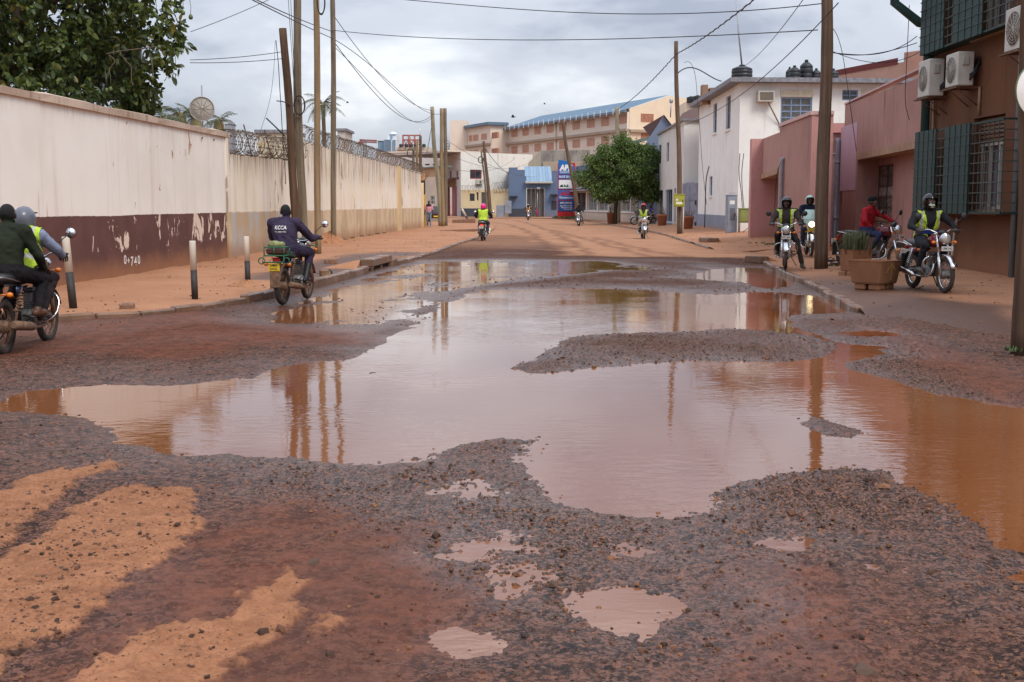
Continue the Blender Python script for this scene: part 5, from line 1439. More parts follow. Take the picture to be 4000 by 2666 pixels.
# ---------------------------------------------------------------- street furniture on the right
CABG = plain('cabinet_grey', (.24, .27, .33), .55, var=.15, scale=2); CABO = plain('cabinet_olive', (.22, .24, .07), .5, var=.15, scale=2); CABY = plain('meter_box_lime', (.36, .37, .045), .5, var=.1)
def cabinet(name, px0, py0, px1, py1, Y, depth, mat, label, legs=0, z=None):
    a, b = AT(px0, py1, Y), AT(px1, py0, Y)
    r = root_at(name, ((a.x + b.x) / 2, Y + depth / 2, max(a.z, 0)), label, 'cabinet'); z0 = a.z + legs
    m = MB(); m.bbox((a.x, Y, z0), (b.x, Y + depth, b.z), .02); under(r, m.build('case', mat))
    m = MB(); m.bbox((a.x + .04, Y - .025, z0 + .06), (b.x - .04, Y - .002, b.z - .06), .008); dd = under(r, m.build('door', mat))
    m = MB(); m.bbox((b.x - .12, Y - .05, (z0 + b.z) / 2 - .07), (b.x - .085, Y - .026, (z0 + b.z) / 2 + .07), .006); q = m.build('handle', BLACK, dd)
    m = MB(); m.bbox((a.x - .02, Y - .03, b.z + .001), (b.x + .02, Y + depth + .02, b.z + .04), .01); under(r, m.build('lid', mat))
    if legs:
        for x in (a.x + .03, b.x - .03):
            for y in (Y + .03, Y + depth - .03): m = MB(); m.tube([(x, y, 0), (x, y, z0 + .02)], .025, 6); under(r, m.build('leg', RUST))
        m = MB(); m.tube([(a.x + .03, Y + .03, .15), (b.x - .03, Y + .03, z0 - .1)], .02, 5); under(r, m.build('brace', RUST))
    return r, a, b
r, a, b = cabinet('electrical_cabinet', 2838, 765, 2880, 912, 57.6, .45, CABG, 'tall grey electrical cabinet with torn notices before white house')
m = MB(); m.box((a.x + .12, 57.57, b.z - .42), (b.x - .12, 57.573, b.z - .24)); under(r, m.build('notice', WHITE)); m = MB(); m.box((a.x + .14, 57.57, b.z - 1.2), (b.x - .1, 57.573, b.z - .6)); under(r, m.build('torn_poster', plain('poster_grey', (.13, .13, .16), .7)))
m = MB()
for x in (a.x + .2, a.x + .36): m.tube([(x + .05 * math.cos(t), 57.8, b.z + .08 + .06 * math.sin(t)) for t in np.linspace(0, 6.283, 13)[:-1]], .012, 5, closed=True)
under(r, m.build('lifting_eyes', STEEL))
cabinet('green_cabinet', 2887, 817, 2943, 912, 57.0, .35, CABO, 'olive green cabinet on steel legs in front of pink wall', legs=.5)
p = POLES['R2'][0]; r, a, b = cabinet('meter_box', 2633, 762, 2675, 809, p.y - .50, .26, CABY, 'lime green meter box strapped to the brown pole', 0)
m = MB(); m.box((a.x + .08, p.y - .53, b.z - .30), (a.x + .2, p.y - .527, b.z - .2)); m.box((a.x + .1, p.y - .53, b.z - .47), (b.x - .12, p.y - .527, b.z - .36)); under(r, m.build('stickers', WHITE))
m = MB(); m.tube([(p.x + .16, p.y - .1, 0.1), (p.x + .16, p.y - .1, a.z)], .03, 8); under(r, m.build('conduit', plain('white_pipe', (.60, .55, .50), .5)))
TERRA = plaster('terracotta', (.36, .15, .085), (.30, .12, .07), amount=.4, bump=.2, dust=.4, dust_h=.3)
def round_pot(px, py0, py1, w, label, Y):
    p = AT(px, py1, Y); h = AT(px, py0, Y).z - .12; R = w / F * Y / 2
    r = empty('flower_pot', (p.x, Y, .12), label=label, cat='flower pot', group='round terracotta pots by the shop')
    m = MB(); m.lathe([(R * .72, 0), (R * .92, h * .84), (R, h * .85), (R, h), (R * .88, h), (R * .86, h * .9), (.01, h * .88)], 26); m.build('pot', TERRA, r)
    m = MB(); rg = random.Random(int(px))
    for i in range(26):
        t, q = rg.uniform(0, 6.28), rg.uniform(0, R * .7); x, y = q * math.cos(t), q * math.sin(t)
        m.tube([(x, y, h * .9), (x * 1.4 + rg.uniform(-.1, .1), y * 1.4, h + rg.uniform(.15, .55))], [.015, .004], 4)
    m.build('dry_plant', plain('dry_stems', (.16, .12, .07), .8), r); return r
round_pot(2586, 838, 886, 42, 'terracotta pot with painted heart near parked motorcycle', 80.0)
round_pot(2688, 845, 896, 44, 'terracotta pot with dry plant right of meter box pole', 69.0)
round_pot(2385, 830, 871, 32, 'terracotta pot left of the street tree trunk', 92.0)
# square concrete planters by the kerb
def planter(px, py, wt, wb, h, yaw, label, z=.12, blocks=True, arrow=False):
    p = G(px, py, z); r = empty('concrete_planter', (p.x, p.y, z), yaw, label=label, cat='planter', group='square concrete planters')
    m = MB(); zb = .09 if blocks else .0
    o0, o1 = wb / 2, wt / 2; t = .06
    def ring(w, zz): return [Vector((-w, -w, zz)), Vector((w, -w, zz)), Vector((w, w, zz)), Vector((-w, w, zz))]
    m.loft([ring(o0 * .95, zb), ring(o0, zb + .03), ring(o1 - .01, zb + h - .02), ring(o1, zb + h), ring(o1 - t, zb + h), ring(o1 - t - .02, zb + h - .13)], cap=False, smooth=False)
    m.add(ring(o0 * .95, zb), [(3, 2, 1, 0)]); m.build('planter_box', MAT_PLANT, r)
    m = MB(); m.add([q * 1.0 for q in ring(o1 - t - .02, zb + h - .1)], [(0, 1, 2, 3)]); m.build('soil', MAT_PAVE, r)
    if blocks:
        for x, y in ((-.14, -.14), (.14, -.14), (.14, .14), (-.14, .14)): m = MB(); m.bbox((x - .11, y - .11, -.02), (x + .11, y + .11, zb + .004), .02); m.build('foot_block', MAT_PLANT, r)
    return r
M = Mt('planter_concrete'); P = M.tc(); a_ = M.noise(2.2, 5, .6, vec=P)
c_ = M.mix(M.ramp(a_, .3, .7), (.24, .105, .05), (.31, .145, .07)); c_ = M.mix(M.math('MULTIPLY', M.ramp(M.noise(1.3, 4, .6, vec=P), .55, .68), .6), c_, (.09, .035, .02))
M.color(c_); M.rough(.85); M.bump(M.noise(30, 4, .7, vec=P), .3, .01); MAT_PLANT = M.mat
pyaw = math.radians(41)
pl1 = planter(3414, 1127, .68, .56, .41, pyaw, 'empty brown planter with yellow arrow painted on its face')
# the arrow, on the right-hand face
face_n = Vector((math.sin(pyaw), -math.cos(pyaw), 0)); face_t = Vector((math.cos(pyaw), math.sin(pyaw), 0))
m = MB()
def fp(s, zz): 
    w = .28 + (.34 - .28) * (zz - .09) / .41; return Vector((s, -(w + .006), zz))
for (s0, z0_, s1, z1_) in ((.05, .15, .0, .44), (-.15, .29, .0, .45), (.15, .32, .0, .45)):
    d = Vector((s1 - s0, 0, z1_ - z0_)).normalized(); n_ = Vector((-d.z, 0, d.x)) * .018
    m.add([fp(s0 - n_.x, z0_ - n_.z), fp(s0 + n_.x, z0_ + n_.z), fp(s1 + n_.x, z1_ + n_.z), fp(s1 - n_.x, z1_ - n_.z)], [(0, 1, 2, 3)])
m.build('painted_arrow', plain('yellow_ochre_paint', (.42, .24, .07), .8, var=.3, scale=30), pl1)
pl2 = planter(3340, 1078, .50, .42, .46, math.radians(20), 'planter holding a dense cactus bush behind the arrow planter', blocks=True)
p = pl2.location; cm = MB(); rg = random.Random(8)
cact = root_at('cactus_bush', (p.x, p.y, .8), 'dense clump of grey green cactus stems in the rear planter', 'plant')
CACT = plain('cactus_green', (.075, .085, .035), .75, var=.35, scale=8)
for i in range(130):
    x, y = rg.gauss(0, .105), rg.gauss(0, .10); h = rg.uniform(.25, .52); s = Vector((p.x + x, p.y + y, .57)); l = Vector((x * .2 + rg.uniform(-.03, .03), y * .2, h)); r0 = rg.uniform(.011, .019)
    cm = MB(); cm.tube([s, s + l * .35, s + l * .8, s + l], [r0 * .8, r0, r0 * .9, r0 * .35], 6); under(cact, cm.build('stem', CACT))
# drain inlets in the kerbs
def inlet(name, c, ang, L, label, h=.34, dp=.5):
    r = empty(name, (c[0], c[1], 0), ang, label=label, cat='drain inlet', group='kerb drain inlets'); m = MB()
    m.bbox((-L / 2, -.12, -.05), (-L / 2 + .12, dp, h), .015); m.bbox((L / 2 - .12, -.12, -.05), (L / 2, dp, h), .015); m.bbox((-.06, -.10, -.05), (.06, .1, h - .16), .01); m.bbox((-L / 2 - .02, -.13, h - .16), (L / 2 + .02, dp + .05, h + .03), .02); m.bbox((-L / 2, dp - .08, -.05), (L / 2, dp, h), .01); m.build('concrete_frame', MAT_KERB, r)
    m = MB(); m.box((-L / 2 + .125, -.045, -.06), (-.065, dp - .085, h - .165)); m.box((.065, -.045, -.06), (L / 2 - .125, dp - .085, h - .165)); m.build('shade_fill', INNER, r)  # solid dark boxes fill the openings; their colour stands for the shade inside
    m = MB(); m.add([(-L / 2 - .5, dp + .04, .08), (L / 2 + .5, dp + .04, .08), (L / 2 + .6, dp + 1.1, .06), (-L / 2 - .6, dp + 1.1, .06), (-L / 2, dp + .051, h), (L / 2, dp + .051, h), (L / 2 + .1, dp + .35, h * .8), (-L / 2 - .1, dp + .35, h * .8)], [(0, 1, 5, 4), (1, 2, 6, 5), (2, 3, 7, 6), (3, 0, 4, 7), (4, 5, 6, 7)]); m.build('apron', MAT_PAVE, r); return r
a, b = G(1433, 1062, 0), G(1510, 1040, 0); inlet('drain_inlet', ((a.x + b.x) / 2 + .02, (a.y + b.y) / 2), math.atan2(b.y - a.y, b.x - a.x), (b - a).length, 'large concrete drain inlet in the left kerb', .27, .13)
a, b = G(2968, 1042, 0), G(2940, 1026, 0); inlet('drain_inlet', ((a.x + b.x) / 2, (a.y + b.y) / 2), math.radians(-62), .62, 'broken concrete drain inlet where the right kerb ends', .20, .12)
inlet('drain_inlet', (7.75, 47.2), math.radians(-80), 1.0, 'far drain inlet in right kerb before grey cabinet', .26, .3)
# litter and small things
def chunk(px, py, sx, sy, sz, yaw, mat, name, label, cat, z=.1): 
    p = G(px, py, z); m = MB(); m.bbox((-sx, -sy, -.02), (sx, sy, sz), .02); o = m.build(name, mat, None, (p.x, p.y, z)); o.rotation_euler = (.05, -.04, yaw); tag(o, label, cat)
CONC = plain('brown_concrete', (.24, .13, .08), .85, var=.3, scale=8, bump=.3)
chunk(500, 1228, .10, .09, .16, .2, CONC, 'concrete_chunk', 'square concrete chunk sitting on the left kerb', 'rubble', .03)
chunk(1294, 1030, .17, .10, .12, .1, CONC, 'concrete_block', 'flat brown block on pavement beside the overalls rider', 'rubble')
chunk(1267, 1078, .09, .08, .13, .5, CONC, 'concrete_chunk', 'small cube of broken concrete behind the wet kerb', 'rubble')
chunk(1812, 872, .95, .25, .32, .0, CONC, 'concrete_slab', 'long low concrete slab before the far bollards', 'slab')
chunk(1800, 905, 1.2, .12, .12, .0, CONC, 'timber_plank', 'long plank lying on dirt behind pink helmeted rider', 'plank')
chunk(1452, 906, .18, .18, .75, .0, CONC, 'stone_stub', 'short stone stub against the long cream wall', 'stone')
m = MB()
for i in range(3): m.tube([G(1283, 1064, .14) + Vector((.06 * math.cos(t) + .01 * i, .01 * i, .06 * math.sin(t) - .01)) for t in np.linspace(0, 6.283, 15)[:-1]], .008, 4, closed=True)
tag(m.build('wire_loop', WIRE), 'small wire loop by broken concrete cube on left kerb', 'wire')
for i, (x, y, s) in enumerate(((3300, 1018, .2), (3265, 1035, .13), (3245, 1022, .1))):
    p = G(x, y, .16); m = MB(); m.bbox((-s, -s * .7, 0), (s, s * .7, .05), .015); m.tube([(-s, 0, .06), (0, .05, .1), (s, 0, .06)], .014, 5)
    o = m.build('scrap_metal', BLACK, None, (p.x, p.y, .16)); tag(o, ('largest', 'middle', 'smallest')[i] + ' dark scrap piece on ground beside thick pole', 'scrap')
# grass tufts
def tufts(name, spots, label, n=60, h=.12, seed=1, mat=None):
    rg = random.Random(seed); V, Fc = [], []
    for (px, py, rad, z) in spots:
        c = G(px, py, z)
        for i in range(n):
            a, q = rg.uniform(0, 6.28), rad * math.sqrt(rg.random()); x, y = c.x + q * math.cos(a), c.y + q * math.sin(a); b2 = rg.uniform(0, 6.28); hh = h * rg.uniform(.4, 1.2); w = .008 + .0006 * c.y
            k = len(V); V += [(x - w * math.cos(b2), y - w * math.sin(b2), z), (x + w * math.cos(b2), y + w * math.sin(b2), z), (x + rg.uniform(-1, 1) * hh * .6, y + rg.uniform(-1, 1) * hh * .6, z + hh)]; Fc.append((k, k + 1, k + 2))
    m = MB(); m.add(V, Fc); o = m.build(name, mat or GRASS); tag(o, kind='stuff'); return o
GRASS = plain('grass_blades', (.07, .11, .03), .7, var=.4, scale=2)
tufts('grass', [(2975, 951, .5, .18), (3010, 957, .5, .2), (3030, 955, .4, .2), (3980, 1370, .15, .1), (3260, 1040, .2, .15)], '', 26, .06)
tufts('grass', [(q.x / q.y * F + CX, HOR + (CAMZ - .12) / q.y * F, .16, .12) for q in [P3.pt(.6 + 1.1 * i + .4 * math.sin(i * 3), 0, .12) for i in range(16)]], '', 14, .10, 7, plain('dry_weeds', (.13, .10, .05), .8))
tufts('grass', [(2200 + 12 * i, 852 + (i % 3), 1.3, .13) for i in range(8)], '', 160, .25, 3)

# pink block behind the white house roof
B7 = bld('far_pink_block', (20, 90, 0), 'pale pink block with dark red band behind the white house')
P7 = Plane((AT(3250, 300, 92).x, 92), (AT(3640, 300, 84).x, 84)); zt = [P7.hit(3280, 290)[1], P7.hit(3535, 236)[1]]
mb = MB(); facade(mb, P7, 0, 9, top=lambda u: zt[0] + (zt[1] - zt[0]) * u / P7.len); part(B7, mb, 'wall', plaster('far_pink_paint', (.55, .33, .25), amount=.2))
mb = MB(); mb.add([P7.pt(0, zt[0] - .1, .05), P7.pt(P7.len * .68, zt[0] + (zt[1] - zt[0]) * .68 - .1, .05), P7.pt(P7.len * .68, zt[0] + (zt[1] - zt[0]) * .68 + .35, .05), P7.pt(0, zt[0] + .3, .05)], [(0, 1, 2, 3)]); part(B7, mb, 'red_band', plain('dark_red_paint', (.16, .03, .025), .7))
u = P7.hit(3534, 250)[0]; mb = MB(); mb.pbox(P7, u, u + 3, 0, P7.hit(3540, 206)[1], -2, .1); part(B7, mb, 'stair_tower', plaster('far_pink_paint2', (.55, .30, .22), amount=.2))
# ---------------------------------------------------------------- far end of the street
def fixw(w, B):
    w.matrix_parent_inverse = B.matrix_basis.inverted(); return w
MAT_BLUE = plaster('blue_building_paint', (0.13, 0.19, 0.30), (0.115, 0.17, 0.27), stain=(.3, .2, .15), amount=.2, dust=.35, dust_h=.8, dust_c=(.25, .17, .13))
MAT_BLUED = plain('dark_blue_grey_paint', (.05, .06, .08), .7)
# long low office with white barred windows, running back to the sign
BO = bld('barred_office', (8, 112, 0), 'low office with long white barred windows behind the street tree')
POf = Plane((6.92, 130.0), (9.97, 95.4)); L_ = POf.len
zc = POf.hit(2245, 752)[1]; zs_ = 0.98; zt = 5.7
winz = [POf.rect(2250 + i * 43, 757, 2250 + i * 43 + 38, 820) for i in range(6)]
wl2 = [(max(0.05, o[0]), min(L_ - .05, o[1]), 1.0, 2.85) for o in winz if o[0] < L_]
mb = MB(); facade(mb, POf, 0, 2.96, wl2, .25); part(BO, mb, 'lower_wall', plaster('office_white', (.66, .62, .55), amount=.3, dust=.4, dust_h=.8))
u1 = POf.hit(2296, 700)[0]
mb = MB(); facade(mb, POf, 3.12, zt, u0=0, u1=min(u1, POf.hit(2296, 700)[0])); part(BO, mb, 'blue_upper_wall', MAT_BLUE)
mb = MB(); facade(mb, POf, 3.12, zt - .2, u0=u1 + .002, u1=L_); part(BO, mb, 'white_upper_wall', plaster('office_white2', (.72, .69, .64), amount=.3))
mb = MB(); mb.pbox(POf, -.1, L_, 2.965, 3.115, -.3, .9); part(BO, mb, 'canopy', plain('canopy_grey', (.25, .24, .24), .8))
mb = MB(); mb.pbox(POf, 0, L_, .90, .998, .002, .12); part(BO, mb, 'window_sill', WHITE)
mb = MB(); mb.quad(POf.pt(0, 0), POf.pt(0, 0, -8), POf.pt(0, zt, -8), POf.pt(0, zt)); mb.quad(POf.pt(0, zt - .02), POf.pt(L_, zt - .02), POf.pt(L_, zt - .02, -8), POf.pt(0, zt - .02, -8)); part(BO, mb, 'side_wall', MAT_BLUE)
for i, o in enumerate(wl2): fixw(window(BO, POf, o, WHITE if i else MAT_BLUED, GLASS, 2, 1, .2, .07, bars=(16, 2, -.05), bm=WHITE if i > 0 else RUST), BO)
o = POf.rect(2304, 690, 2352, 738); mb = MB(); mb.pbox(POf, o[0], o[1], o[2], o[3], .003, .04); pz = part(BO, mb, 'poster_board', plain('poster_white', (.62, .62, .64), .5))
mb = MB(); mb.pbox(POf, o[0] + .1, o[1] - .1, o[2] + .1, o[3] - .1, .041, .045); mb.build('poster_print', plain('poster_blue', (.30, .36, .55), .5, var=.5, scale=.9), pz)
o = POf.rect(2265, 714, 2283, 738); r = root_at('air_conditioner', POf.pt(o[0], o[2]), 'beige air conditioner on blue wall right of pylon sign', 'air conditioner')
mb = MB(); mb.pbox(POf, o[0], o[1], o[2], o[3], .01, .5); under(r, mb.build('casing', MAT_CREAMAC)); mb = MB(); mb.pbox(POf, o[0] + .1, o[1] - .1, o[2] + .1, o[3] - .1, .501, .51); under(r, mb.build('grille', plain('ac_dark', (.16, .13, .10), .7)))

# pylon sign
SIGN_B = plain('sign_blue', (.012, .13, .42), .4, var=.06); SIGN_D = plain('sign_deep_blue', (.012, .07, .27), .4, var=.06); SIGN_R = plain('sign_red', (.52, .012, .02), .4, var=.06); SIGN_W = plain('sign_face_white', (.78, .78, .78), .4, var=.03)
YS = 128.0; PS = Plane((AT(2178, 800, YS).x, YS), (AT(2246, 800, YS).x, YS))
sgn = root_at('pylon_sign', (PS.p0.x, YS, 0), 'tall red and blue pylon sign with white lettering', 'sign')
zS = lambda y: PS.hit(2210, y)[1]; uS = lambda x: PS.hit(x, 730)[0]
mb = MB(); mb.add([PS.pt(0, 0), PS.pt(PS.len, 0), PS.pt(PS.len, zS(637)), PS.pt(0, zS(637)), PS.pt(0, 0, -.5), PS.pt(PS.len, 0, -.5), PS.pt(PS.len, zS(637), -.5), PS.pt(0, zS(637), -.5)], [(0, 1, 2, 3), (7, 6, 5, 4), (0, 4, 5, 1), (1, 5, 6, 2), (2, 6, 7, 3), (3, 7, 4, 0)]); under(sgn, mb.build('red_body', SIGN_R))
def panel(x0, y0, x1, y1, mat, name, d=.06, cut=False):
    mb = MB(); mb.pbox(PS, uS(x0), uS(x1), zS(y1), zS(y0), .004, d); return under(sgn, mb.build(name, mat))
mb = MB(); a, b_, c, d_, e_ = (uS(2181), zS(681)), (uS(2243), zS(681)), (uS(2243), zS(655)), (uS(2228), zS(632)), (uS(2181), zS(625))
mb.add([PS.pt(u, z, .06) for u, z in (a, b_, c, d_, e_)] + [PS.pt(u, z, .0) for u, z in (a, b_, c, d_, e_)], [(0, 1, 2, 3, 4), (0, 5, 6, 1), (1, 6, 7, 2), (2, 7, 8, 3), (3, 8, 9, 4), (4, 9, 5, 0)]); under(sgn, mb.build('logo_panel', SIGN_B))
panel(2181, 684, 2243, 698, SIGN_B, 'plot_panel'); panel(2181, 702, 2243, 739, SIGN_B, 'picture_panel'); panel(2181, 743, 2243, 781, SIGN_B, 'generator_panel'); panel(2181, 785, 2243, 826, SIGN_D, 'office_panel')
mb = MB(); mb.pbox(PS, uS(2183), uS(2241), zS(737), zS(704), .061, .07); pc = under(sgn, mb.build('picture', SIGN_W))
mb = MB(); rg = random.Random(3)
for i in range(14): x = 2186 + rg.random() * 36; w = 2 + rg.random() * 4; h = 2 + rg.random() * 8; mb.pbox(PS, uS(x), uS(x + w), zS(731), zS(731 - h), .071, .074)
mb.pbox(PS, uS(2185), uS(2228), zS(731.6), zS(731), .0745, .077); under(sgn, mb.build('picture_machines', plain('print_green_grey', (.10, .18, .16), .5, var=.4, scale=2)))
def stext(s, x0, x1, yb, yt, mat, bold=.02, slant=0): text_on(PS, s, uS(x0), zS(yb), zS(yt) - zS(yb), mat, .064, 'lettering', width=uS(x1) - uS(x0), bold=bold, parent=sgn, slant=slant)
stext('APE', 2187, 2236, 666, 645, SIGN_W, .07, .12); stext('AFRICA POWER &', 2187, 2236, 672, 668, SIGN_W); stext('EQUIPMENT LIMITED', 2187, 2236, 677.5, 673.5, SIGN_W)
stext('PLOT 32 / 34', 2183.5, 2239, 695, 687, SIGN_W, .03); stext('AGG', 2188, 2240, 764, 748, SIGN_R, .05, .25); stext('Generators', 2185, 2240, 776, 767.5, SIGN_W, .02)
stext('APE OFFICE', 2188, 2234, 797, 790, SIGN_W, .02); stext('Main: 0393 217 920', 2188, 2234, 807, 802, SIGN_W); stext('Tel: 0754 925 204', 2192, 2234, 814, 809, SIGN_W); stext('0777 612 277', 2203, 2234, 821, 816, SIGN_W)

# blue building with gate
BB_ = bld('blue_building', (2, 145, 0), 'dark blue building with sheet roof and tall grey gate')
PBl = Plane((AT(1987, 800, 143).x, 143.0), (AT(2195, 800, 143).x, 143.0)); uB = lambda x: PBl.hit(x, 750)[0]; zB = lambda y: PBl.hit(2080, y)[1]
mb = MB(); facade(mb, PBl, 0, zB(655), u0=0, u1=uB(2022)); facade(mb, PBl, 0, zB(664), u0=uB(2022) + .001, u1=uB(2050)); facade(mb, PBl, 0, zB(690), u0=uB(2050) + .001, u1=uB(2056)); part(BB_, mb, 'left_wall', MAT_BLUE)
mb = MB(); facade(mb, PBl, zB(737), zB(714), u0=uB(2056) + .002, u1=uB(2155)); facade(mb, PBl, 0, zB(737), u0=uB(2127), u1=uB(2155)); part(BB_, mb, 'gate_wall', MAT_BLUE)
mb = MB(); facade(mb, PBl, 0, zB(668), u0=uB(2155) + .002); part(BB_, mb, 'right_wall', MAT_BLUE)
for i in range(9):
    ua, ub2 = uB(2050) + (uB(2158) - uB(2050)) * i / 9, uB(2050) + (uB(2158) - uB(2050)) * (i + 1) / 9; mb = MB()
    mb.quad(PBl.pt(ua, zB(712), .5), PBl.pt(ub2 - .03, zB(712), .5), PBl.pt(ub2 - .03, zB(660) + .5, -7), PBl.pt(ua, zB(660) + .5, -7)); part(BB_, mb, 'roof_sheet', plain('blue_roof_sheet_%d' % (i % 3), [(.20, .33, .46), (.17, .29, .42), (.23, .35, .47)][i % 3], .45, .2))
mb = MB(); mb.pbox(PBl, uB(2052), uB(2158), zB(717), zB(711), .4, .7); part(BB_, mb, 'gutter', plain('cream_gutter', (.5, .47, .4), .6))
g = root_at('grey_gate', PBl.pt(uB(2090), 0), 'dark grey double gate in the blue building', 'gate'); MGG = plain('gate_dark_grey', (.085, .085, .085), .6)
for i in range(4): mb = MB(); ua = uB(2058) + (uB(2126) - uB(2058)) * i / 4; mb.pbox(PBl, ua + .02, ua + (uB(2126) - uB(2058)) / 4 - .02, .15, zB(738), -.5, -.4); under(g, mb.build('gate_leaf', MGG))
mb = MB(); mb.pbox(PBl, uB(2150), uB(2180), zB(762), zB(759), 0, .9); part(BB_, mb, 'door_canopy', MAT_BLUED)
mb = MB(); mb.pbox(PBl, uB(1990), uB(2022), zB(769), zB(766), 0, .9); part(BB_, mb, 'window_canopy', MAT_BLUED); fixw(window(BB_, PBl, (uB(2154), uB(2174), zB(818), zB(785)), MAT_BLUED, GLASS, 3, 3, -.06, .06), BB_)
mb = MB(); mb.pbox(PBl, 0, uB(2056), 0, 1.1, .004, .03); part(BB_, mb, 'dark_dado', MAT_BLUED)
mb = MB(); mb.quad(PBl.pt(0, 0), PBl.pt(0, 0, -14), PBl.pt(0, zB(655), -14), PBl.pt(0, zB(655))); part(BB_, mb, 'side_wall', MAT_BLUE)
lp = MB(); q = PBl.pt(uB(2099), 0, .4); lp.tube([q + Vector((0, 0, .1)), Vector((q.x, q.y, zB(740)))], .05, 6); lp.bbox((q.x - .1, q.y - .45, zB(740) - .05), (q.x + .35, q.y + .1, zB(733)), .05); tag(lp.build('street_lamp', STEEL), 'short lamp on thin post before the grey gate', 'lamp')

# stained concrete wall and beige wall above it
BC = bld('concrete_shed', (5, 156, 0), 'black stained concrete block rising behind the blue building')
Pq = Plane((AT(2112, 700, 156).x, 156.0), (AT(2300, 700, 156).x, 154.0)); mb = MB(); facade(mb, Pq, 0, Pq.hit(2200, 588)[1]); part(BC, mb, 'stained_wall', plaster('mould_stained_concrete', (.36, .33, .29), (.22, .20, .18), stain=(.05, .045, .04), amount=1.0, streak=.9))
mb = MB(); z1 = Pq.hit(2200, 632)[1]; mb.pbox(Pq, .4, Pq.len, 0, z1, .01, .3); part(BC, mb, 'lower_wall', plaster('sandy_concrete', (.46, .37, .28), amount=.5))
Pq2 = Plane((AT(2046, 700, 158).x, 158.0), (AT(2112, 700, 156).x, 156.0)); mb = MB(); facade(mb, Pq2, 0, 8, top=lambda u: Pq2.hit(2046, 655)[1] + (Pq2.hit(2112, 588)[1] - Pq2.hit(2046, 655)[1]) * u / Pq2.len); part(BC, mb, 'sloping_wall', plaster('beige_wall', (.52, .45, .34), amount=.3))

# white building with air conditioner, cream fence
BWh = bld('white_office', (-5, 152, 0), 'white weathered office with red framed window above cream fence')
PWf = Plane((AT(1800, 700, 150).x, 150.0), (AT(2080, 700, 158).x, 158.0)); PWg = Plane((AT(1800, 700, 150).x, 150.0), (AT(1738, 700, 168).x, 168.0))
zt = PWf.hit(1900, 598)[1]; wo = PWf.rect(1836, 664, 1882, 700); REDF = plain('red_window_frame', (.30, .04, .05), .5)
mb = MB(); facade(mb, PWf, 0, zt, [wo], .2); part(BWh, mb, 'front_wall', plaster('office_white_weathered', (.80, .78, .72), (.74, .72, .66), stain=(.2, .15, .11), amount=.45, streak=.7, peel=((.5, .48, .44), 1.2, .66)))
fixw(window(BWh, PWf, wo, REDF, GLASS, 2, 1, .12, .12), BWh)
og = [PWg.rect(x0, 668, x1, 702) for x0, x1 in ((1741, 1746), (1757, 1769), (1782, 1793))]; rd = PWg.rect(1742, 732, 1784, 832)
mb = MB(); facade(mb, PWg, 0, zt, og + [(rd[0], rd[1], 0.1, rd[3])], .2); part(BWh, mb, 'grey_wall', plaster('office_grey', (.50, .47, .45), amount=.3))
for o in og: fixw(window(BWh, PWg, o, REDF, GLASS, 1, 1, .12, .08), BWh)
for i in range(2): mb = MB(); w = (rd[1] - rd[0]) / 2; mb.pbox(PWg, rd[0] + w * i * 1.35, rd[0] + w * i * 1.35 + w * .62, .1, rd[3], -.1, .15); part(BWh, mb, 'red_door_leaf', plain('red_gate_paint', (.28, .045, .06), .55))
mb = MB(); mb.quad(PWg.pt(rd[0], rd[3] + 1.2, .1), PWg.pt(rd[1], rd[3] + 1.2, .1), PWg.pt(rd[1], rd[3] + .2, 2.0), PWg.pt(rd[0], rd[3] + .2, 2.0)); part(BWh, mb, 'door_hood', plain('red_hood', (.22, .06, .055), .6))
mb = MB(); mb.quad(PWf.pt(0, zt), PWf.pt(PWf.len, zt), PWf.pt(PWf.len, zt, -18), PWf.pt(0, zt, -18)); part(BWh, mb, 'roof', MAT_SLAB)
o = PWf.rect(1856, 702, 1882, 720); r = root_at('air_conditioner', PWf.pt(o[0], o[2]), 'white air conditioner below the red framed window', 'air conditioner'); mb = MB(); mb.pbox(PWf, o[0], o[1], o[2], o[3], .01, .45); under(r, mb.build('casing', MAT_CREAMAC))
c = PWf.pt(o[0] + .36 * (o[1] - o[0]), (o[2] + o[3]) / 2, .46); mb = MB(); mb.lathe([(.01, 0), (.22, 0), (.22, .02), (.01, .02)], 20, c, (0, -1, 0)); under(r, mb.build('fan_grille', plain('ac_dark', (.16, .13, .10), .7)))
cf = root_at('cream_fence', (-6, 146, 0), 'cream plastered fence wall with dark base before white office', 'wall')
Pcf = Plane((AT(1800, 800, 146).x, 146.0), (AT(1986, 800, 144).x, 144.0)); uC_ = lambda x: Pcf.hit(x, 790)[0]; zC = lambda y: Pcf.hit(1890, y)[1]
ops = [Pcf.rect(1834, 757, 1854, 786), Pcf.rect(1862, 752, 1869, 784), (uC_(1880), uC_(1912), .1, zC(752))]
mb = MB(); facade(mb, Pcf, 0, zC(742), ops, .2, u1=uC_(1935)); facade(mb, Pcf, 0, zC(750), (), u0=uC_(1935) + .001); under(cf, mb.build('fence_wall', plaster('cream_fence_paint', (.70, .60, .38), amount=.25, dust=.3)))
mb = MB(); mb.pbox(Pcf, 0, uC_(1880), 0, zC(815), .004, .03); under(cf, mb.build('dark_base', MAT_BLUED)); mb = MB(); mb.pbox(Pcf, uC_(1880), uC_(1912), .1, zC(752), -.2, -.1); under(cf, mb.build('door', MGG))
bk = MB()
for o in ops[:2]: bk.pbox(Pcf, o[0], o[1], o[2], o[3], -.2, -.15)
under(cf, bk.build('window_pane', GLASS))
for i in range(5): mb = MB(); u = uC_(1936 + 12 * i); mb.pbox(Pcf, u - .12, u + .12, zC(750), zC(738), -.1, .15); under(cf, mb.build('pier', plaster('cream_fence_paint', (.70, .60, .38), amount=.25)))
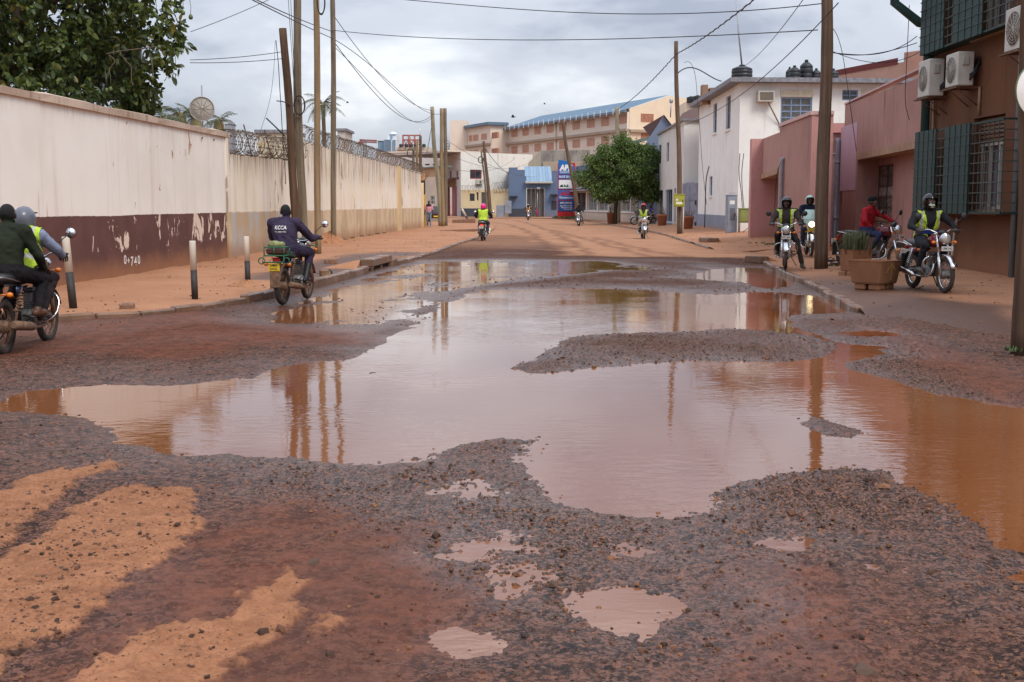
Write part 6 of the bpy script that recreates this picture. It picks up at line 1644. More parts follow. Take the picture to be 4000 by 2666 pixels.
razor('razor_wire_coil', [Pcf.pt(0, zC(738), 0), Pcf.pt(uC_(1870), zC(738), 0)], .45, .3, 'tangled razor wire over cream fence left of pole', 4, 14, .02, random.Random(8), False)
razor('razor_wire_coil', [Pcf.pt(uC_(1925), zC(730), 0), Pcf.pt(uC_(1985), zC(724), 0)], .5, .3, 'razor wire on cream fence beside the blue building', 4, 14, .02, random.Random(9), False)
r = empty('electrical_cabinet', AT(1965, 832, 141), label='grey electrical cabinet beside the far cream fence', cat='cabinet'); 
mb = MB(); mb.bbox((-.8, 0, -1.0), (.2, .5, .9), .03); mb.bbox((.22, -.2, -.1), (1.0, .4, 1.4), .03); mb.build('case', CABG, r)

# left far corner: cream store and long white block
BL = bld('cream_store', (-8, 112, 0), 'cream store with green edged roof behind far poles')
Pl = Plane((AT(1640, 800, 118).x, 118.0), (AT(1738, 800, 112).x, 112.0)); zL = lambda y: Pl.hit(1690, y)[1]; wo = Pl.rect(1681, 765, 1698, 800)
mb = MB(); facade(mb, Pl, 0, zL(692), [wo], .2); part(BL, mb, 'lower_wall', plaster('store_cream', (.66, .58, .47), amount=.3, dust=.4)); mb = MB(); facade(mb, Pl, zL(692) + .002, zL(657)); part(BL, mb, 'upper_wall', plaster('store_brick_tone', (.50, .33, .20), amount=.3))
fixw(window(BL, Pl, wo, WHITE, GLASS, 2, 2, .1, .06), BL); mb = MB(); mb.pbox(Pl, -.5, Pl.len + .3, zL(657), zL(652), -.6, .3); part(BL, mb, 'roof_edge', plain('green_roof_edge', (.14, .22, .18), .6))
BLw = bld('long_white_block', (-14, 175, 0), 'long white flat roofed block behind the compound wall')
Pw = Plane((AT(1470, 640, 178).x, 178.0), (AT(1740, 640, 170).x, 170.0)); vents = [Pw.rect(1600 + 30 * i, 641, 1618 + 30 * i, 647) for i in range(5)]
mb = MB(); facade(mb, Pw, 0, Pw.hit(1600, 597)[1], vents, .15); part(BLw, mb, 'wall', plaster('long_block_white', (.72, .69, .66), amount=.25)); mb = MB(); mb.pbox(Pw, 0, Pw.len, Pw.hit(1600, 597)[1], Pw.hit(1600, 590)[1], -8, .15); part(BLw, mb, 'parapet', plaster('long_block_cap', (.74, .66, .54), amount=.3))
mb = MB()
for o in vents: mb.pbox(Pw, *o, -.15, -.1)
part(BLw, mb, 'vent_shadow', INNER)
BT = bld('tank_roof_house', (-20, 190, 0), 'flat roof house carrying a row of black tanks and red lattice')
Pt = Plane((AT(1543, 590, 190).x, 190.0), (AT(1680, 590, 190).x, 190.0)); zT = lambda y: Pt.hit(1610, y)[1]; uT = lambda x: Pt.hit(x, 580)[0]
mb = MB(); mb.pbox(Pt, uT(1545), uT(1678), zT(587), zT(575), -8, .5); part(BT, mb, 'roof_slab', plain('roof_slab_beige', (.62, .54, .44), .8)); mb = MB(); mb.pbox(Pt, uT(1600), uT(1668), 0, zT(587), -7, 0); part(BT, mb, 'wall', plaster('tank_house_wall', (.5, .42, .34), amount=.3))
mb = MB(); RL = plain('red_lattice_paint', (.32, .09, .07), .6)
for x in (1570, 1592, 1616, 1638): mb.tube([Pt.pt(uT(x), zT(575), -2), Pt.pt(uT(x), zT(525), -2)], .14, 5)
for y in (527, 545): mb.tube([Pt.pt(uT(1568), zT(y), -2), Pt.pt(uT(1640), zT(y), -2)], .12, 5)
for x in (1570, 1592, 1616): mb.tube([Pt.pt(uT(x), zT(545), -2), Pt.pt(uT(x + 23), zT(570), -2)], .06, 4); mb.tube([Pt.pt(uT(x + 23), zT(545), -2), Pt.pt(uT(x), zT(570), -2)], .06, 4)
part(BT, mb, 'red_lattice_frame', RL); mb = MB(); mb.pbox(Pt, uT(1590), uT(1600), zT(575), zT(528), -3, -2.4); mb.tube([Pt.pt(uT(1638), zT(527), -2), Pt.pt(uT(1638), zT(497), -2)], .06, 4); part(BT, mb, 'white_mast', WHITE)
nm = ('first', 'second', 'third', 'fourth', 'fifth')
for i, x in enumerate((1566, 1587, 1606, 1624, 1656)): tank(x, 562, 576, 14, 189, nm[i] + ' from left of small tanks under the red lattice')
# glass tower, crane, pylon: far beyond
TW = bld('glass_tower', (-95, 900, 0), 'pale blue glass tower with white dome on the skyline', 'tower'); TB = Mt('tower_glass'); TB.color(TB.mix(TB.ramp(TB.noise(.05, 2), .3, .7), (.16, .28, .40), (.22, .34, .45))); TB.rough(.25); TB = TB.mat; TWH = plain('tower_white', (.66, .70, .74), .6)
p0, p1 = AT(1475, 640, 900), AT(1548, 640, 900); zW = lambda y: AT(1500, y, 900).z; xW = lambda x: AT(x, 600, 900).x
mb = MB(); mb.box((xW(1476), 900, 0), (xW(1501), 920, zW(551))); mb.box((xW(1534), 900, 0), (xW(1546), 920, zW(551))); part(TW, mb, 'glass_wing', TB)
mb = MB(); mb.box((xW(1502), 896, 0), (xW(1533), 920, zW(547))); mb.box((xW(1474), 899, zW(551)), (xW(1501), 921, zW(548))); mb.box((xW(1512), 905, zW(547)), (xW(1549), 925, zW(528))); mb.box((xW(1546), 899, 0), (xW(1549), 921, zW(548))); mb.lathe([(xW(1547) - xW(1531), 0), (xW(1546) - xW(1531), .8), (xW(1541) - xW(1531), 1.7), (.3, 2.2)], 20, (xW(1531), 912, zW(523))); mb.box((xW(1516), 905, zW(527.5)), (xW(1547), 925, zW(522.5))); part(TW, mb, 'white_core', TWH)
for i in range(9): mb = MB(); z = zW(592 - 5.2 * i); mb.box((xW(1503.5), 895.2, z), (xW(1531), 895.8, z + .5)); part(TW, mb, 'window_band', TB)
mb = MB(); mb.box((xW(1523), 904.5, zW(546)), (xW(1531), 904.8, zW(531))); mb.box((xW(1519), 904.4, zW(527)), (xW(1545), 904.7, zW(524))); part(TW, mb, 'upper_window', TB)
cr = root_at('tower_crane', AT(1425, 600, 880), 'small red tower crane on the skyline beside glass tower', 'crane'); mb = MB(); a = AT(1425, 640, 880); b_ = AT(1425, 548, 880)
def lattice(mb, a, b, w, n, r):
    a, b = Vector(a), Vector(b); d = (b - a) / n; x, y, _ = _basis(d)
    cs = [(x * sx + y * sy) * w for sx, sy in ((-1, -1), (1, -1), (1, 1), (-1, 1))]
    for c in cs: mb.tube([a + c, b + c], r, 4)
    for i in range(n):
        for k in range(4): mb.tube([a + d * i + cs[k], a + d * (i + 1) + cs[(k + 1) % 4]], r * .7, 3)
lattice(mb, a, b_, 1.0, 12, .25); under(cr, mb.build('mast', plain('crane_grey', (.3, .28, .28), .6))); mb = MB(); lattice(mb, AT(1405, 551, 880), AT(1472, 554, 880), .9, 16, .3); mb.tube([AT(1424, 546, 880), AT(1405, 551, 880)], .3, 4); under(cr, mb.build('jib', RL)); mb = MB(); p = AT(1408, 553, 880); mb.bbox((p.x - 1.5, p.y - 1, p.z - 2), (p.x + 1.5, p.y + 1, p.z), .1); under(cr, mb.build('counterweight', RL))
pyl = root_at('transmission_tower', AT(1762, 620, 420), 'lattice transmission tower on the skyline behind far poles', 'pylon'); mb = MB(); b0 = AT(1762, 640, 420); t0 = AT(1761, 560, 420)
for sx in (-1, 1):
    for sy in (-1, 1): mb.tube([b0 + Vector((sx * 2.4, sy * 2.4, 0)), t0 + Vector((sx * .5, sy * .5, 0))], .14, 4)
for i in range(8):
    t_ = i / 8; w0, w1 = 2.4 - 1.9 * t_, 2.4 - 1.9 * (t_ + .125); z0, z1 = b0.z + (t0.z - b0.z) * t_, b0.z + (t0.z - b0.z) * (t_ + .125)
    for s in (-1, 1): mb.tube([(b0.x - w0 * s, 420, z0), (b0.x + w1 * s, 420, z1)], .09, 3)
for y, w in ((562, 18), (572, 26), (585, 14)): mb.tube([AT(1761 - w * .8, y, 420), AT(1761 + w, y, 420)], .16, 4)
mb.tube([AT(1761 - 12, 562, 420), AT(1787, 572, 420), AT(1783, 592, 420)], .1, 4); under(pyl, mb.build('lattice_frame', plain('pylon_steel', (.2, .21, .22), .6)))

# ---------------------------------------------------------------- big warehouse with blue roof
BH = bld('blue_roof_warehouse', (10, 170, 0), 'large cream warehouse with blue roof and orange vent block windows')
D0 = 160.0; c0 = AT(2457, 600, D0); dirv = Vector((-0.435, 1.0)).normalized()
PHa = Plane((c0.x, c0.y), (c0.x + dirv.x * 78, c0.y + dirv.y * 78)); uh = lambda x: PHa.hit(x, 500)[0]
MAT_WHS = plaster('warehouse_cream', (.78, .66, .55), (.74, .62, .52), stain=(.4, .28, .2), amount=.25, streak=.5, bump=.08); MAT_WHS2 = plaster('warehouse_gable', (.80, .67, .50), (.74, .62, .47), stain=(.45, .32, .2), amount=.25, bump=.08)
ze = PHa.hit(2457, 424)[1]; u_end = uh(1986)
mb = MB(); facade(mb, PHa, 0, ze, u1=u_end); part(BH, mb, 'long_wall', MAT_WHS)
zl = PHa.hit(2300, 522)[1]; mb = MB(); mb.pbox(PHa, 0, u_end, zl - .35, zl, .002, .5); part(BH, mb, 'floor_ledge', plaster('ledge_brown', (.42, .33, .26), amount=.4))
# projecting stair block at the left end
PHb = Plane((PHa.pt(u_end, 0, 3.2).x, PHa.pt(u_end, 0, 3.2).y), (PHa.pt(u_end, 0, 3.2).x + dirv.x * 26, PHa.pt(u_end, 0, 3.2).y + dirv.y * 26)); uL = PHb.hit(1826, 540)[0]
mb = MB(); facade(mb, PHb, 0, ze + .2, u1=uL); mb.quad(PHb.pt(0, 0), PHb.pt(0, 0, -3.2), PHb.pt(0, ze + .2, -3.2), PHb.pt(0, ze + .2)); part(BH, mb, 'stair_block_wall', MAT_WHS)
mb = MB(); mb.pbox(PHb, -.6, uL, ze + .2, ze + .65, -3, .7); part(BH, mb, 'stair_block_roof', plain('blue_sheet_dark', (.10, .17, .24), .5))
q0 = PHb.pt(uL, 0); mb = MB(); mb.box((q0.x - 3.0, q0.y - .2, 0), (q0.x - .05, q0.y + 6, ze + 1.6)); part(BH, mb, 'end_tower', MAT_WHS)
mb = MB(); mb.pbox(PHb, -.1, uL + 3, zl - .35, zl, .002, .5); part(BH, mb, 'floor_ledge', plaster('ledge_brown', (.42, .33, .26), amount=.4))
# gable wall facing the street
PHg = Plane((c0.x, c0.y), (c0.x + 24.0, c0.y + 24.0 * .435)); zr = PHg.hit(2612, 376)[1]; ur = PHg.hit(2612, 400)[0]
ow = [PHg.rect(2504, 446, 2552, 477), PHg.rect(2504, 523, 2545, 548)]
mb = MB(); uu = PHg.len; facade(mb, PHg, 0, ze, ow, .3); mb.add([PHg.pt(0, ze), PHg.pt(uu, ze), PHg.pt(uu, PHg.hit(2755, 432)[1]), PHg.pt(ur, zr)], [(0, 1, 2, 3)]); part(BH, mb, 'gable_wall', MAT_WHS2)
mb = MB(); zl2 = PHg.hit(2500, 508)[1]; mb.pbox(PHg, 0, uu, zl2 - .35, zl2, .002, .5); part(BH, mb, 'floor_ledge', plaster('ledge_brown', (.42, .33, .26), amount=.4))
nsh = 26; rid = Vector((PHg.pt(ur, 0).x, PHg.pt(ur, 0).y)); RSH = [plain('blue_roof_%d' % i, c, .45, .15, var=.08) for i, c in enumerate(((.05, .14, .23), (.057, .15, .24), (.047, .13, .215)))]
for i in range(nsh):
    a, b_ = u_end * i / nsh, u_end * (i + 1) / nsh; e0, e1 = PHa.pt(a, ze - .25, .8), PHa.pt(b_ - .02, ze - .25, .8); r0, r1 = rid + dirv * a, rid + dirv * (b_ - .02)
    mb = MB(); mb.quad(e0, e1, (r1.x, r1.y, zr + .15), (r0.x, r0.y, zr + .15)); part(BH, mb, 'roof_sheet', RSH[i % 3])
mb = MB(); mb.pbox(PHa, -.3, u_end, ze - .55, ze - .3, .55, .95); part(BH, mb, 'gutter', plain('blue_gutter', (.14, .20, .27), .5))
for i in range(22): mb = MB(); u = u_end * (i + .5) / 22; mb.pbox(PHa, u - .06, u + .06, ze - .75, ze + .1, .96, 1.02); part(BH, mb, 'gutter_strap', WHITE)
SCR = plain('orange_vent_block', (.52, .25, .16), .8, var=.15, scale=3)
def vent(P, o, nx, ny, mat):
    m = MB(); a, b_, c, d = o; w, h = (b_ - a) / nx, (d - c) / ny
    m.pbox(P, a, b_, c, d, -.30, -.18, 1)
    for i in range(nx + 1): m.pbox(P, a + w * i - w * .22, a + w * i + w * .22, c, d, -.17, .03)
    for j in range(ny + 1): m.pbox(P, a, b_, c + h * j - h * .22, c + h * j + h * .22, -.16, .035)
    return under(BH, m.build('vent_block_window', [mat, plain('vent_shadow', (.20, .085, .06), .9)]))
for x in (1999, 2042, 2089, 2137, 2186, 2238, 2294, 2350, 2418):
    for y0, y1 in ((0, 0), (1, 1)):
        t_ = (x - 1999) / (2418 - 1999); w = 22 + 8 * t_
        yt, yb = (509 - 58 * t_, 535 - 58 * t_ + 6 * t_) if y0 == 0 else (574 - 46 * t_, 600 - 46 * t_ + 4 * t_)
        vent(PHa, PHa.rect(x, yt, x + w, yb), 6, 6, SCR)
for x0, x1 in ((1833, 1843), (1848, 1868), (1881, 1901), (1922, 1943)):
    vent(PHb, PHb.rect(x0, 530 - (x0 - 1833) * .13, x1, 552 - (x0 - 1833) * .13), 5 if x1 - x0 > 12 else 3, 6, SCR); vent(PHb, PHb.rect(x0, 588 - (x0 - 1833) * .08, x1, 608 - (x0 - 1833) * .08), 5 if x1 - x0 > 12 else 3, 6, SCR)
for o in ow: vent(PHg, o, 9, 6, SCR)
for x in (2173, 2462): mb = MB(); u = uh(x) if x < 2457 else .15; mb.tube([PHa.pt(u, 3, .15), PHa.pt(u, ze - .5, .15)], .13, 6); part(BH, mb, 'downpipe', MAT_WHS)
tank(2725, 372, 402, 40, 130, 'black tank peeping over the narrow white house roof'); tank(2700, 376, 402, 36, 131, 'left black tank behind white house roof corner')
BR = bld('rear_tank_stand', (20, 131, 0), 'cream rear block under two black tanks beside white house', 'building'); a = AT(2672, 402, 132); b_ = AT(2760, 402, 132); mb = MB(); mb.box((a.x, 131, 0), (b_.x + 3, 136, a.z)); part(BR, mb, 'wall', MAT_WHS2)
BN = bld('grey_lean_to', (9, 138, 0), 'grey green lean-to roof showing above the street tree'); a, b_ = AT(2450, 560, 138), AT(2535, 545, 138); mb = MB(); mb.box((a.x, 138, 0), (b_.x, 140, a.z - .3)); part(BN, mb, 'wall', MAT_WHS); mb = MB(); mb.add([(a.x - .3, 137.5, a.z - .4), (b_.x, 137.5, b_.z - .1), (b_.x, 137.5, b_.z + .3), (a.x - .3, 137.5, a.z), (a.x - .3, 141, a.z), (b_.x, 141, b_.z + .3)], [(0, 1, 2, 3), (3, 2, 5, 4)]); part(BN, mb, 'roof', plain('grey_green_sheet', (.12, .17, .16), .6))
# ---------------------------------------------------------------- trees
def leaf_mat(name, c1, c2, c3, rough=.45):
    M = Mt(name); r = M.attr('rnd'); n = M.noise(3.0, 3, .5, vec=M.geo())
    col = M.mix(M.ramp(r, .2, .8), c1, c2); col = M.mix(M.ramp(r, .93, .97), col, c3)
    col = M.mix(M.math('MULTIPLY', M.ramp(n, .3, .7), .4), col, c1)
    M.color(col); M.rough(rough); M.spec(.4)
    tr = M.n('ShaderNodeBsdfTranslucent'); M.l(M.mix(.5, col, c2), tr.inputs['Color'])
    ms = M.n('ShaderNodeMixShader'); ms.inputs[0].default_value = .22
    out = [q for q in M.nt.nodes if q.type == 'OUTPUT_MATERIAL'][0]
    M.l(M.b.outputs[0], ms.inputs[1]); M.l(tr.outputs[0], ms.inputs[2]); M.l(ms.outputs[0], out.inputs['Surface'])
    return M.mat
LEAF6 = np.array([(0, 0, 0), (.33, .24, .05), (.72, .20, .02), (1, 0, -.08), (.72, -.20, .02), (.33, -.24, .05), (.5, 0, -.03)], float)
LEAF6F = np.array([(0, 1, 6), (1, 2, 6), (2, 3, 6), (3, 4, 6), (4, 5, 6), (5, 0, 6)], int)
LEAF4 = np.array([(0, 0, 0), (.45, .2, .04), (1, 0, -.1), (.45, -.2, .04)], float); LEAF4F = np.array([(0, 1, 2), (0, 2, 3)], int)
def unit(v): return v / np.maximum(1e-9, np.linalg.norm(v, axis=-1, keepdims=True))
def leaf_frames(P, D, rs):
    D = unit(D); R = unit(np.cross(D, rs.normal(size=D.shape))); U = np.cross(R, D)
    fl = np.sign(U[:, 2:3]); fl[fl == 0] = 1
    return D, R * fl, U * fl
def leaves_mesh(name, P, D, S, mat, rs, shape='6'):
    B, Ft = (LEAF6, LEAF6F) if shape == '6' else (LEAF4, LEAF4F)
    X, R, U = leaf_frames(P, D, rs)
    V = P[:, None, :] + S[:, None, None] * (B[None, :, 0:1] * X[:, None] + B[None, :, 1:2] * R[:, None] + B[None, :, 2:3] * U[:, None])
    n, k = len(P), len(B); Fc = (Ft[None] + (np.arange(n) * k)[:, None, None]).reshape(-1, 3)
    me = np_mesh(name, V.reshape(-1, 3), Fc, mat, smooth=True); set_attr(me, 'rnd', np.repeat(rs.rand(n), k)); return me
LEAF_AV = leaf_mat('avocado_leaf', (.034, .058, .016), (.135, .175, .04), (.28, .22, .05), .38)
LEAF_FI = leaf_mat('ficus_leaf', (.042, .085, .02), (.165, .235, .05), (.24, .27, .07), .5)
LEAF_PA = leaf_mat('palm_leaf', (.035, .05, .02), (.09, .11, .045), (.16, .14, .07), .5)
BARK = timber('tree_bark', (.07, .05, .035), (.16, .12, .085))
# avocado tree behind the left wall
rs = np.random.RandomState(12); cc = np.array([-11.8, 28.0, 7.2]); rr = np.array([4.0, 3.3, 3.55])
av = root_at('avocado_tree', (-11.6, 28.2, 0), 'big dark avocado tree with hanging fruit over the left wall', 'tree')
nC = 4600
d = unit(rs.normal(size=(nC, 3))); rad = 0.45 + 0.55 * rs.rand(nC) ** .45
lobes = 1 + .16 * np.sin(d[:, 0] * 7 + 1) * np.sin(d[:, 2] * 6 + d[:, 1] * 5) + .08 * rs.normal(size=nC)
C = cc + d * rad[:, None] * lobes[:, None] * rr
keepm = (C[:, 2] > 3.62) & ~((C[:, 2] < 4.25) & (C[:, 0] > -10.6) & (C[:, 0] < -8.9) & (rs.rand(nC) < .85))
wallx = -9.49 + .047 * C[:, 1]; keepm &= ~((C[:, 2] < 4.3) & (C[:, 0] > wallx + .5)); C, d = C[keepm], d[keepm]
ex = []
for x_, y_, Y_, n_, sp_ in ((560, 395, 28, 60, .3), (540, 350, 28, 60, .4), (600, 425, 28.6, 30, .18), (300, 400, 26, 40, .28), (90, 360, 25, 60, .45), (660, 240, 27.5, 50, .3), (690, 120, 27.5, 50, .35), (500, 420, 29, 20, .2), (230, 420, 27, 16, .2)):
    ex.append(np.array(AT(x_, y_, Y_)) + rs.normal(size=(n_, 3)) * sp_)
ex = np.concatenate(ex); ex = ex[ex[:, 2] > 3.66]; C = np.concatenate([C, ex]); d = np.concatenate([d, unit(ex - cc)])
ipx = 2000 + C[:, 0] / C[:, 1] * 4600; ipy = 800 - (C[:, 2] - 1.6) / C[:, 1] * 4600
ok = ipx < np.interp(ipy, [0, 200, 280, 340, 440, 480], [738, 738, 700, 660, 610, 590]) + rs.normal(size=len(C)) * 12; C, d = C[ok], d[ok]
k = rs.randint(6, 11, len(C)); P_ = np.repeat(C, k, 0) + rs.normal(size=(k.sum(), 3)) * .04
D_ = np.repeat(d * .6 + np.array([0, 0, -.25]), k, 0) + rs.normal(size=(k.sum(), 3)) * .75
S_ = rs.uniform(.12, .23, len(P_))
order = np.argsort(P_[:, 1] + 2.0 * (P_[:, 0] < -13.5) + 3.0 * (P_[:, 2] > 6.7)); near, rest = order[:290], order[290:]
under(av, link_mesh('crown', leaves_mesh('crown', P_[rest], D_[rest], S_[rest], LEAF_AV, rs)))['kind'] = 'stuff'
lm = []
for i in range(5):
    me = leaves_mesh('leaf', np.zeros((1, 3)), np.array([[1., 0, 0]]), np.array([1.0]), LEAF_AV, np.random.RandomState(60 + i)); 
    co = np.array(LEAF6); me.vertices.foreach_set('co', co.astype(np.float32).ravel()); me.attributes['rnd'].data.foreach_set('value', np.full(7, .15 + .18 * i, np.float32)); me.update(); lm.append(me)
Xf, Rf, Uf = leaf_frames(P_[near], D_[near], rs)
for i in range(len(near)):
    o = link_mesh('leaf', lm[i % 5]); s = S_[near[i]]; x, r_, u_ = Xf[i] * s, Rf[i] * s, Uf[i] * s; p = P_[near[i]]
    Mx = Matrix(((x[0], r_[0], u_[0], p[0]), (x[1], r_[1], u_[1], p[1]), (x[2], r_[2], u_[2], p[2]), (0, 0, 0, 1)))
    o.parent = av; o.matrix_parent_inverse = av.matrix_basis.inverted(); o.matrix_basis = Mx
tr = MB(); tr.tube(smooth3([Vector((-11.6, 28.2, -.1)), Vector((-11.5, 28.2, 2)), Vector((-11.3, 28.0, 4)), Vector((-11.5, 28, 6.5))]), [.26, .25, .24, .23, .22, .21, .2, .19, .17, .15, .13][:10], 10) if False else tr.tube([Vector((-11.6, 28.2, -.1)), Vector((-11.5, 28.2, 2)), Vector((-11.3, 28.0, 4)), Vector((-11.5, 28, 6.5))], [.28, .24, .2, .12], 10); under(av, tr.build('trunk', BARK))
rg = random.Random(4)
for i in range(16):
    a = Vector((-11.4, 28.0, rg.uniform(3.2, 6))); t = cc + unit(rs.normal(size=(1, 3)))[0] * rr * .8; e_ = Vector(t); e_.z = max(e_.z, 4.2); b_ = a.lerp(e_, .5) + Vector((0, 0, rg.uniform(.2, .8)))
    m = MB(); m.tube(smooth3([a, b_, e_]), [.10, .09, .08, .07, .06, .05, .04, .03, .025, .02][:10], 6); under(av, m.build('branch', BARK))
for pts in ([(415, 212), (470, 200), (545, 192), (640, 180)], [(420, 300), (428, 265), (455, 240), (425, 215)], [(468, 205), (490, 240), (515, 258), (512, 310), (520, 335)], [(595, 300), (598, 260), (582, 215)]):
    m = MB(); m.tube(smooth3([AT(x, y, 25.6) for x, y in pts]), .014, 5); under(av, m.build('branch', BARK))
FRUIT = plain('avocado_skin', (.075, .115, .028), .4, var=.25, scale=25, bump=.15, bscale=120)
for x, y, s in ((685, 42, .1), (702, 42, .1), (715, 50, .095), (745, 67, .1), (417, 353, .085), (432, 348, .085), (657, 198, .08), (660, 238, .08), (673, 245, .08), (685, 267, .075), (596, 304, .08), (622, 185, .08), (424, 55, .09), (610, 60, .08)):
    p = AT(x, y, 25.5 if x < 640 else 27.0); m = MB(); q = s * .5 * 1.0
    m.lathe([(.002, -.62 * s), (q * .7, -.52 * s), (q * .98, -.25 * s), (q, 0), (q * .8, .3 * s), (q * .45, .55 * s), (.004, .62 * s)], 12, p); m.tube([p + Vector((0, 0, .6 * s)), p + Vector((.01, 0, .6 * s + .16)), p + Vector((-.03, .03, .6 * s + .4))], .006, 4); under(av, m.build('fruit', FRUIT))
# billboard back seen through the crown
bb = root_at('billboard', AT(450, 480, 31), 'dark back of a billboard on steel posts behind fruit tree', 'billboard'); a, b_ = AT(325, 392, 31), AT(530, 130, 31)
m = MB(); m.box((a.x, 31, a.z), (b_.x, 31.15, b_.z)); under(bb, m.build('panel', plain('billboard_back', (.045, .045, .045), .8))); m = MB()
m.tube([AT(380, 430, 30.9) - Vector((0, 0, 4)), AT(380, 430, 30.9), AT(415, 270, 30.9)], .07, 6); under(bb, m.build('stay_post', STEEL))
for x in (527, 548): m = MB(); p = AT(x, 300, 30.95); m.box((p.x - .06, 30.88, 0), (p.x + .06, 30.99, p.z + 1.2)); under(bb, m.build('post', STEEL))
# round street tree
ft = root_at('street_tree', (8.0, 92, .1), 'dense round green street tree beside parked motorcycle', 'tree'); rs = np.random.RandomState(7); cc = np.array([8.62, 92.0, 3.75]); rr = np.array([2.85, 2.5, 2.5])
nC = 1900; d = unit(rs.normal(size=(nC, 3))); d[:, 2] = np.where(d[:, 2] < -.75, -d[:, 2], d[:, 2]); rad = .55 + .45 * rs.rand(nC) ** .5; lob = 1 + .2 * np.sin(d[:, 0] * 5 + .6) * np.cos(d[:, 2] * 6) + .13 * np.sin(d[:, 0] * 11 + d[:, 2] * 9) + .05 * rs.normal(size=nC)
C = cc + d * rad[:, None] * lob[:, None] * rr; top = np.array([8.4, 92, 6.1]); C = np.concatenate([C, top + rs.normal(size=(60, 3)) * [.5, .5, .45], np.array([6.3, 92, 4.6]) + rs.normal(size=(40, 3)) * [.35, .4, .4]]); C = C[C[:, 2] > 1.95]; dd_ = unit(C - cc)
k = rs.randint(16, 30, len(C)); P_ = np.repeat(C, k, 0) + rs.normal(size=(k.sum(), 3)) * .15; D_ = np.repeat(dd_ * .5 + np.array([0, 0, -.55]), k, 0) + rs.normal(size=(k.sum(), 3)) * .6
under(ft, link_mesh('crown', leaves_mesh('crown', P_, D_, rs.uniform(.15, .27, len(P_)), LEAF_FI, rs, '4')))['kind'] = 'stuff'
m = MB(); m.tube([(8.0, 92, -.05), (8.03, 92, 1.2), (8.15, 92, 2.6), (8.4, 92, 4.5)], [.2, .16, .15, .1], 10); under(ft, m.build('trunk', BARK)); rg = random.Random(3)
for i in range(9):
    e_ = Vector(cc + unit(rs.normal(size=(1, 3)))[0] * rr * .7); a = Vector((8.1, 92, rg.uniform(1.9, 3))); m = MB(); m.tube([a, a.lerp(e_, .5) + Vector((0, 0, .3)), e_], [.08, .05, .02], 6); under(ft, m.build('limb', BARK))
# palms
def frond(mb_l, mb_s, base, dirv, L, droop, rg, lw, nl=22, drop=.4):
    pts = []; d = Vector(dirv).normalized(); p = Vector(base); st = L / nl
    for i in range(nl + 1):
        pts.append(p.copy()); d = (d + Vector((0, 0, -droop / nl))).normalized(); p = p + d * st
    mb_s.tube(pts, [.03 * (1 - i / (nl + 1)) * lw * 20 + .006 for i in range(nl + 1)], 4)
    for i in range(2, nl):
        t = (pts[i + 1] - pts[i - 1]).normalized(); side = t.cross(Vector((0, 0, 1))); side = side.normalized() if side.length > 1e-4 else Vector((1, 0, 0)); ln = L * .26 * math.sin(math.pi * (i / nl) ** .8) + .05
        for s in (-1, 1):
            e_ = pts[i] + (side * s * rg.uniform(.7, 1.1) + t * .5 + Vector((0, 0, -drop * rg.uniform(.4, 1.6)))).normalized() * ln; w = t * lw
            mb_l.add([pts[i] - w, pts[i] + w, pts[i].lerp(e_, .6) + w * .8, e_], [(0, 1, 2), (0, 2, 3)])
def palm(c, L, n, label, seed, trunk=True, lw=.02, up=.35):
    rg = random.Random(seed); r = root_at('palm_tree', (c.x, c.y, 0), label, 'palm'); 
    for i in range(n):
        a = 6.283 * i / n + rg.uniform(-.2, .2); el = rg.uniform(up - .35, 1.2); l, s = MB(), MB(); frond(l, s, c, (math.cos(a) * math.cos(el), math.sin(a) * math.cos(el), math.sin(el)), L * rg.uniform(.85, 1.1), rg.uniform(1.3, 2.3), rg, lw)
        me = l.build('frond', LEAF_PA); set_attr(me.data, 'rnd', np.random.RandomState(seed + i).rand(len(me.data.vertices))); under(r, me); q = s.build('frond_stem', plain('palm_stem', (.14, .13, .06), .7), me)
    if trunk: m = MB(); m.tube([(c.x, c.y, 0), (c.x + .1, c.y, c.z * .5), c], [.3, .22, .18], 10); under(r, m.build('trunk', BARK)); m = MB(); m.ell(c - Vector((0, 0, .3)), (.25, .25, .5), 10, 8); under(r, m.build('crown_shaft', plain('crown_shaft', (.30, .26, .12), .7)))
    return r
palm(AT(1262, 410, 120), 2.7, 17, 'tall palm rising behind the four left poles', 2, True, .035)
palm(AT(705, 455, 48), 1.5, 14, 'low palm fronds behind wall left of the grid dish', 5, True, .016, .8)
palm(AT(855, 480, 52), 1.0, 11, 'small palm fronds behind wall right of grid dish', 6, True, .014, .7)
for i, (x, y, L) in enumerate(((640, 470, 1.2), (765, 470, 1.1))): palm(AT(x, y, 46 + i), L, 10, ('leafy palm top just right of the fruit tree', 'short palm top directly under the grid dish')[i], 9 + i, True, .016, .8)
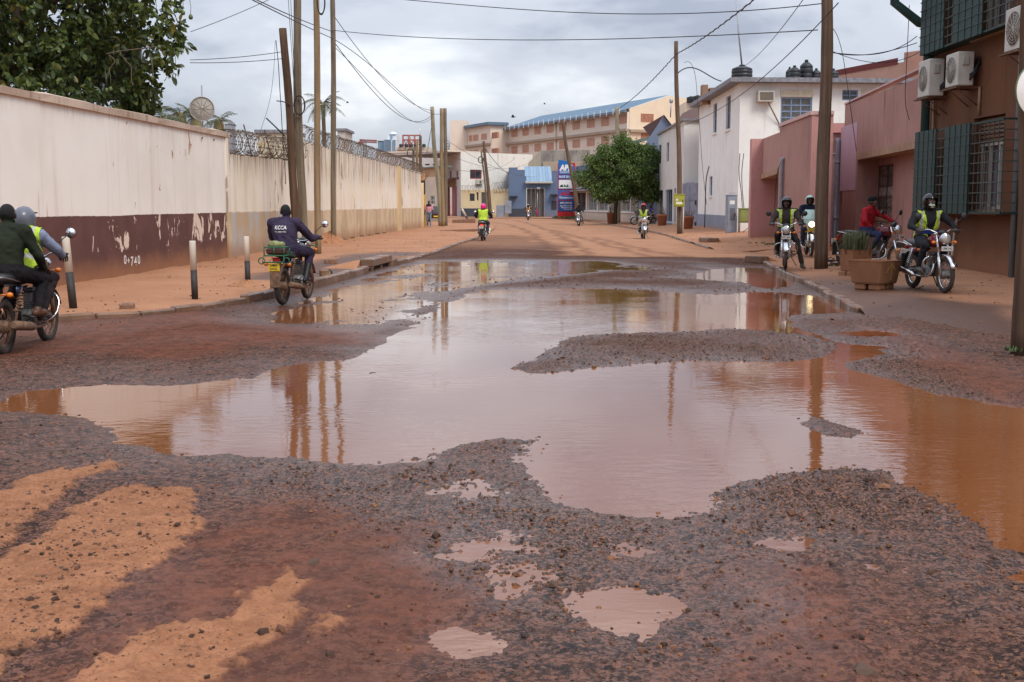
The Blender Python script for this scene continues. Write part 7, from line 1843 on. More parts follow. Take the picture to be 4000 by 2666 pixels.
# grid dish antenna on the wall
ds = root_at('grid_dish', P1.pt(P1.hit(792, 500)[0], 3.6), 'round mesh dish antenna standing on the left wall', 'antenna'); c = AT(789, 426, P1.pt(P1.hit(792, 500)[0], 0).y + .25); ax = Vector((.25, -1, .05)).normalized(); x_, y_, _ = _basis(ax)
MESH = plain('pale_mesh', (.50, .47, .43), .5, .2); m = MB()
for i in range(9): R = .31 * (i + 1) / 9; m.tube([c + (x_ * math.cos(t) + y_ * math.sin(t)) * R - ax * (.06 * (1 - (R / .31) ** 2)) for t in np.linspace(0, 6.283, 33)[:-1]], .007 if i < 8 else .014, 4, closed=True)
under(ds, m.build('mesh_rings', MESH)); m = MB()
for i in range(12): t = 6.283 * i / 12; m.tube([c - ax * .06, c + (x_ * math.cos(t) + y_ * math.sin(t)) * .31], .006, 4)
under(ds, m.build('ribs', MESH)); m = MB(); m.lathe([(.01, -.07), (.300, -.012), (.300, -.008), (.01, -.064)], 32, c, ax); under(ds, m.build('backing_mesh', plain('dish_skin', (.44, .41, .38), .7)))
m = MB(); m.tube([c, c + ax * .25], .012, 5); m.ell(c + ax * .26, .04, 8, 6); under(ds, m.build('feed', MESH)); m = MB(); b0 = c - ax * .1; m.tube([b0 + Vector((0, .03, .62)), b0 - Vector((0, -.03, .75))], .018, 6); under(ds, m.build('mast', STEEL)); m = MB()
for s in (-1, 1): m.tube([b0 + Vector((0, 0, -.5)), b0 + Vector((.1 * s, .3 * s, -.78))], .015, 5); m.tube([b0 + Vector((-.2, .6 * s, -.76)), b0 + Vector((.15, -.6 * s, -.76))], .018, 5)
under(ds, m.build('support_frame', RUST))
# roofs peeping over the wall
for i, (x0, x1, y, Y, lab) in enumerate(((1005, 1135, 520, 70, 'cream outbuilding peeping over razor wire behind poles'), (1318, 1348, 512, 90, 'small pale stair hut behind wall right of poles'), (878, 905, 487, 300, 'distant grey block above corner of the left wall'))):
    a, b_ = AT(x0, y, Y), AT(x1, y, Y); B_ = bld('outbuilding', (a.x, Y, 0), lab); m = MB(); m.box((a.x, Y, 0), (b_.x, Y + 4, a.z)); part(B_, m, 'wall', plaster('outbuilding_paint_%d' % i, ((.70, .62, .45), (.55, .52, .48), (.30, .33, .38))[i], amount=.3)); m = MB(); m.box((a.x - .15, Y - .15, a.z + .002), (b_.x + .15, Y + 4.15, a.z + .18)); part(B_, m, 'roof_edge', MAT_SLAB)
# ---------------------------------------------------------------- motorcycles
CHROME = plain('chrome', (.62, .62, .63), .16, 1.0, var=.05); ALU = plain('engine_alloy', (.22, .21, .20), .5, .6, var=.3, scale=14); TYRE = plain('muddy_tyre', (.045, .034, .028), .85, var=.5, scale=9, bump=.3)
MUDDY = plain('mud_caked_metal', (.17, .095, .058), .85, var=.4, scale=14, bump=.3); SEATM = plain('seat_vinyl', (.022, .021, .022), .5, bump=.1); ORANGE = plain('orange_lens', (.70, .18, .01), .25, var=.1); REDL = plain('red_lens', (.45, .01, .01), .2, emit=(1, .03, .02, .7)); REDD = plain('red_lens_off', (.35, .012, .012), .2)
LENS = Mt('headlamp_lens'); LENS.color((.62, .62, .60)); LENS.rough(.12); LENS.b.inputs['Metallic'].default_value = .55; LENS.bump(LENS.noise(60, 2), .2, .01); LENS = LENS.mat
LIT = plain('lit_headlamp', (.9, .85, .6), .2, emit=(1.0, .72, .34, 5.0)); MIRROR = plain('mirror_glass', (.75, .76, .78), .04, 1.0, var=.02); DKPL = plain('dark_plastic', (.02, .02, .021), .5); FRM = plain('frame_black', (.025, .023, .022), .45)
PLW = plain('plate_white', (.66, .66, .63), .5, var=.06); PLY = plain('plate_yellow', (.75, .50, .02), .5, var=.06); PLT = plain('plate_text', (.02, .02, .02), .5)
def flat_text(s, origin, right, up, h, w, mat, name, parent, bold=.02):
    me = text_mesh(s, 1.0, 'LEFT', bold); co = np.array([v.co[:] for v in me.vertices]); x0, x1 = co[:, 0].min(), co[:, 0].max(); y0, y1 = co[:, 1].min(), co[:, 1].max()
    for v, c in zip(me.vertices, co): v.co = Vector(origin) + Vector(right) * ((c[0] - (x0 + x1) / 2) / (x1 - x0) * w) + Vector(up) * ((c[1] - (y0 + y1) / 2) / (y1 - y0) * h)
    me.materials.clear(); me.materials.append(mat); me.update(); return link_mesh(name, me, parent)
def oval(c, ax, ay, n=16, p=2.4, xdir=(0, 1, 0), ydir=(0, 0, 1)):
    out = []
    for j in range(n):
        t = 2 * math.pi * j / n; ct, st = math.cos(t), math.sin(t)
        out.append(Vector(c) + Vector(xdir) * (math.copysign(abs(ct) ** (2 / p), ct) * ax) + Vector(ydir) * (math.copysign(abs(st) ** (2 / p), st) * ay))
    return out
def make_bike(label, pos, heading, tank=(.14, .012, .018), plate=('white', 'UEL 514Q'), rear_plate=None, lit=False, mud=False, crash=True, rack=False, detail=True, tail=False, lean=0.0, tree=None, group='motorcycles in the street', mirrors=True, screen=False):
    root = empty('motorcycle', pos, heading, label=label, cat='motorcycle', group=group); root.rotation_euler = (lean, 0, heading)
    R = .305; TM = plain('tank_paint_%.3f_%.3f_%.3f' % tank, tank, .18, var=.1, scale=3); RIM = MUDDY if mud else CHROME; EX = MUDDY if mud else CHROME
    def B(m, nm, mt, par=None): return m.build(nm, mt, par or root)
    nt = 28 if detail else 16
    for nm, x, rt in (('rear_wheel', -.62, .052), ('front_wheel', .64, .043)):
        m = MB(); prof = []
        rings = []
        for i in range(nt * 2):
            t = 2 * math.pi * i / (nt * 2); cx, cz = math.cos(t), math.sin(t); kn = 1.0 + (.012 if i % 2 else 0)
            rings.append([Vector((x + cx * ((R - rt) + rt * math.cos(a) * (kn if math.cos(a) > .3 else 1)), rt * .9 * math.sin(a), R + cz * ((R - rt) + rt * math.cos(a) * (kn if math.cos(a) > .3 else 1)))) for a in np.linspace(0, 6.283, 9)[:-1]])
        rings.append(rings[0]); m.loft(rings, cap=False); w = B(m, 'wheel', TYRE)
        m = MB(); m.tube([(x + (R - rt * 1.75) * math.cos(t), 0, R + (R - rt * 1.75) * math.sin(t)) for t in np.linspace(0, 6.283, nt + 1)[:-1]], .018, 6, closed=True); B(m, 'rim', RIM, w)
        m = MB(); m.tube([(x, -.075, R), (x, -.06, R), (x, .06, R), (x, .075, R)], [.035, .07, .07, .035], 14); B(m, 'hub', MUDDY if mud else ALU, w)
        m = MB(); ns = 18 if detail else 10
        for i in range(ns):
            t = 2 * math.pi * i / ns; s = .05 if i % 2 else -.05
            m.tube([(x + .05 * math.cos(t + .5), s, R + .05 * math.sin(t + .5)), (x + (R - rt * 1.8) * math.cos(t), 0, R + (R - rt * 1.8) * math.sin(t))], .0035, 3)
        B(m, 'spokes', RIM, w)
    for s in (-1, 1):
        m = MB(); m.tube([(.44, .085 * s, .96), (.535, .085 * s, .66)], .022, 8); m.tube([(.535, .085 * s, .66), (.64, .085 * s, .295)], .029, 8); B(m, 'fork_leg', CHROME if not mud else MUDDY)
    m = MB(); n = 12; rings = []
    for i in range(n + 1):
        t = math.radians(20 + 125 * i / n); rings.append([Vector((.64 + (R + .03 + (.012 if k in (1, 2, 3) else 0)) * math.cos(t), y, R + (R + .03 + (.012 if k in (1, 2, 3) else 0)) * math.sin(t))) for k, y in enumerate((-.06, -.04, 0, .04, .06))] + [Vector((.64 + (R + .022) * math.cos(t), y, R + (R + .022) * math.sin(t))) for y in (.055, 0, -.055)])
    m.loft(rings); B(m, 'front_mudguard', CHROME if not mud else MUDDY)
    m = MB(); rings = []
    for i in range(n + 1):
        t = math.radians(55 + 120 * i / n); rings.append([Vector((-.62 + (R + .045) * math.cos(t), y, R + (R + .045) * math.sin(t))) for y in (-.08, -.04, .04, .08)] + [Vector((-.62 + (R + .035) * math.cos(t), y, R + (R + .035) * math.sin(t))) for y in (.075, -.075)])
    m.loft(rings); m.bbox((-.99, -.075, .30), (-.965, .075, .60), .008); B(m, 'rear_mudguard', MUDDY if mud else DKPL)
    hl = Vector((.60, 0, .90)); m = MB(); m.lathe([(.02, -.13), (.065, -.11), (.09, -.05), (.098, 0), (.092, .012)], 22, hl, (1, 0, -.08)); h_ = B(m, 'headlight', CHROME if not screen else DKPL)
    m = MB(); m.lathe([(.088, .008), (.070, .026), (.035, .036), (.002, .04)], 20, hl, (1, 0, -.08)); B(m, 'lens', LIT if lit else LENS, h_)
    m = MB(); bar = [(.30, -.37, 1.03), (.37, -.20, 1.06), (.41, -.10, 1.0), (.42, 0, .985), (.41, .10, 1.0), (.37, .20, 1.06), (.30, .37, 1.03)]; m.tube(smooth3([Vector(q) for q in bar]), .012, 8); B(m, 'handlebar', CHROME)
    for s in (-1, 1):
        m = MB(); m.tube([(.345, .25 * s, 1.05), (.295, .385 * s, 1.03)], .019, 8); B(m, 'grip', DKPL)
        m = MB(); m.tube([(.40, .22 * s, 1.045), (.40, .37 * s, 1.035)], .006, 5); B(m, 'lever', ALU)
        if mirrors:
            m = MB(); mp = Vector((.40, .40 * s, 1.27)); m.tube(smooth3([Vector((.36, .23 * s, 1.06)), Vector((.40, .25 * s, 1.16)), mp]), .006, 5); m.lathe([(.012, .035), (.05, .028), (.062, .005), (.060, 0)], 16, mp, (1, 0, 0)); mr = B(m, 'mirror', DKPL)
            m = MB(); m.lathe([(.056, -.002), (.056, -.004)], 16, mp, (1, 0, 0)); B(m, 'mirror_glass', MIRROR, mr)
        for x, z in ((.55, .84), (-.84, .66)):
            m = MB(); m.tube([(x, .09 * s, z), (x, .15 * s, z)], .008, 5); m.ell((x, .185 * s, z), (.03, .035, .028), 10, 8); B(m, 'indicator', ORANGE)
    m = MB(); m.ell((.47, 0, 1.0), (.05, .085, .045), 12, 8); B(m, 'instrument_pod', DKPL)
    m = MB(); rings = []
    for x, a, b, z in ((-.03, .07, .05, .80), (.02, .105, .085, .82), (.12, .125, .105, .835), (.25, .130, .115, .85), (.36, .105, .10, .86), (.43, .06, .06, .85)): rings.append(oval((x, 0, z), a, b, 18, 2.6))
    m.loft(rings); tk = B(m, 'fuel_tank', TM); m = MB(); m.lathe([(.035, 0), (.035, .02), (.02, .025)], 12, (.2, 0, .962)); B(m, 'filler_cap', CHROME, tk)
    m = MB(); rings = []
    for x, a, b, z in ((.0, .07, .03, .80), (-.08, .11, .05, .795), (-.25, .135, .055, .79), (-.45, .135, .06, .80), (-.62, .125, .06, .815), (-.74, .10, .04, .82)): rings.append(oval((x, 0, z), a, b, 16, 3.2))
    m.loft(rings); B(m, 'seat', SEATM)
    for s in (-1, 1):
        m = MB(); m.loft([oval((-.40, .115 * s, .64), .10, .012, 10, 3, (1, 0, .15), (0, 1, 0)), oval((-.36, .125 * s, .72), .17, .014, 10, 3, (1, 0, 0), (0, 1, 0))]); B(m, 'side_panel', TM)
        m = MB(); a, b = Vector((-.38, .13 * s, .72)), Vector((-.60, .13 * s, .34)); m.tube([a, b], .014, 6); B(m, 'shock_absorber', CHROME if not mud else MUDDY)
        m = MB(); N = 60; x_, y_, d_ = _basis(b - a); m.tube([a.lerp(b, .12 + .6 * i / N) + (x_ * math.cos(i * .75) + y_ * math.sin(i * .75)) * .03 for i in range(N)], .0065, 4); B(m, 'spring', CHROME if not mud else MUDDY)
        m = MB(); m.tube([(-.12, .10 * s, .36), (-.62, .115 * s, .305)], .02, 6); B(m, 'swing_arm', FRM)
        m = MB(); m.tube([(-.04, .1 * s, .33), (-.04, .25 * s, .33)], .017, 8); B(m, 'foot_peg', DKPL)
        m = MB(); m.tube([(-.30, .1 * s, .40), (-.33, .24 * s, .38)], .014, 6); B(m, 'passenger_peg', DKPL)
    m = MB(); m.tube([(.42, 0, .95), (.36, 0, .78), (.30, 0, .50), (.22, 0, .28), (-.14, 0, .27), (-.16, 0, .60)], .019, 6); m.tube([(.40, 0, .88), (0, 0, .74), (-.5, 0, .74)], .019, 6)
    for s in (-1, 1): m.tube([(-.02, .06 * s, .74), (-.40, .10 * s, .735), (-.75, .10 * s, .75)], .012, 6)
    B(m, 'frame', FRM)
    m = MB(); m.bbox((-.10, -.12, .25), (.20, .12, .44), .05); m.lathe([(.075, 0), (.085, .02), (.085, .05)], 16, (.05, .11, .34), (0, 1, 0)); m.lathe([(.075, 0), (.085, .02), (.085, .05)], 16, (-.02, -.11, .34), (0, -1, 0)); en = B(m, 'engine', ALU)
    m = MB()
    for i in range(8): z = .44 + .022 * i; m.bbox((.06 + .008 * i, -.075, z), (.22 + .008 * i, .075, z + .010), .003)
    m.bbox((.09, -.05, .43), (.24, .05, .62), .01); m.bbox((.10, -.07, .62), (.27, .07, .67), .02); B(m, 'cylinder_fins', ALU, en)
    m = MB(); m.tube(smooth3([Vector((.26, -.04, .52)), Vector((.36, -.07, .45)), Vector((.33, -.12, .27)), Vector((.10, -.15, .24)), Vector((-.2, -.17, .26))]), .018, 8); m.tube([(-.18, -.17, .26), (-.26, -.175, .275), (-.76, -.19, .335), (-.80, -.19, .34)], [.02, .048, .052, .03], 12); B(m, 'exhaust', EX)
    m = MB(); m.tube([(-.02, .12, .40), (-.3, .125, .39), (-.62, .125, .37)], .03, 6); m.tube([(-.02, .12, .29), (-.3, .125, .27), (-.62, .125, .26)], .03, 6); B(m, 'chain_case', MUDDY if mud else DKPL)
    if crash:
        for s in (-1, 1): m = MB(); m.tube(smooth3([Vector((.33, .04 * s, .60)), Vector((.36, .20 * s, .60)), Vector((.34, .27 * s, .50)), Vector((.24, .24 * s, .32)), Vector((.18, .06 * s, .26))]), .012, 6); B(m, 'crash_guard', CHROME)
    m = MB(); m.bbox((-.90, -.06, .68), (-.85, .06, .755), .015); B(m, 'tail_light', REDL if tail else REDD)
    for s in (-1, 1): m = MB(); m.tube(smooth3([Vector((-.40, .14 * s, .76)), Vector((-.70, .14 * s, .82)), Vector((-.86, .10 * s, .84)), Vector((-.88, 0, .84))]), .010, 6); B(m, 'grab_rail', CHROME if not rack else GREENR)
    col = {'white': PLW, 'yellow': PLY}
    m = MB(); m.bbox((.665, -.10, .70), (.675, .10, .775), .003); fp_ = B(m, 'front_plate', col[plate[0]]); flat_text(plate[1], (.6765, 0, .738), (0, 1, 0), (0, 0, 1), .045, .17, PLT, 'plate_text', fp_)
    rp = rear_plate or plate; m = MB(); m.bbox((-1.00, -.09, .56), (-.99, .09, .68), .003); fp_ = B(m, 'rear_plate', col[rp[0]]); tx = rp[1].split(' '); 
    flat_text(tx[0], (-1.0015, 0, .648), (0, -1, 0), (0, 0, 1), .04, .12, PLT, 'plate_text', fp_); flat_text(tx[-1], (-1.0015, 0, .595), (0, -1, 0), (0, 0, 1), .04, .14, PLT, 'plate_text', fp_)
    m = MB(); m.tube([(-.12, .12, .28), (-.20, .26, .05)], .01, 5); B(m, 'side_stand', FRM)
    if rack:
        m = MB()
        for z in (.80, .93): m.tube([(-.72, -.16, z), (-.98, -.16, z), (-.98, .16, z), (-.72, .16, z), (-.72, -.16, z)], .012, 5)
        for x, y in ((-.98, -.16), (-.98, .16), (-.72, -.16), (-.72, .16), (-.98, 0)): m.tube([(x, y, .80), (x, y, .93)], .01, 5)
        m.tube([(-.98, -.16, .80), (-1.02, -.17, .70), (-1.04, .17, .70), (-.98, .16, .80)], .012, 5)
        for s in (-1, 1): m.tube([(-.99, .20 * s + .05 * math.cos(t), .72 + .05 * math.sin(t)) for t in np.linspace(0, 6.283, 13)[:-1]], .009, 4, closed=True)
        B(m, 'carrier_rack', GREENR); m = MB()
        for z in (.90, 1.02): m.tube([(.5, -.16, z), (.72, -.16, z), (.72, .16, z), (.5, .16, z)], .010, 5)
        m.tube([(.72, -.16, .9), (.72, -.16, 1.02)], .01, 5); m.tube([(.72, .16, .9), (.72, .16, 1.02)], .01, 5); B(m, 'front_rack', GREENR)
    if screen:
        m = MB(); rings = []
        for x, a, z in ((.62, .20, .93), (.60, .23, 1.05), (.52, .22, 1.20), (.46, .17, 1.30)): rings.append([Vector((x - .16 * (math.sin(t) ** 2), a * math.sin(t), z)) for t in np.linspace(-1.3, 1.3, 11)])
        for a, b in zip(rings[:-1], rings[1:]):
            for i in range(10): m.quad(a[i], a[i + 1], b[i + 1], b[i])
        B(m, 'fairing', plain('mint_fairing', (.42, .60, .54), .3))
    return root
GREENR = plain('green_rack_paint', (.015, .11, .05), .45, var=.2)

# ---------------------------------------------------------------- people
SKIN = plain('skin', (.055, .028, .019), .5, var=.15, scale=12); HAIR = plain('hair', (.008, .0075, .007), .9); EYEW = plain('eye_white', (.6, .58, .55), .3)
def capsule(mb, p0, p1, r0, r1, n=12):
    p0, p1 = Vector(p0), Vector(p1); d = p1 - p0; L = d.length
    if L < 1e-6: d = Vector((0, 0, 1)); L = 1e-6
    prof = [(r0 * math.sin(a), -r0 * math.cos(a)) for a in np.linspace(.12, math.pi / 2, 4)] + [(r1 * math.cos(a), L + r1 * math.sin(a)) for a in np.linspace(0, math.pi / 2 - .12, 4)]
    mb.lathe(prof, n, p0, d / L)
def remesh(mb, voxel, smooth=2):
    me = bpy.data.meshes.new('tmp'); me.from_pydata(mb.v, [], mb.f); me.update(); o = bpy.data.objects.new('tmp', me); COL.objects.link(o)
    a = o.modifiers.new('r', 'REMESH'); a.mode = 'VOXEL'; a.voxel_size = voxel; b = o.modifiers.new('s', 'SMOOTH'); b.iterations = smooth; b.factor = .5
    dg = bpy.context.evaluated_depsgraph_get(); res = bpy.data.meshes.new_from_object(o.evaluated_get(dg)); bpy.data.objects.remove(o); bpy.data.meshes.remove(me); return res
def cloth(name, c, r=.85): return plain('cloth_' + name, c, r, var=.18, scale=7, bump=.25, bscale=30, spec=.2)
def lerp3(a, b, t): return tuple(a[i] + (b[i] - a[i]) * t for i in range(3))
RIDE = dict(pelvis=(-.17, 0, .90), chest=(-.08, 0, 1.21), top=(-.045, 0, 1.375), head=(.0, 0, 1.545), shL=(-.06, .19, 1.345), shR=(-.06, -.19, 1.345), elL=(.07, .315, 1.13), elR=(.07, -.315, 1.13), haL=(.275, .325, 1.065), haR=(.275, -.325, 1.065),
            hiL=(-.15, .095, .885), hiR=(-.15, -.095, .885), knL=(.25, .19, .80), knR=(.25, -.19, .80), anL=(.0, .185, .40), anR=(.0, -.185, .40), toL=(.16, .20, .355), toR=(.16, -.20, .355))
STAND = dict(pelvis=(0, 0, .93), chest=(.01, 0, 1.24), top=(0, 0, 1.43), head=(.02, 0, 1.60), shL=(0, .185, 1.40), shR=(0, -.185, 1.40), elL=(-.02, .245, 1.12), elR=(-.02, -.245, 1.12), haL=(.06, .25, .88), haR=(.06, -.25, .88),
             hiL=(0, .09, .90), hiR=(0, -.09, .90), knL=(.06, .10, .50), knR=(.0, -.10, .49), anL=(.07, .10, .085), anR=(-.12, -.10, .10), toL=(.23, .115, .04), toR=(.02, -.115, .03))
def make_person(label, pos, heading, J=None, base=RIDE, top=(.1, .1, .1), trousers=(.03, .03, .04), shoe=(.02, .02, .02), voxel=.016, bulk=1.0, boots=False, short_sleeve=False, gloves=None, headgear=None, hg_col=(.02, .02, .02), vest=None, mask=None, head_yaw=0.0, hair=True, grip=(True, True), group='people in the street', text=None, collar=None, skirt=None, eyes=False, lean=0.0, seed=0, skin_low=False, yoke=None, visor=False, zk=None):
    zk = (.95 if base is RIDE else 1) if zk is None else zk
    J0 = dict(base); J0.update(J or {})
    if zk != 1: J0 = {q: (v[0], v[1], .5 + (v[2] - .5) * zk if v[2] > .5 else v[2]) for q, v in J0.items()}
    J = {k: Vector(v) for k, v in J0.items()}
    root = empty('person', pos, label=label, cat='person', group=group); root.rotation_euler = (lean, 0, heading)
    mb = MB(); prims = []
    def P(lab, a, b, r0, r1, draw=True, n=12):
        a, b = Vector(a), Vector(b); prims.append((lab, np.array(a), np.array(b), r0, r1))
        if draw: capsule(mb, a, b, r0, r1, n)
    k = bulk
    sp = (J['top'] - J['pelvis']).normalized(); lat = (J['shL'] - J['shR']).normalized(); fwd = lat.cross(sp).normalized()
    if fwd.x < 0: fwd = -fwd
    rings = []
    for c, a, b in ((J['pelvis'] - sp * .07, .135, .12), (J['pelvis'], .170, .135), (J['pelvis'].lerp(J['chest'], .4), .158, .122), (J['chest'], .180, .132), (J['chest'].lerp(J['top'], .6), .178, .118), (J['top'], .115, .085), (J['top'] + sp * .03, .065, .065)):
        rings.append(oval(c, a * k, b * k, 18, 2.3, lat, fwd))
    mb.loft(rings)
    P('hips', J['pelvis'] - sp * .02, J['pelvis'] + sp * .05, .15 * k, .15 * k, False); P('torso', J['pelvis'] + sp * .09, J['top'] - sp * .02, .15 * k, .15 * k, False)
    hd = J['head']; cy, sy = math.cos(head_yaw), math.sin(head_yaw); fx = Vector((cy, sy, 0)); fy = Vector((-sy, cy, 0))
    P('neck', J['top'] - sp * .01, hd - Vector((0, 0, .05)), .056, .054)
    prims.append(('head', np.array(hd), np.array(hd + Vector((0, 0, .02))), .10, .10)); prims.append(('head', np.array(hd + fx * .03 - Vector((0, 0, .08))), np.array(hd + fx * .05 - Vector((0, 0, .09))), .055, .05))
    Mh = Matrix.Translation(hd) @ Matrix.Rotation(head_yaw, 4, 'Z')
    mb.ell((-.008, 0, .022), (.102, .080, .098), 18, 14, 0, Mh); mb.ell((.028, 0, -.045), (.066, .060, .082), 14, 12, 0, Mh); mb.ell((.085, 0, -.098), (.022, .028, .02), 10, 8, 0, Mh)
    if voxel < .02:
        mb.ell((.098, 0, -.022), (.020, .017, .028), 10, 8, 0, Mh); mb.ell((.088, 0, -.068), (.016, .030, .014), 10, 8, 0, Mh); mb.ell((.088, 0, .022), (.018, .055, .013), 12, 8, 0, Mh)
        for s in (-1, 1): mb.ell((.0, .082 * s, -.012), (.026, .014, .036), 10, 8, 0, Mh)
    for s in 'LR':
        P('torso', J['top'].lerp(J['sh' + s], .35), J['sh' + s], .075 * k, .078 * k)
        P('sleeve', J['sh' + s], J['el' + s], .074 * k, .054 * k)
        P('forearm', J['el' + s], J['el' + s].lerp(J['ha' + s], .82), .053 * k, .038 * k)
        P('hand', J['el' + s].lerp(J['ha' + s], .82), J['ha' + s], .032, .030)
        P('leg', J['hi' + s], J['kn' + s], .098 * k, .068 * k)
        cut = .42 if boots else .9; mid = J['kn' + s].lerp(J['an' + s], cut)
        P('leg' if not skin_low else 'shin', J['kn' + s], mid, .066 * k, (.058 if boots else .048) * k)
        P('boot' if boots else 'shoe', mid, J['an' + s], .062 if boots else .045, .048)
        f = (J['to' + s] - J['an' + s]); heel = J['an' + s] + Vector((-.35 * f.x, -.35 * f.y, -.035)); P('boot' if boots else 'shoe', heel, J['an' + s] + f * .5 + Vector((0, 0, -.015)), .042, .046); P('boot' if boots else 'shoe', J['an' + s] + f * .45 + Vector((0, 0, -.018)), J['to' + s], .044, .034)
    me = remesh(mb, voxel, 2)
    # fingers: five per hand, closed round the grip or relaxed
    fm = MB()
    if voxel < .022:
        for s, sg in (('L', 1), ('R', -1)):
            h = J['ha' + s]; fdir = (J['ha' + s] - J['el' + s]).normalized(); g = grip[0 if s == 'L' else 1]; nrm = Vector((0, 1, 0)) if g else fdir.cross(Vector((0, 0, 1))).normalized()
            dn = Vector((0, 0, -1)) if g else (fdir * .7 + Vector((0, 0, -.6))).normalized(); fw = Vector((1, 0, 0)) if g else fdir
            for i, ln in enumerate((.9, 1.0, .95, .78)):
                b0 = h + nrm * ((i - 1.5) * .023) + fw * .020 + Vector((0, 0, .008)); b1 = b0 + (fw * .8 + dn * .5).normalized() * .036 * ln; b2 = b1 + (dn * (1.0 if g else .5) + fw * (.1 if g else .7)).normalized() * .030 * ln; b3 = b2 + (dn * .5 - fw * (.75 if g else -.5)).normalized() * .022 * ln
                capsule(fm, b0, b1, .0105, .0095, 8); capsule(fm, b1, b2, .0095, .0088, 8); capsule(fm, b2, b3, .0088, .0075, 8)
            t0 = h - nrm * (sg * .030) - fw * .012; t1 = t0 - nrm * (sg * .014) + fw * .026 + dn * .018; t2 = t1 + fw * .022 + dn * .016; capsule(fm, t0, t1, .012, .0105, 8); capsule(fm, t1, t2, .0105, .0085, 8)
    nv = len(me.vertices); co = np.empty(nv * 3, np.float32); me.vertices.foreach_get('co', co); co = co.reshape(-1, 3); no = np.empty(nv * 3, np.float32); me.vertices.foreach_get('normal', no); no = no.reshape(-1, 3)
    labs = [p[0] for p in prims]
    def classify(Q):
        D = []
        for lab, a, b, r0, r1 in prims:
            ab = b - a; t = np.clip(((Q - a) @ ab) / max(1e-9, ab @ ab), 0, 1); D.append(np.linalg.norm(Q - (a + t[:, None] * ab), axis=1) - (r0 + (r1 - r0) * t))
        return np.argmin(np.array(D), 0)
    vi = np.array([labs[i] in ('torso', 'sleeve', 'forearm', 'leg', 'hips') for i in classify(co)])
    n1 = vnoise(co[:, 0] * 16 + co[:, 2] * 9 + seed, co[:, 2] * 13 - co[:, 1] * 15, 3) + .6 * vnoise(co[:, 1] * 31 + co[:, 2] * 12, co[:, 2] * 29 + co[:, 0] * 21 + seed, 4) - .8
    co = co + no * (np.where(vi, n1 * .016, 0))[:, None]
    Fl = [list(p.vertices) for p in me.polygons]; fc = np.array([co[f].mean(0) for f in Fl]); ci = classify(fc); lab = np.array([labs[i] for i in ci]); fn = np.array([p.normal[:] for p in me.polygons])
    mats = [SKIN, cloth('top_%d' % seed, top), cloth('trousers_%d' % seed, trousers), plain('shoe_%d' % seed, shoe, .55), HAIR, plain('glove_%d' % seed, gloves or (.02, .02, .02), .8), cloth('collar_%d' % seed, collar or yoke or top)]
    mi = np.zeros(len(Fl), int)
    for l_, v in (('torso', 1), ('sleeve', 1), ('forearm', 0 if short_sleeve else 1), ('hips', 2), ('leg', 2), ('shoe', 3), ('boot', 3), ('hand', 5 if gloves else 0), ('neck', 0), ('shin', 0)): mi[lab == l_] = v
    rel = (fc - np.array(hd)); rx, rz = rel @ np.array(fx), rel[:, 2]
    if hair: mi[(lab == 'head') & ((rz > .045) | ((rx < -.015) & (rz > -.05))) & ~((rx > .05) & (rz < .075))] = 4
    if collar: mi[(lab == 'neck') & (((fc - np.array(J['top'])) @ np.array(sp)) < .045)] = 6
    if yoke: mi[np.isin(lab, ('torso', 'sleeve')) & (((fc - np.array(J['top'])) @ np.array(sp)) > -.10) & (np.abs(fc @ np.array(lat)) < .17)] = 6
    sel = lab == 'torso'
    body = MB(); body.v = [tuple(c) for c in co]; body.f = [list(f_) for f_ in Fl]; body.m = list(map(int, mi)); body.sm = [True] * len(Fl)
    if fm.v: body.add(fm.v, fm.f, 5 if gloves else 0, True)
    bo = body.build('body', mats, root)
    if vest:                       # high visibility vest worn over the top
        vc, style = vest; up = (fc - np.array(J['pelvis'])) @ np.array(sp); yy = (fc - np.array(J['pelvis'])) @ np.array(lat); fr = fn @ np.array(fwd)
        q = (np.isin(lab, ('torso', 'hips')) | ((lab == 'sleeve') & (np.abs(yy) < .175))) & (up > .0) & (np.abs(yy) < .215) & (up < .50) & ~((up > .455) & (np.abs(yy) < .085))
        if style == 'open': q &= ~((fr > .15) & (np.abs(yy) < .022 + .075 * np.clip((up - .05) / .4, 0, 1)))
        if style == 'narrow': q &= ~((fr > .1) & (np.abs(yy) < .095))
        if style == 'neck': q &= ~((fr > .1) & (np.abs(yy) < .09 * np.clip((up - .30) / .15, 0, 1)))
        vm = MB(); idx = {}; rg_ = np.random.RandomState(seed)
        strip_ = ((np.abs(np.abs(yy) - .145) < .016) & (up > .12)) | (np.abs(up - .16) < .026)
        for fi in np.nonzero(q)[0]:
            ids = []
            for v in Fl[fi]:
                if v not in idx: idx[v] = len(vm.v); vm.v.append(tuple(co[v] + no[v] * .013))
                ids.append(idx[v])
            vm.f.append(ids); vm.m.append(1 if strip_[fi] and style != 'plainv' else 0); vm.sm.append(True)
        vm.build('vest', [cloth('vest_%.2f_%.2f' % vc[:2], vc, .7), plain('reflective_strip', (.48, .48, .45), .4)], root)
    if mask: 
        m = MB(); m.ell((.072, 0, -.062), (.042, .056, .048), 14, 10, 0, Mh); m.build('face_mask', plain('mask_%d' % seed, mask, .8), root)
    if eyes:
        for s in (-1, 1): m = MB(); m.ell((.086, .032 * s, .0), (.012, .015, .009), 8, 6, 0, Mh); m.ell((.096, .032 * s, .0), (.004, .006, .006), 6, 5, 1, Mh); m.build('eye', [EYEW, HAIR], root)
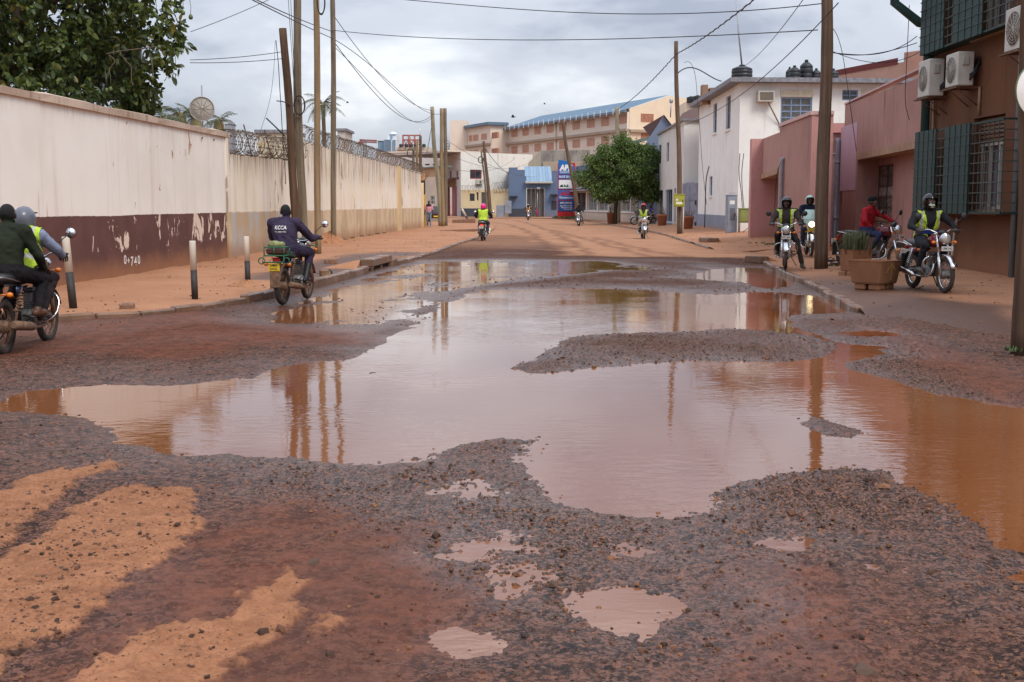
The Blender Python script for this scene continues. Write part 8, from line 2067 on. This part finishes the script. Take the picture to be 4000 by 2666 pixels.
    if headgear in ('open', 'full', 'half'):
        m = MB(); n_, m_ = 28, 18; rx_, ry_, rz_ = .138, .122, .135; inn = MB()
        def pts(sc): return [[Vector((-.004 + rx_ * sc * math.cos(a) * math.cos(t), ry_ * sc * math.cos(a) * math.sin(t), .018 + rz_ * sc * math.sin(a) * (1.0 if a > 0 else 1.25))) for t in np.linspace(0, 2 * math.pi, n_ + 1)[:-1]] for a in np.linspace(-.95, math.pi / 2, m_)]
        def win(c):
            x, y, z = c.x, c.y, c.z - .018
            if headgear == 'half': return z < -.02 + (.05 if x > 0 else 0)
            if headgear == 'open': return x > .045 and z < .055
            return x > .055 and -.078 < z < .055
        for tgt, sc in ((m, 1.0), (inn, .93)):
            G_ = pts(sc); vs = [Mh @ q for r in G_ for q in r]; fs = []
            for i in range(m_ - 1):
                for j in range(n_):
                    j2 = (j + 1) % n_; c = (G_[i][j] + G_[i][j2] + G_[i + 1][j] + G_[i + 1][j2]) / 4
                    if not win(c / sc): fs.append((i * n_ + j, i * n_ + j2, (i + 1) * n_ + j2, (i + 1) * n_ + j))
            tgt.add(vs, fs, 0, True)
        hm = m.build('helmet', plain('helmet_%.3f_%.3f_%.3f' % tuple(hg_col), hg_col, .2, var=.06, scale=4), root); inn.build('lining', DKPL, hm)
        if headgear == 'open' or visor: v_ = MB(); v_.loft([oval((.115, 0, .085), .105, .006, 14, 2, (0, 1, 0), (0, 0, 1)), oval((.165, 0, .075), .085, .005, 14, 2, (0, 1, 0), (0, 0, 1))]); v_.v = [tuple(Mh @ Vector(q)) for q in v_.v]; v_.build('peak', DKPL, hm)
    if headgear == 'beanie':
        m = MB(); prof = [(.104, .02), (.106, .05), (.098, .085), (.072, .118), (.03, .134), (.003, .137)]; m.lathe(prof, 20); m.v = [tuple(Mh @ Vector((x * 1.06 - .012, y * .9, z))) for x, y, z in m.v]; m.build('beanie', cloth('beanie_%d' % seed, hg_col), root)
    if headgear == 'wrap':
        m = MB(); m.ell((-.02, 0, .06), (.115, .10, .085), 16, 10, 0, Mh); m.build('head_wrap', cloth('wrap_%d' % seed, hg_col), root)
    if skirt:
        m = MB(); rings = []; wz = J['pelvis'].z + .10
        for z, a, b in ((wz, .16, .13), (wz - .12, .20, .16), (wz - .35, .21, .18), (wz - .62, .23, .20), (wz - .72, .24, .21)): rings.append([Vector((b * math.cos(t) * (1 + .05 * math.sin(6 * t)) + .02, a * math.sin(t) * (1 + .05 * math.cos(7 * t)), z)) for t in np.linspace(0, 6.283, 25)[:-1]])
        m.loft(rings, cap=False); m.build('skirt', cloth('skirt_%d' % seed, skirt), root)
    if text:                       # print on the back, laid onto the cloth
        from mathutils.bvhtree import BVHTree
        tree = BVHTree.FromPolygons([Vector(c) for c in co], Fl)
        for s, zc, h, w, mt in text:
            t_ = text_mesh(s, 1.0, 'LEFT', .02); tc_ = np.array([v.co[:] for v in t_.vertices]); x0, x1, y0, y1 = tc_[:, 0].min(), tc_[:, 0].max(), tc_[:, 1].min(), tc_[:, 1].max()
            for v, c in zip(t_.vertices, tc_):
                y = J['chest'].y + .02 - ((c[0] - (x0 + x1) / 2) / (x1 - x0) * w); z = zc + (c[1] - (y0 + y1) / 2) / (y1 - y0) * h
                hit = tree.ray_cast(Vector((-1.0, y, z)), Vector((1, 0, 0))); xh = hit[0].x if hit[0] is not None else -.2
                v.co = (xh - .008, y, z)
            t_.materials.clear(); t_.materials.append(mt); t_.update(); link_mesh('back_print', t_, root)
    return root
def on(px, py, z): p = G(px, py, z); return p
def head_to(p_rear, p_front):
    d = Vector(p_front) - Vector(p_rear); return math.atan2(d.y, d.x)
def mid(p_rear, p_front, z): 
    a = math.atan2(p_front.y - p_rear.y, p_front.x - p_rear.x); return (p_rear.x + .62 * math.cos(a), p_rear.y + .62 * math.sin(a), z), a
LIME = (.44, .62, .05)
# 1: two-up motorcycle cut by the left edge
pos, a = mid(G(50, 1384, .0), G(196, 1340, .0), .012)
a = math.radians(91)
pos = (-5.39, 12.98, .012)
make_bike('muddy motorcycle carrying two people at the left edge', pos, a, tank=(.02, .03, .08), plate=('yellow', 'UFX 248Z'), mud=True, crash=True)
make_person('rider in lime vest and grey helmet steering the two-up motorcycle', pos, a, dict(pelvis=(-.05, 0, .90), chest=(.03, 0, 1.20), top=(.05, 0, 1.37), head=(.11, 0, 1.53), shL=(.03, .19, 1.34), shR=(.03, -.19, 1.34), elL=(.16, .33, 1.16), elR=(.16, -.33, 1.16), haL=(.29, .34, 1.065), haR=(.29, -.34, 1.065), hiL=(-.03, .1, .885), hiR=(-.03, -.1, .885), knL=(.33, .2, .80), knR=(.33, -.2, .80)), top=(.20, .23, .33), trousers=(.022, .016, .018), shoe=(.03, .015, .012), voxel=.013, headgear='open', hg_col=(.12, .13, .16), vest=(LIME, 'plainb'), bulk=1.08, seed=1, hair=False, zk=.89)
make_person('passenger in dark green jacket on the two-up motorcycle', pos, a, dict(pelvis=(-.46, 0, .93), chest=(-.42, 0, 1.26), top=(-.39, 0, 1.43), head=(-.34, 0, 1.60), shL=(-.42, .2, 1.40), shR=(-.42, -.2, 1.40), elL=(-.36, .32, 1.13), elR=(-.34, -.30, 1.12), haL=(-.10, .25, .96), haR=(-.07, -.27, .93), hiL=(-.44, .1, .91), hiR=(-.44, -.1, .91), knL=(-.06, .24, .82), knR=(-.06, -.24, .82), anL=(-.24, .235, .46), anR=(-.24, -.235, .46), toL=(-.08, .25, .415), toR=(-.08, -.25, .415)), top=(.018, .024, .014), trousers=(.012, .011, .013), shoe=(.10, .04, .022), voxel=.013, grip=(False, False), collar=(.45, .27, .18), bulk=1.1, seed=2, zk=.89)
# 2: overalls rider
pos, a = mid(G(1105, 1195, 0), G(1207, 1169, 0), .010)
make_bike('muddy motorcycle with green carrier ridden through puddle edge', pos, a, tank=(.02, .03, .04), plate=('yellow', 'UMA 042L'), mud=True, crash=False, rack=True)
make_person('rider in dark purple overalls and gumboots with back lettering', pos, a, dict(elL=(-.02, .36, 1.06), elR=(.03, -.30, 1.04), pelvis=(-.30, .04, .88), chest=(-.25, .07, 1.15), top=(-.19, .08, 1.32), head=(-.15, .08, 1.475), shL=(-.21, .29, 1.29), shR=(-.21, -.12, 1.29), hiL=(-.27, .13, .87), hiR=(-.27, -.07, .87)), top=(.040, .030, .060), trousers=(.032, .026, .055), shoe=(.010, .010, .013), voxel=.012, boots=True, bulk=1.16, collar=(.10, .13, .25), text=[('KCCA', 1.225, .062, .20, WHITE), ('For a better City', 1.155, .030, .19, WHITE)], seed=3, zk=1)
bd = MB(); bd.ell((-.84, .03, .97), (.10, .12, .06), 14, 10); bd.ell((-.80, -.06, .965), (.07, .06, .05), 10, 8); o = bd.build('sack_bundle', plain('green_sacking', (.22, .24, .10), .85, var=.45, scale=18, bump=.5)); o.matrix_world = Matrix.Translation(pos) @ Matrix.Rotation(a, 4, 'Z'); tag(o, 'small pale green bundle tied on the green carrier', 'bundle')
bd = MB(); bd.bbox((-.96, -.14, .82), (-.74, .14, .91), .02); o = bd.build('carrier_crate', plain('dark_red_crate', (.07, .02, .015), .6)); o.matrix_world = Matrix.Translation(pos) @ Matrix.Rotation(a, 4, 'Z'); tag(o, 'dark red box inside the green carrier', 'box')
# 3: pink helmet
pos, a = mid(G(1884, 945, 0), G(1902, 938, 0), .012); a = math.radians(86)
make_bike('motorcycle with red tail light ridden by pink helmet rider', pos, a, tank=(.03, .03, .035), plate=('white', 'UEA 318K'), detail=False, tail=True)
make_person('rider in bright pink helmet and lime vest heading away', pos, a, dict(elL=(.0, .36, 1.14), elR=(.0, -.36, 1.14)), top=(.016, .018, .022), trousers=(.035, .05, .085), voxel=.02, headgear='full', hg_col=(.80, .02, .22), vest=(LIME, 'plainv'), bulk=1.15, seed=4, hair=False)
# 4: red helmet oncoming
fr = G(2516, 938, 0); a = math.radians(268); pos = (fr.x - .64 * math.cos(a), fr.y - .64 * math.sin(a), .012)
make_bike('oncoming motorcycle with red mudguard near the right kerb', pos, a, tank=(.20, .015, .02), plate=('white', 'UEB 710C'), detail=False)
make_person('oncoming rider in red helmet and lime vest', pos, a, None, top=(.045, .035, .03), trousers=(.26, .24, .22), voxel=.02, headgear='open', hg_col=(.55, .025, .02), vest=(LIME, 'neck'), bulk=1.1, seed=5, hair=False)
# 5: dark oncoming rider before the sign
fr = G(2258, 886, 0); a = math.radians(262); pos = (fr.x - .64 * math.cos(a), fr.y - .64 * math.sin(a), .012)
make_bike('oncoming motorcycle in front of the pylon sign', pos, a, tank=(.02, .03, .05), plate=('white', 'UDZ 905P'), detail=False)
make_person('rider in dark clothes before the pylon sign with foot out', pos, a, dict(anL=(.05, .32, .25), toL=(.2, .35, .2), knL=(.25, .26, .65)), top=(.02, .02, .024), trousers=(.10, .12, .13), voxel=.024, headgear='open', hg_col=(.03, .025, .03), seed=6, hair=False)
# 6: orange vest far oncoming
fr = G(2064, 863, 0); a = math.radians(272); pos = (fr.x - .64 * math.cos(a), fr.y - .64 * math.sin(a), .012)
make_bike('distant motorcycle approaching from the far bend', pos, a, tank=(.05, .05, .06), plate=('white', 'UFA 116M'), detail=False)
make_person('distant rider in orange vest and silver helmet', pos, a, None, top=(.03, .03, .03), trousers=(.02, .02, .025), voxel=.026, headgear='open', hg_col=(.45, .45, .45), vest=((.75, .28, .02), 'neck'), seed=7, hair=False)
# 7: grey shirt rider waiting by the thick pole
fr = G(3068, 1055, .13); rr_ = G(3106, 1036, .13); a = math.radians(258); pos = (fr.x - .64 * math.cos(a), fr.y - .64 * math.sin(a), .13)
make_bike('motorcycle waiting at the right kerb left of thick pole', pos, a, tank=(.10, .012, .015), plate=('white', 'UEV 263D'))
make_person('rider in dark shirt and open lime vest with foot down', pos, a, dict(knL=(.24, .24, .66), anL=(.26, .38, .10), toL=(.41, .42, .04), top=(-.10, 0, 1.385), chest=(-.13, 0, 1.21), head=(-.07, 0, 1.555), pelvis=(-.2, 0, .9), shL=(-.11, .2, 1.35), shR=(-.11, -.2, 1.35)), top=(.042, .032, .030), trousers=(.032, .028, .028), shoe=(.05, .04, .03), voxel=.014, headgear='open', hg_col=(.045, .05, .055), vest=(LIME, 'narrow'), bulk=1.08, eyes=True, seed=8, hair=False)
# 8: lit headlamp behind the pole
a = math.radians(262); fr = G(3168, 1004, .16); pos = (fr.x - .64 * math.cos(a), fr.y - .64 * math.sin(a), .16)
make_bike('mint faired motorcycle with lit headlamp behind thick pole', pos, a, tank=(.30, .45, .40), plate=('yellow', 'UEQ 580J'), lit=True, screen=True, crash=False)
make_person('rider in mint helmet and navy jacket behind thick pole', pos, a, dict(pelvis=(-.2, 0, .94), chest=(-.12, 0, 1.25), top=(-.09, 0, 1.43), head=(-.05, 0, 1.61), shL=(-.1, .2, 1.40), shR=(-.1, -.2, 1.40)), top=(.012, .016, .035), trousers=(.05, .06, .10), voxel=.016, headgear='open', hg_col=(.40, .58, .52), seed=9, hair=False, bulk=1.1)
# 9: red hoodie
pr, pf = Vector((7.62, 26.75, 0)), Vector((8.50, 25.85, 0)); pos, a = mid(pr, pf, .155)
make_bike('parked motorcycle turned across pavement behind the planters', pos, a, tank=(.13, .012, .018), plate=('white', 'UEK 394A'))
make_person('young man in red hoodie and black beanie on parked motorcycle', pos, a, dict(pelvis=(-.2, 0, .90), chest=(-.16, 0, 1.2), top=(-.11, 0, 1.38), head=(-.05, .0, 1.56), shL=(-.13, .18, 1.34), shR=(-.13, -.18, 1.34), elL=(.10, .33, 1.20), elR=(-.05, -.33, 1.12), haL=(.29, .35, 1.085), haR=(.06, -.22, .98)), top=(.33, .014, .022), trousers=(.028, .035, .085), shoe=(.012, .012, .014), voxel=.013, headgear='beanie', hg_col=(.010, .010, .012), gloves=(.018, .022, .04), boots=True, bulk=1.04, eyes=True, seed=10, grip=(True, False), head_yaw=-.15)
# 10: nearest right rider
fr = G(3690, 1147, .13); rr_ = G(3582, 1127, .13); a = math.radians(275); pos = (fr.x - .64 * math.cos(a), fr.y - .64 * math.sin(a), .135)
make_bike('red tank motorcycle with chrome crash bar nearest the brown wall', pos, a, tank=(.17, .012, .02), plate=('white', 'UEM 514Q'))
make_person('rider in black helmet, face mask and open lime vest', pos, a, dict(elL=(.06, .35, 1.17), elR=(.02, -.36, 1.13), top=(-.09, 0, 1.385), chest=(-.12, 0, 1.21), head=(-.05, 0, 1.56), pelvis=(-.2, 0, .9), shL=(-.11, .2, 1.35), shR=(-.11, -.2, 1.35)), top=(.018, .018, .022), trousers=(.022, .024, .032), shoe=(.10, .095, .09), voxel=.012, headgear='full', hg_col=(.012, .012, .014), vest=(LIME, 'open'), mask=(.42, .46, .36), bulk=1.1, eyes=True, seed=11, hair=False)
wb = MB(); wb.loft([oval((-.13, 0, .965), .20, .165, 18, 2.3, (0, 1, 0), (1, 0, 0)), oval((-.11, 0, 1.03), .195, .16, 18, 2.3, (0, 1, 0), (1, 0, 0))], cap=False); o = wb.build('waist_jacket', cloth('royal_blue_jacket', (.02, .035, .18))); o.matrix_world = Matrix.Translation(pos) @ Matrix.Rotation(a, 4, 'Z'); tag(o, 'blue jacket tied round waist of the nearest right rider', 'jacket')
# 11: parked motorcycle under the tree, people beside it
p = G(2512, 880, .12); make_bike('motorcycle parked side on under the street tree', (p.x, p.y, .12), math.radians(178), tank=(.04, .03, .03), plate=('white', 'UEC 627F'), detail=False, lean=.0)
p = AT(2545, 862, 88); make_person('person in purple top sitting behind the parked motorcycle', (p.x, 88, .12), math.radians(200), dict(pelvis=(-.1, 0, .75), chest=(0, 0, 1.05), top=(.03, 0, 1.22), head=(.08, 0, 1.40), shL=(.02, .19, 1.19), shR=(.02, -.19, 1.19), elL=(.1, .28, .95), elR=(.1, -.28, .95), haL=(.32, .2, .85), haR=(.32, -.2, .85), hiL=(-.08, .1, .74), hiR=(-.08, -.1, .74), knL=(.34, .15, .68), knR=(.34, -.15, .68), anL=(.3, .15, .2), anR=(.3, -.15, .2), toL=(.45, .17, .15), toR=(.45, -.17, .15)), top=(.07, .03, .16), trousers=(.02, .02, .025), voxel=.024, headgear='open', hg_col=(.02, .02, .022), seed=12, grip=(False, False))
st_ = MB(); st_.bbox((p.x - .25, 87.8, .1), (p.x + .3, 88.3, .73), .03); tag(st_.build('wooden_stool', TB_D), 'low dark seat behind the parked motorcycle', 'seat')
# pedestrians
p = G(1676, 888, .14); make_person('pedestrian in pink shirt with dark yoke and jeans walking', p, math.radians(268), None, STAND, top=(.62, .30, .36), trousers=(.17, .21, .26), shoe=(.20, .24, .30), voxel=.02, short_sleeve=True, yoke=(.03, .02, .025), grip=(False, False), seed=13)
p = G(2010, 850, .0); make_person('distant pedestrian in dark red shirt carrying a bag', p, math.radians(100), None, STAND, top=(.09, .015, .03), trousers=(.015, .015, .02), voxel=.026, grip=(False, False), seed=14)
bg = MB(); q = Vector((p.x - .27, p.y, .62)); bg.bbox((q.x - .06, q.y - .15, q.z - .2), (q.x + .06, q.y + .15, q.z + .15), .04); tag(bg.build('hand_bag', cloth('black_bag', (.015, .015, .018))), 'dark bag held by the distant dark red pedestrian', 'bag')
p = G(2098, 848, .12); make_person('woman in white top and magenta skirt by the far kerb', p, math.radians(300), dict(elL=(.15, .28, 1.22), haL=(.12, .16, 1.42)), STAND, top=(.60, .55, .55), trousers=(.05, .03, .02), voxel=.026, grip=(False, False), headgear='wrap', hg_col=(.30, .30, .32), skirt=(.48, .02, .20), seed=15, skin_low=True, short_sleeve=True)
# birds
def bird(px, py, Y, s, label, seed):
    p = AT(px, py, Y); r = root_at('bird', p, label, 'bird', 'birds in the sky'); m = MB(); m.ell(p, (.32 * s, .12 * s, .11 * s), 10, 8); m.ell(p + Vector((.32 * s, 0, .03 * s)), (.1 * s, .07 * s, .07 * s), 8, 6); m.add([p + Vector((-.28 * s, .04 * s, 0)), p + Vector((-.28 * s, -.04 * s, 0)), p + Vector((-.55 * s, -.08 * s, 0)), p + Vector((-.55 * s, .08 * s, 0))], [(0, 1, 2, 3)]); under(r, m.build('body', HAIR))
    for sg in (-1, 1): m = MB(); m.add([p + Vector((.15 * s, .08 * sg * s, .03 * s)), p + Vector((-.15 * s, .08 * sg * s, .03 * s)), p + Vector((-.2 * s, .45 * sg * s, .3 * s)), p + Vector((.1 * s, .45 * sg * s, .32 * s)), p + Vector((-.2 * s, .85 * sg * s, .22 * s))], [(0, 1, 2, 3), (3, 2, 4)]); under(r, m.build('wing', HAIR))
bird(2004, 458, 150, .8, 'large dark bird flying just above the warehouse roof', 1); bird(2127, 407, 160, .45, 'small pale bird above middle of the warehouse roof', 2); bird(1357, 402, 150, .5, 'tiny bird right of the tall palm', 5)
# dark car behind the far poles
cr = empty('parked_car', (AT(1707, 840, 106).x, 106, .05), math.radians(92), label='dark car parked behind the far three poles', cat='car'); CARP = plain('dark_plum_paint', (.03, .012, .022), .2, var=.05)
m = MB(); rings = []
for y, ins in ((-.84, .06), (-.78, 0), (.78, 0), (.84, .06)): rings.append([Vector((x, y, z)) for x, z in ((-2.1 + ins, .35), (-2.12 + ins, .75), (-1.95, .92), (1.0, .95), (1.9 - ins, .80), (2.1 - ins, .6), (2.1 - ins, .35))])
m.loft(rings, smooth=False); m.build('body', CARP, cr); m = MB(); rings = []
for y, ins in ((-.72, 0), (-.62, .06), (.62, .06), (.72, 0)): rings.append([Vector((x, y * (1 - .12 * (z > 1.2)), z)) for x, z in ((-1.75, .93), (-1.2, 1.38 + ins * .3), (.2, 1.40 + ins * .3), (.95, .94))])
m.loft(rings, smooth=False); m.build('cabin_glass', GLASS, cr)
for x in (-1.3, 1.3):
    for y in (-.78, .78): m = MB(); m.lathe([(.18, -.1), (.30, -.1), (.31, 0), (.30, .1), (.18, .1)], 20, (x, y, .30), (0, 1, 0)); w = m.build('wheel', TYRE, cr); m = MB(); m.lathe([(.02, -.09), (.18, -.09), (.18, .09), (.02, .09)], 16, (x, y, .30), (0, 1, 0)); m.build('rim', STEEL, w)
for s in (-1, 1): m = MB(); m.bbox((-2.135, .55 * s - .17, .62), (-2.08, .55 * s + .17, .76), .02); m.build('tail_light', REDD, cr); m = MB(); m.bbox((2.06, .55 * s - .15, .58), (2.12, .55 * s + .15, .70), .02); m.build('headlight', LENS, cr)
m = MB(); m.bbox((-2.14, -.25, .46), (-2.11, .25, .58), .01); m.build('number_plate', PLY, cr)
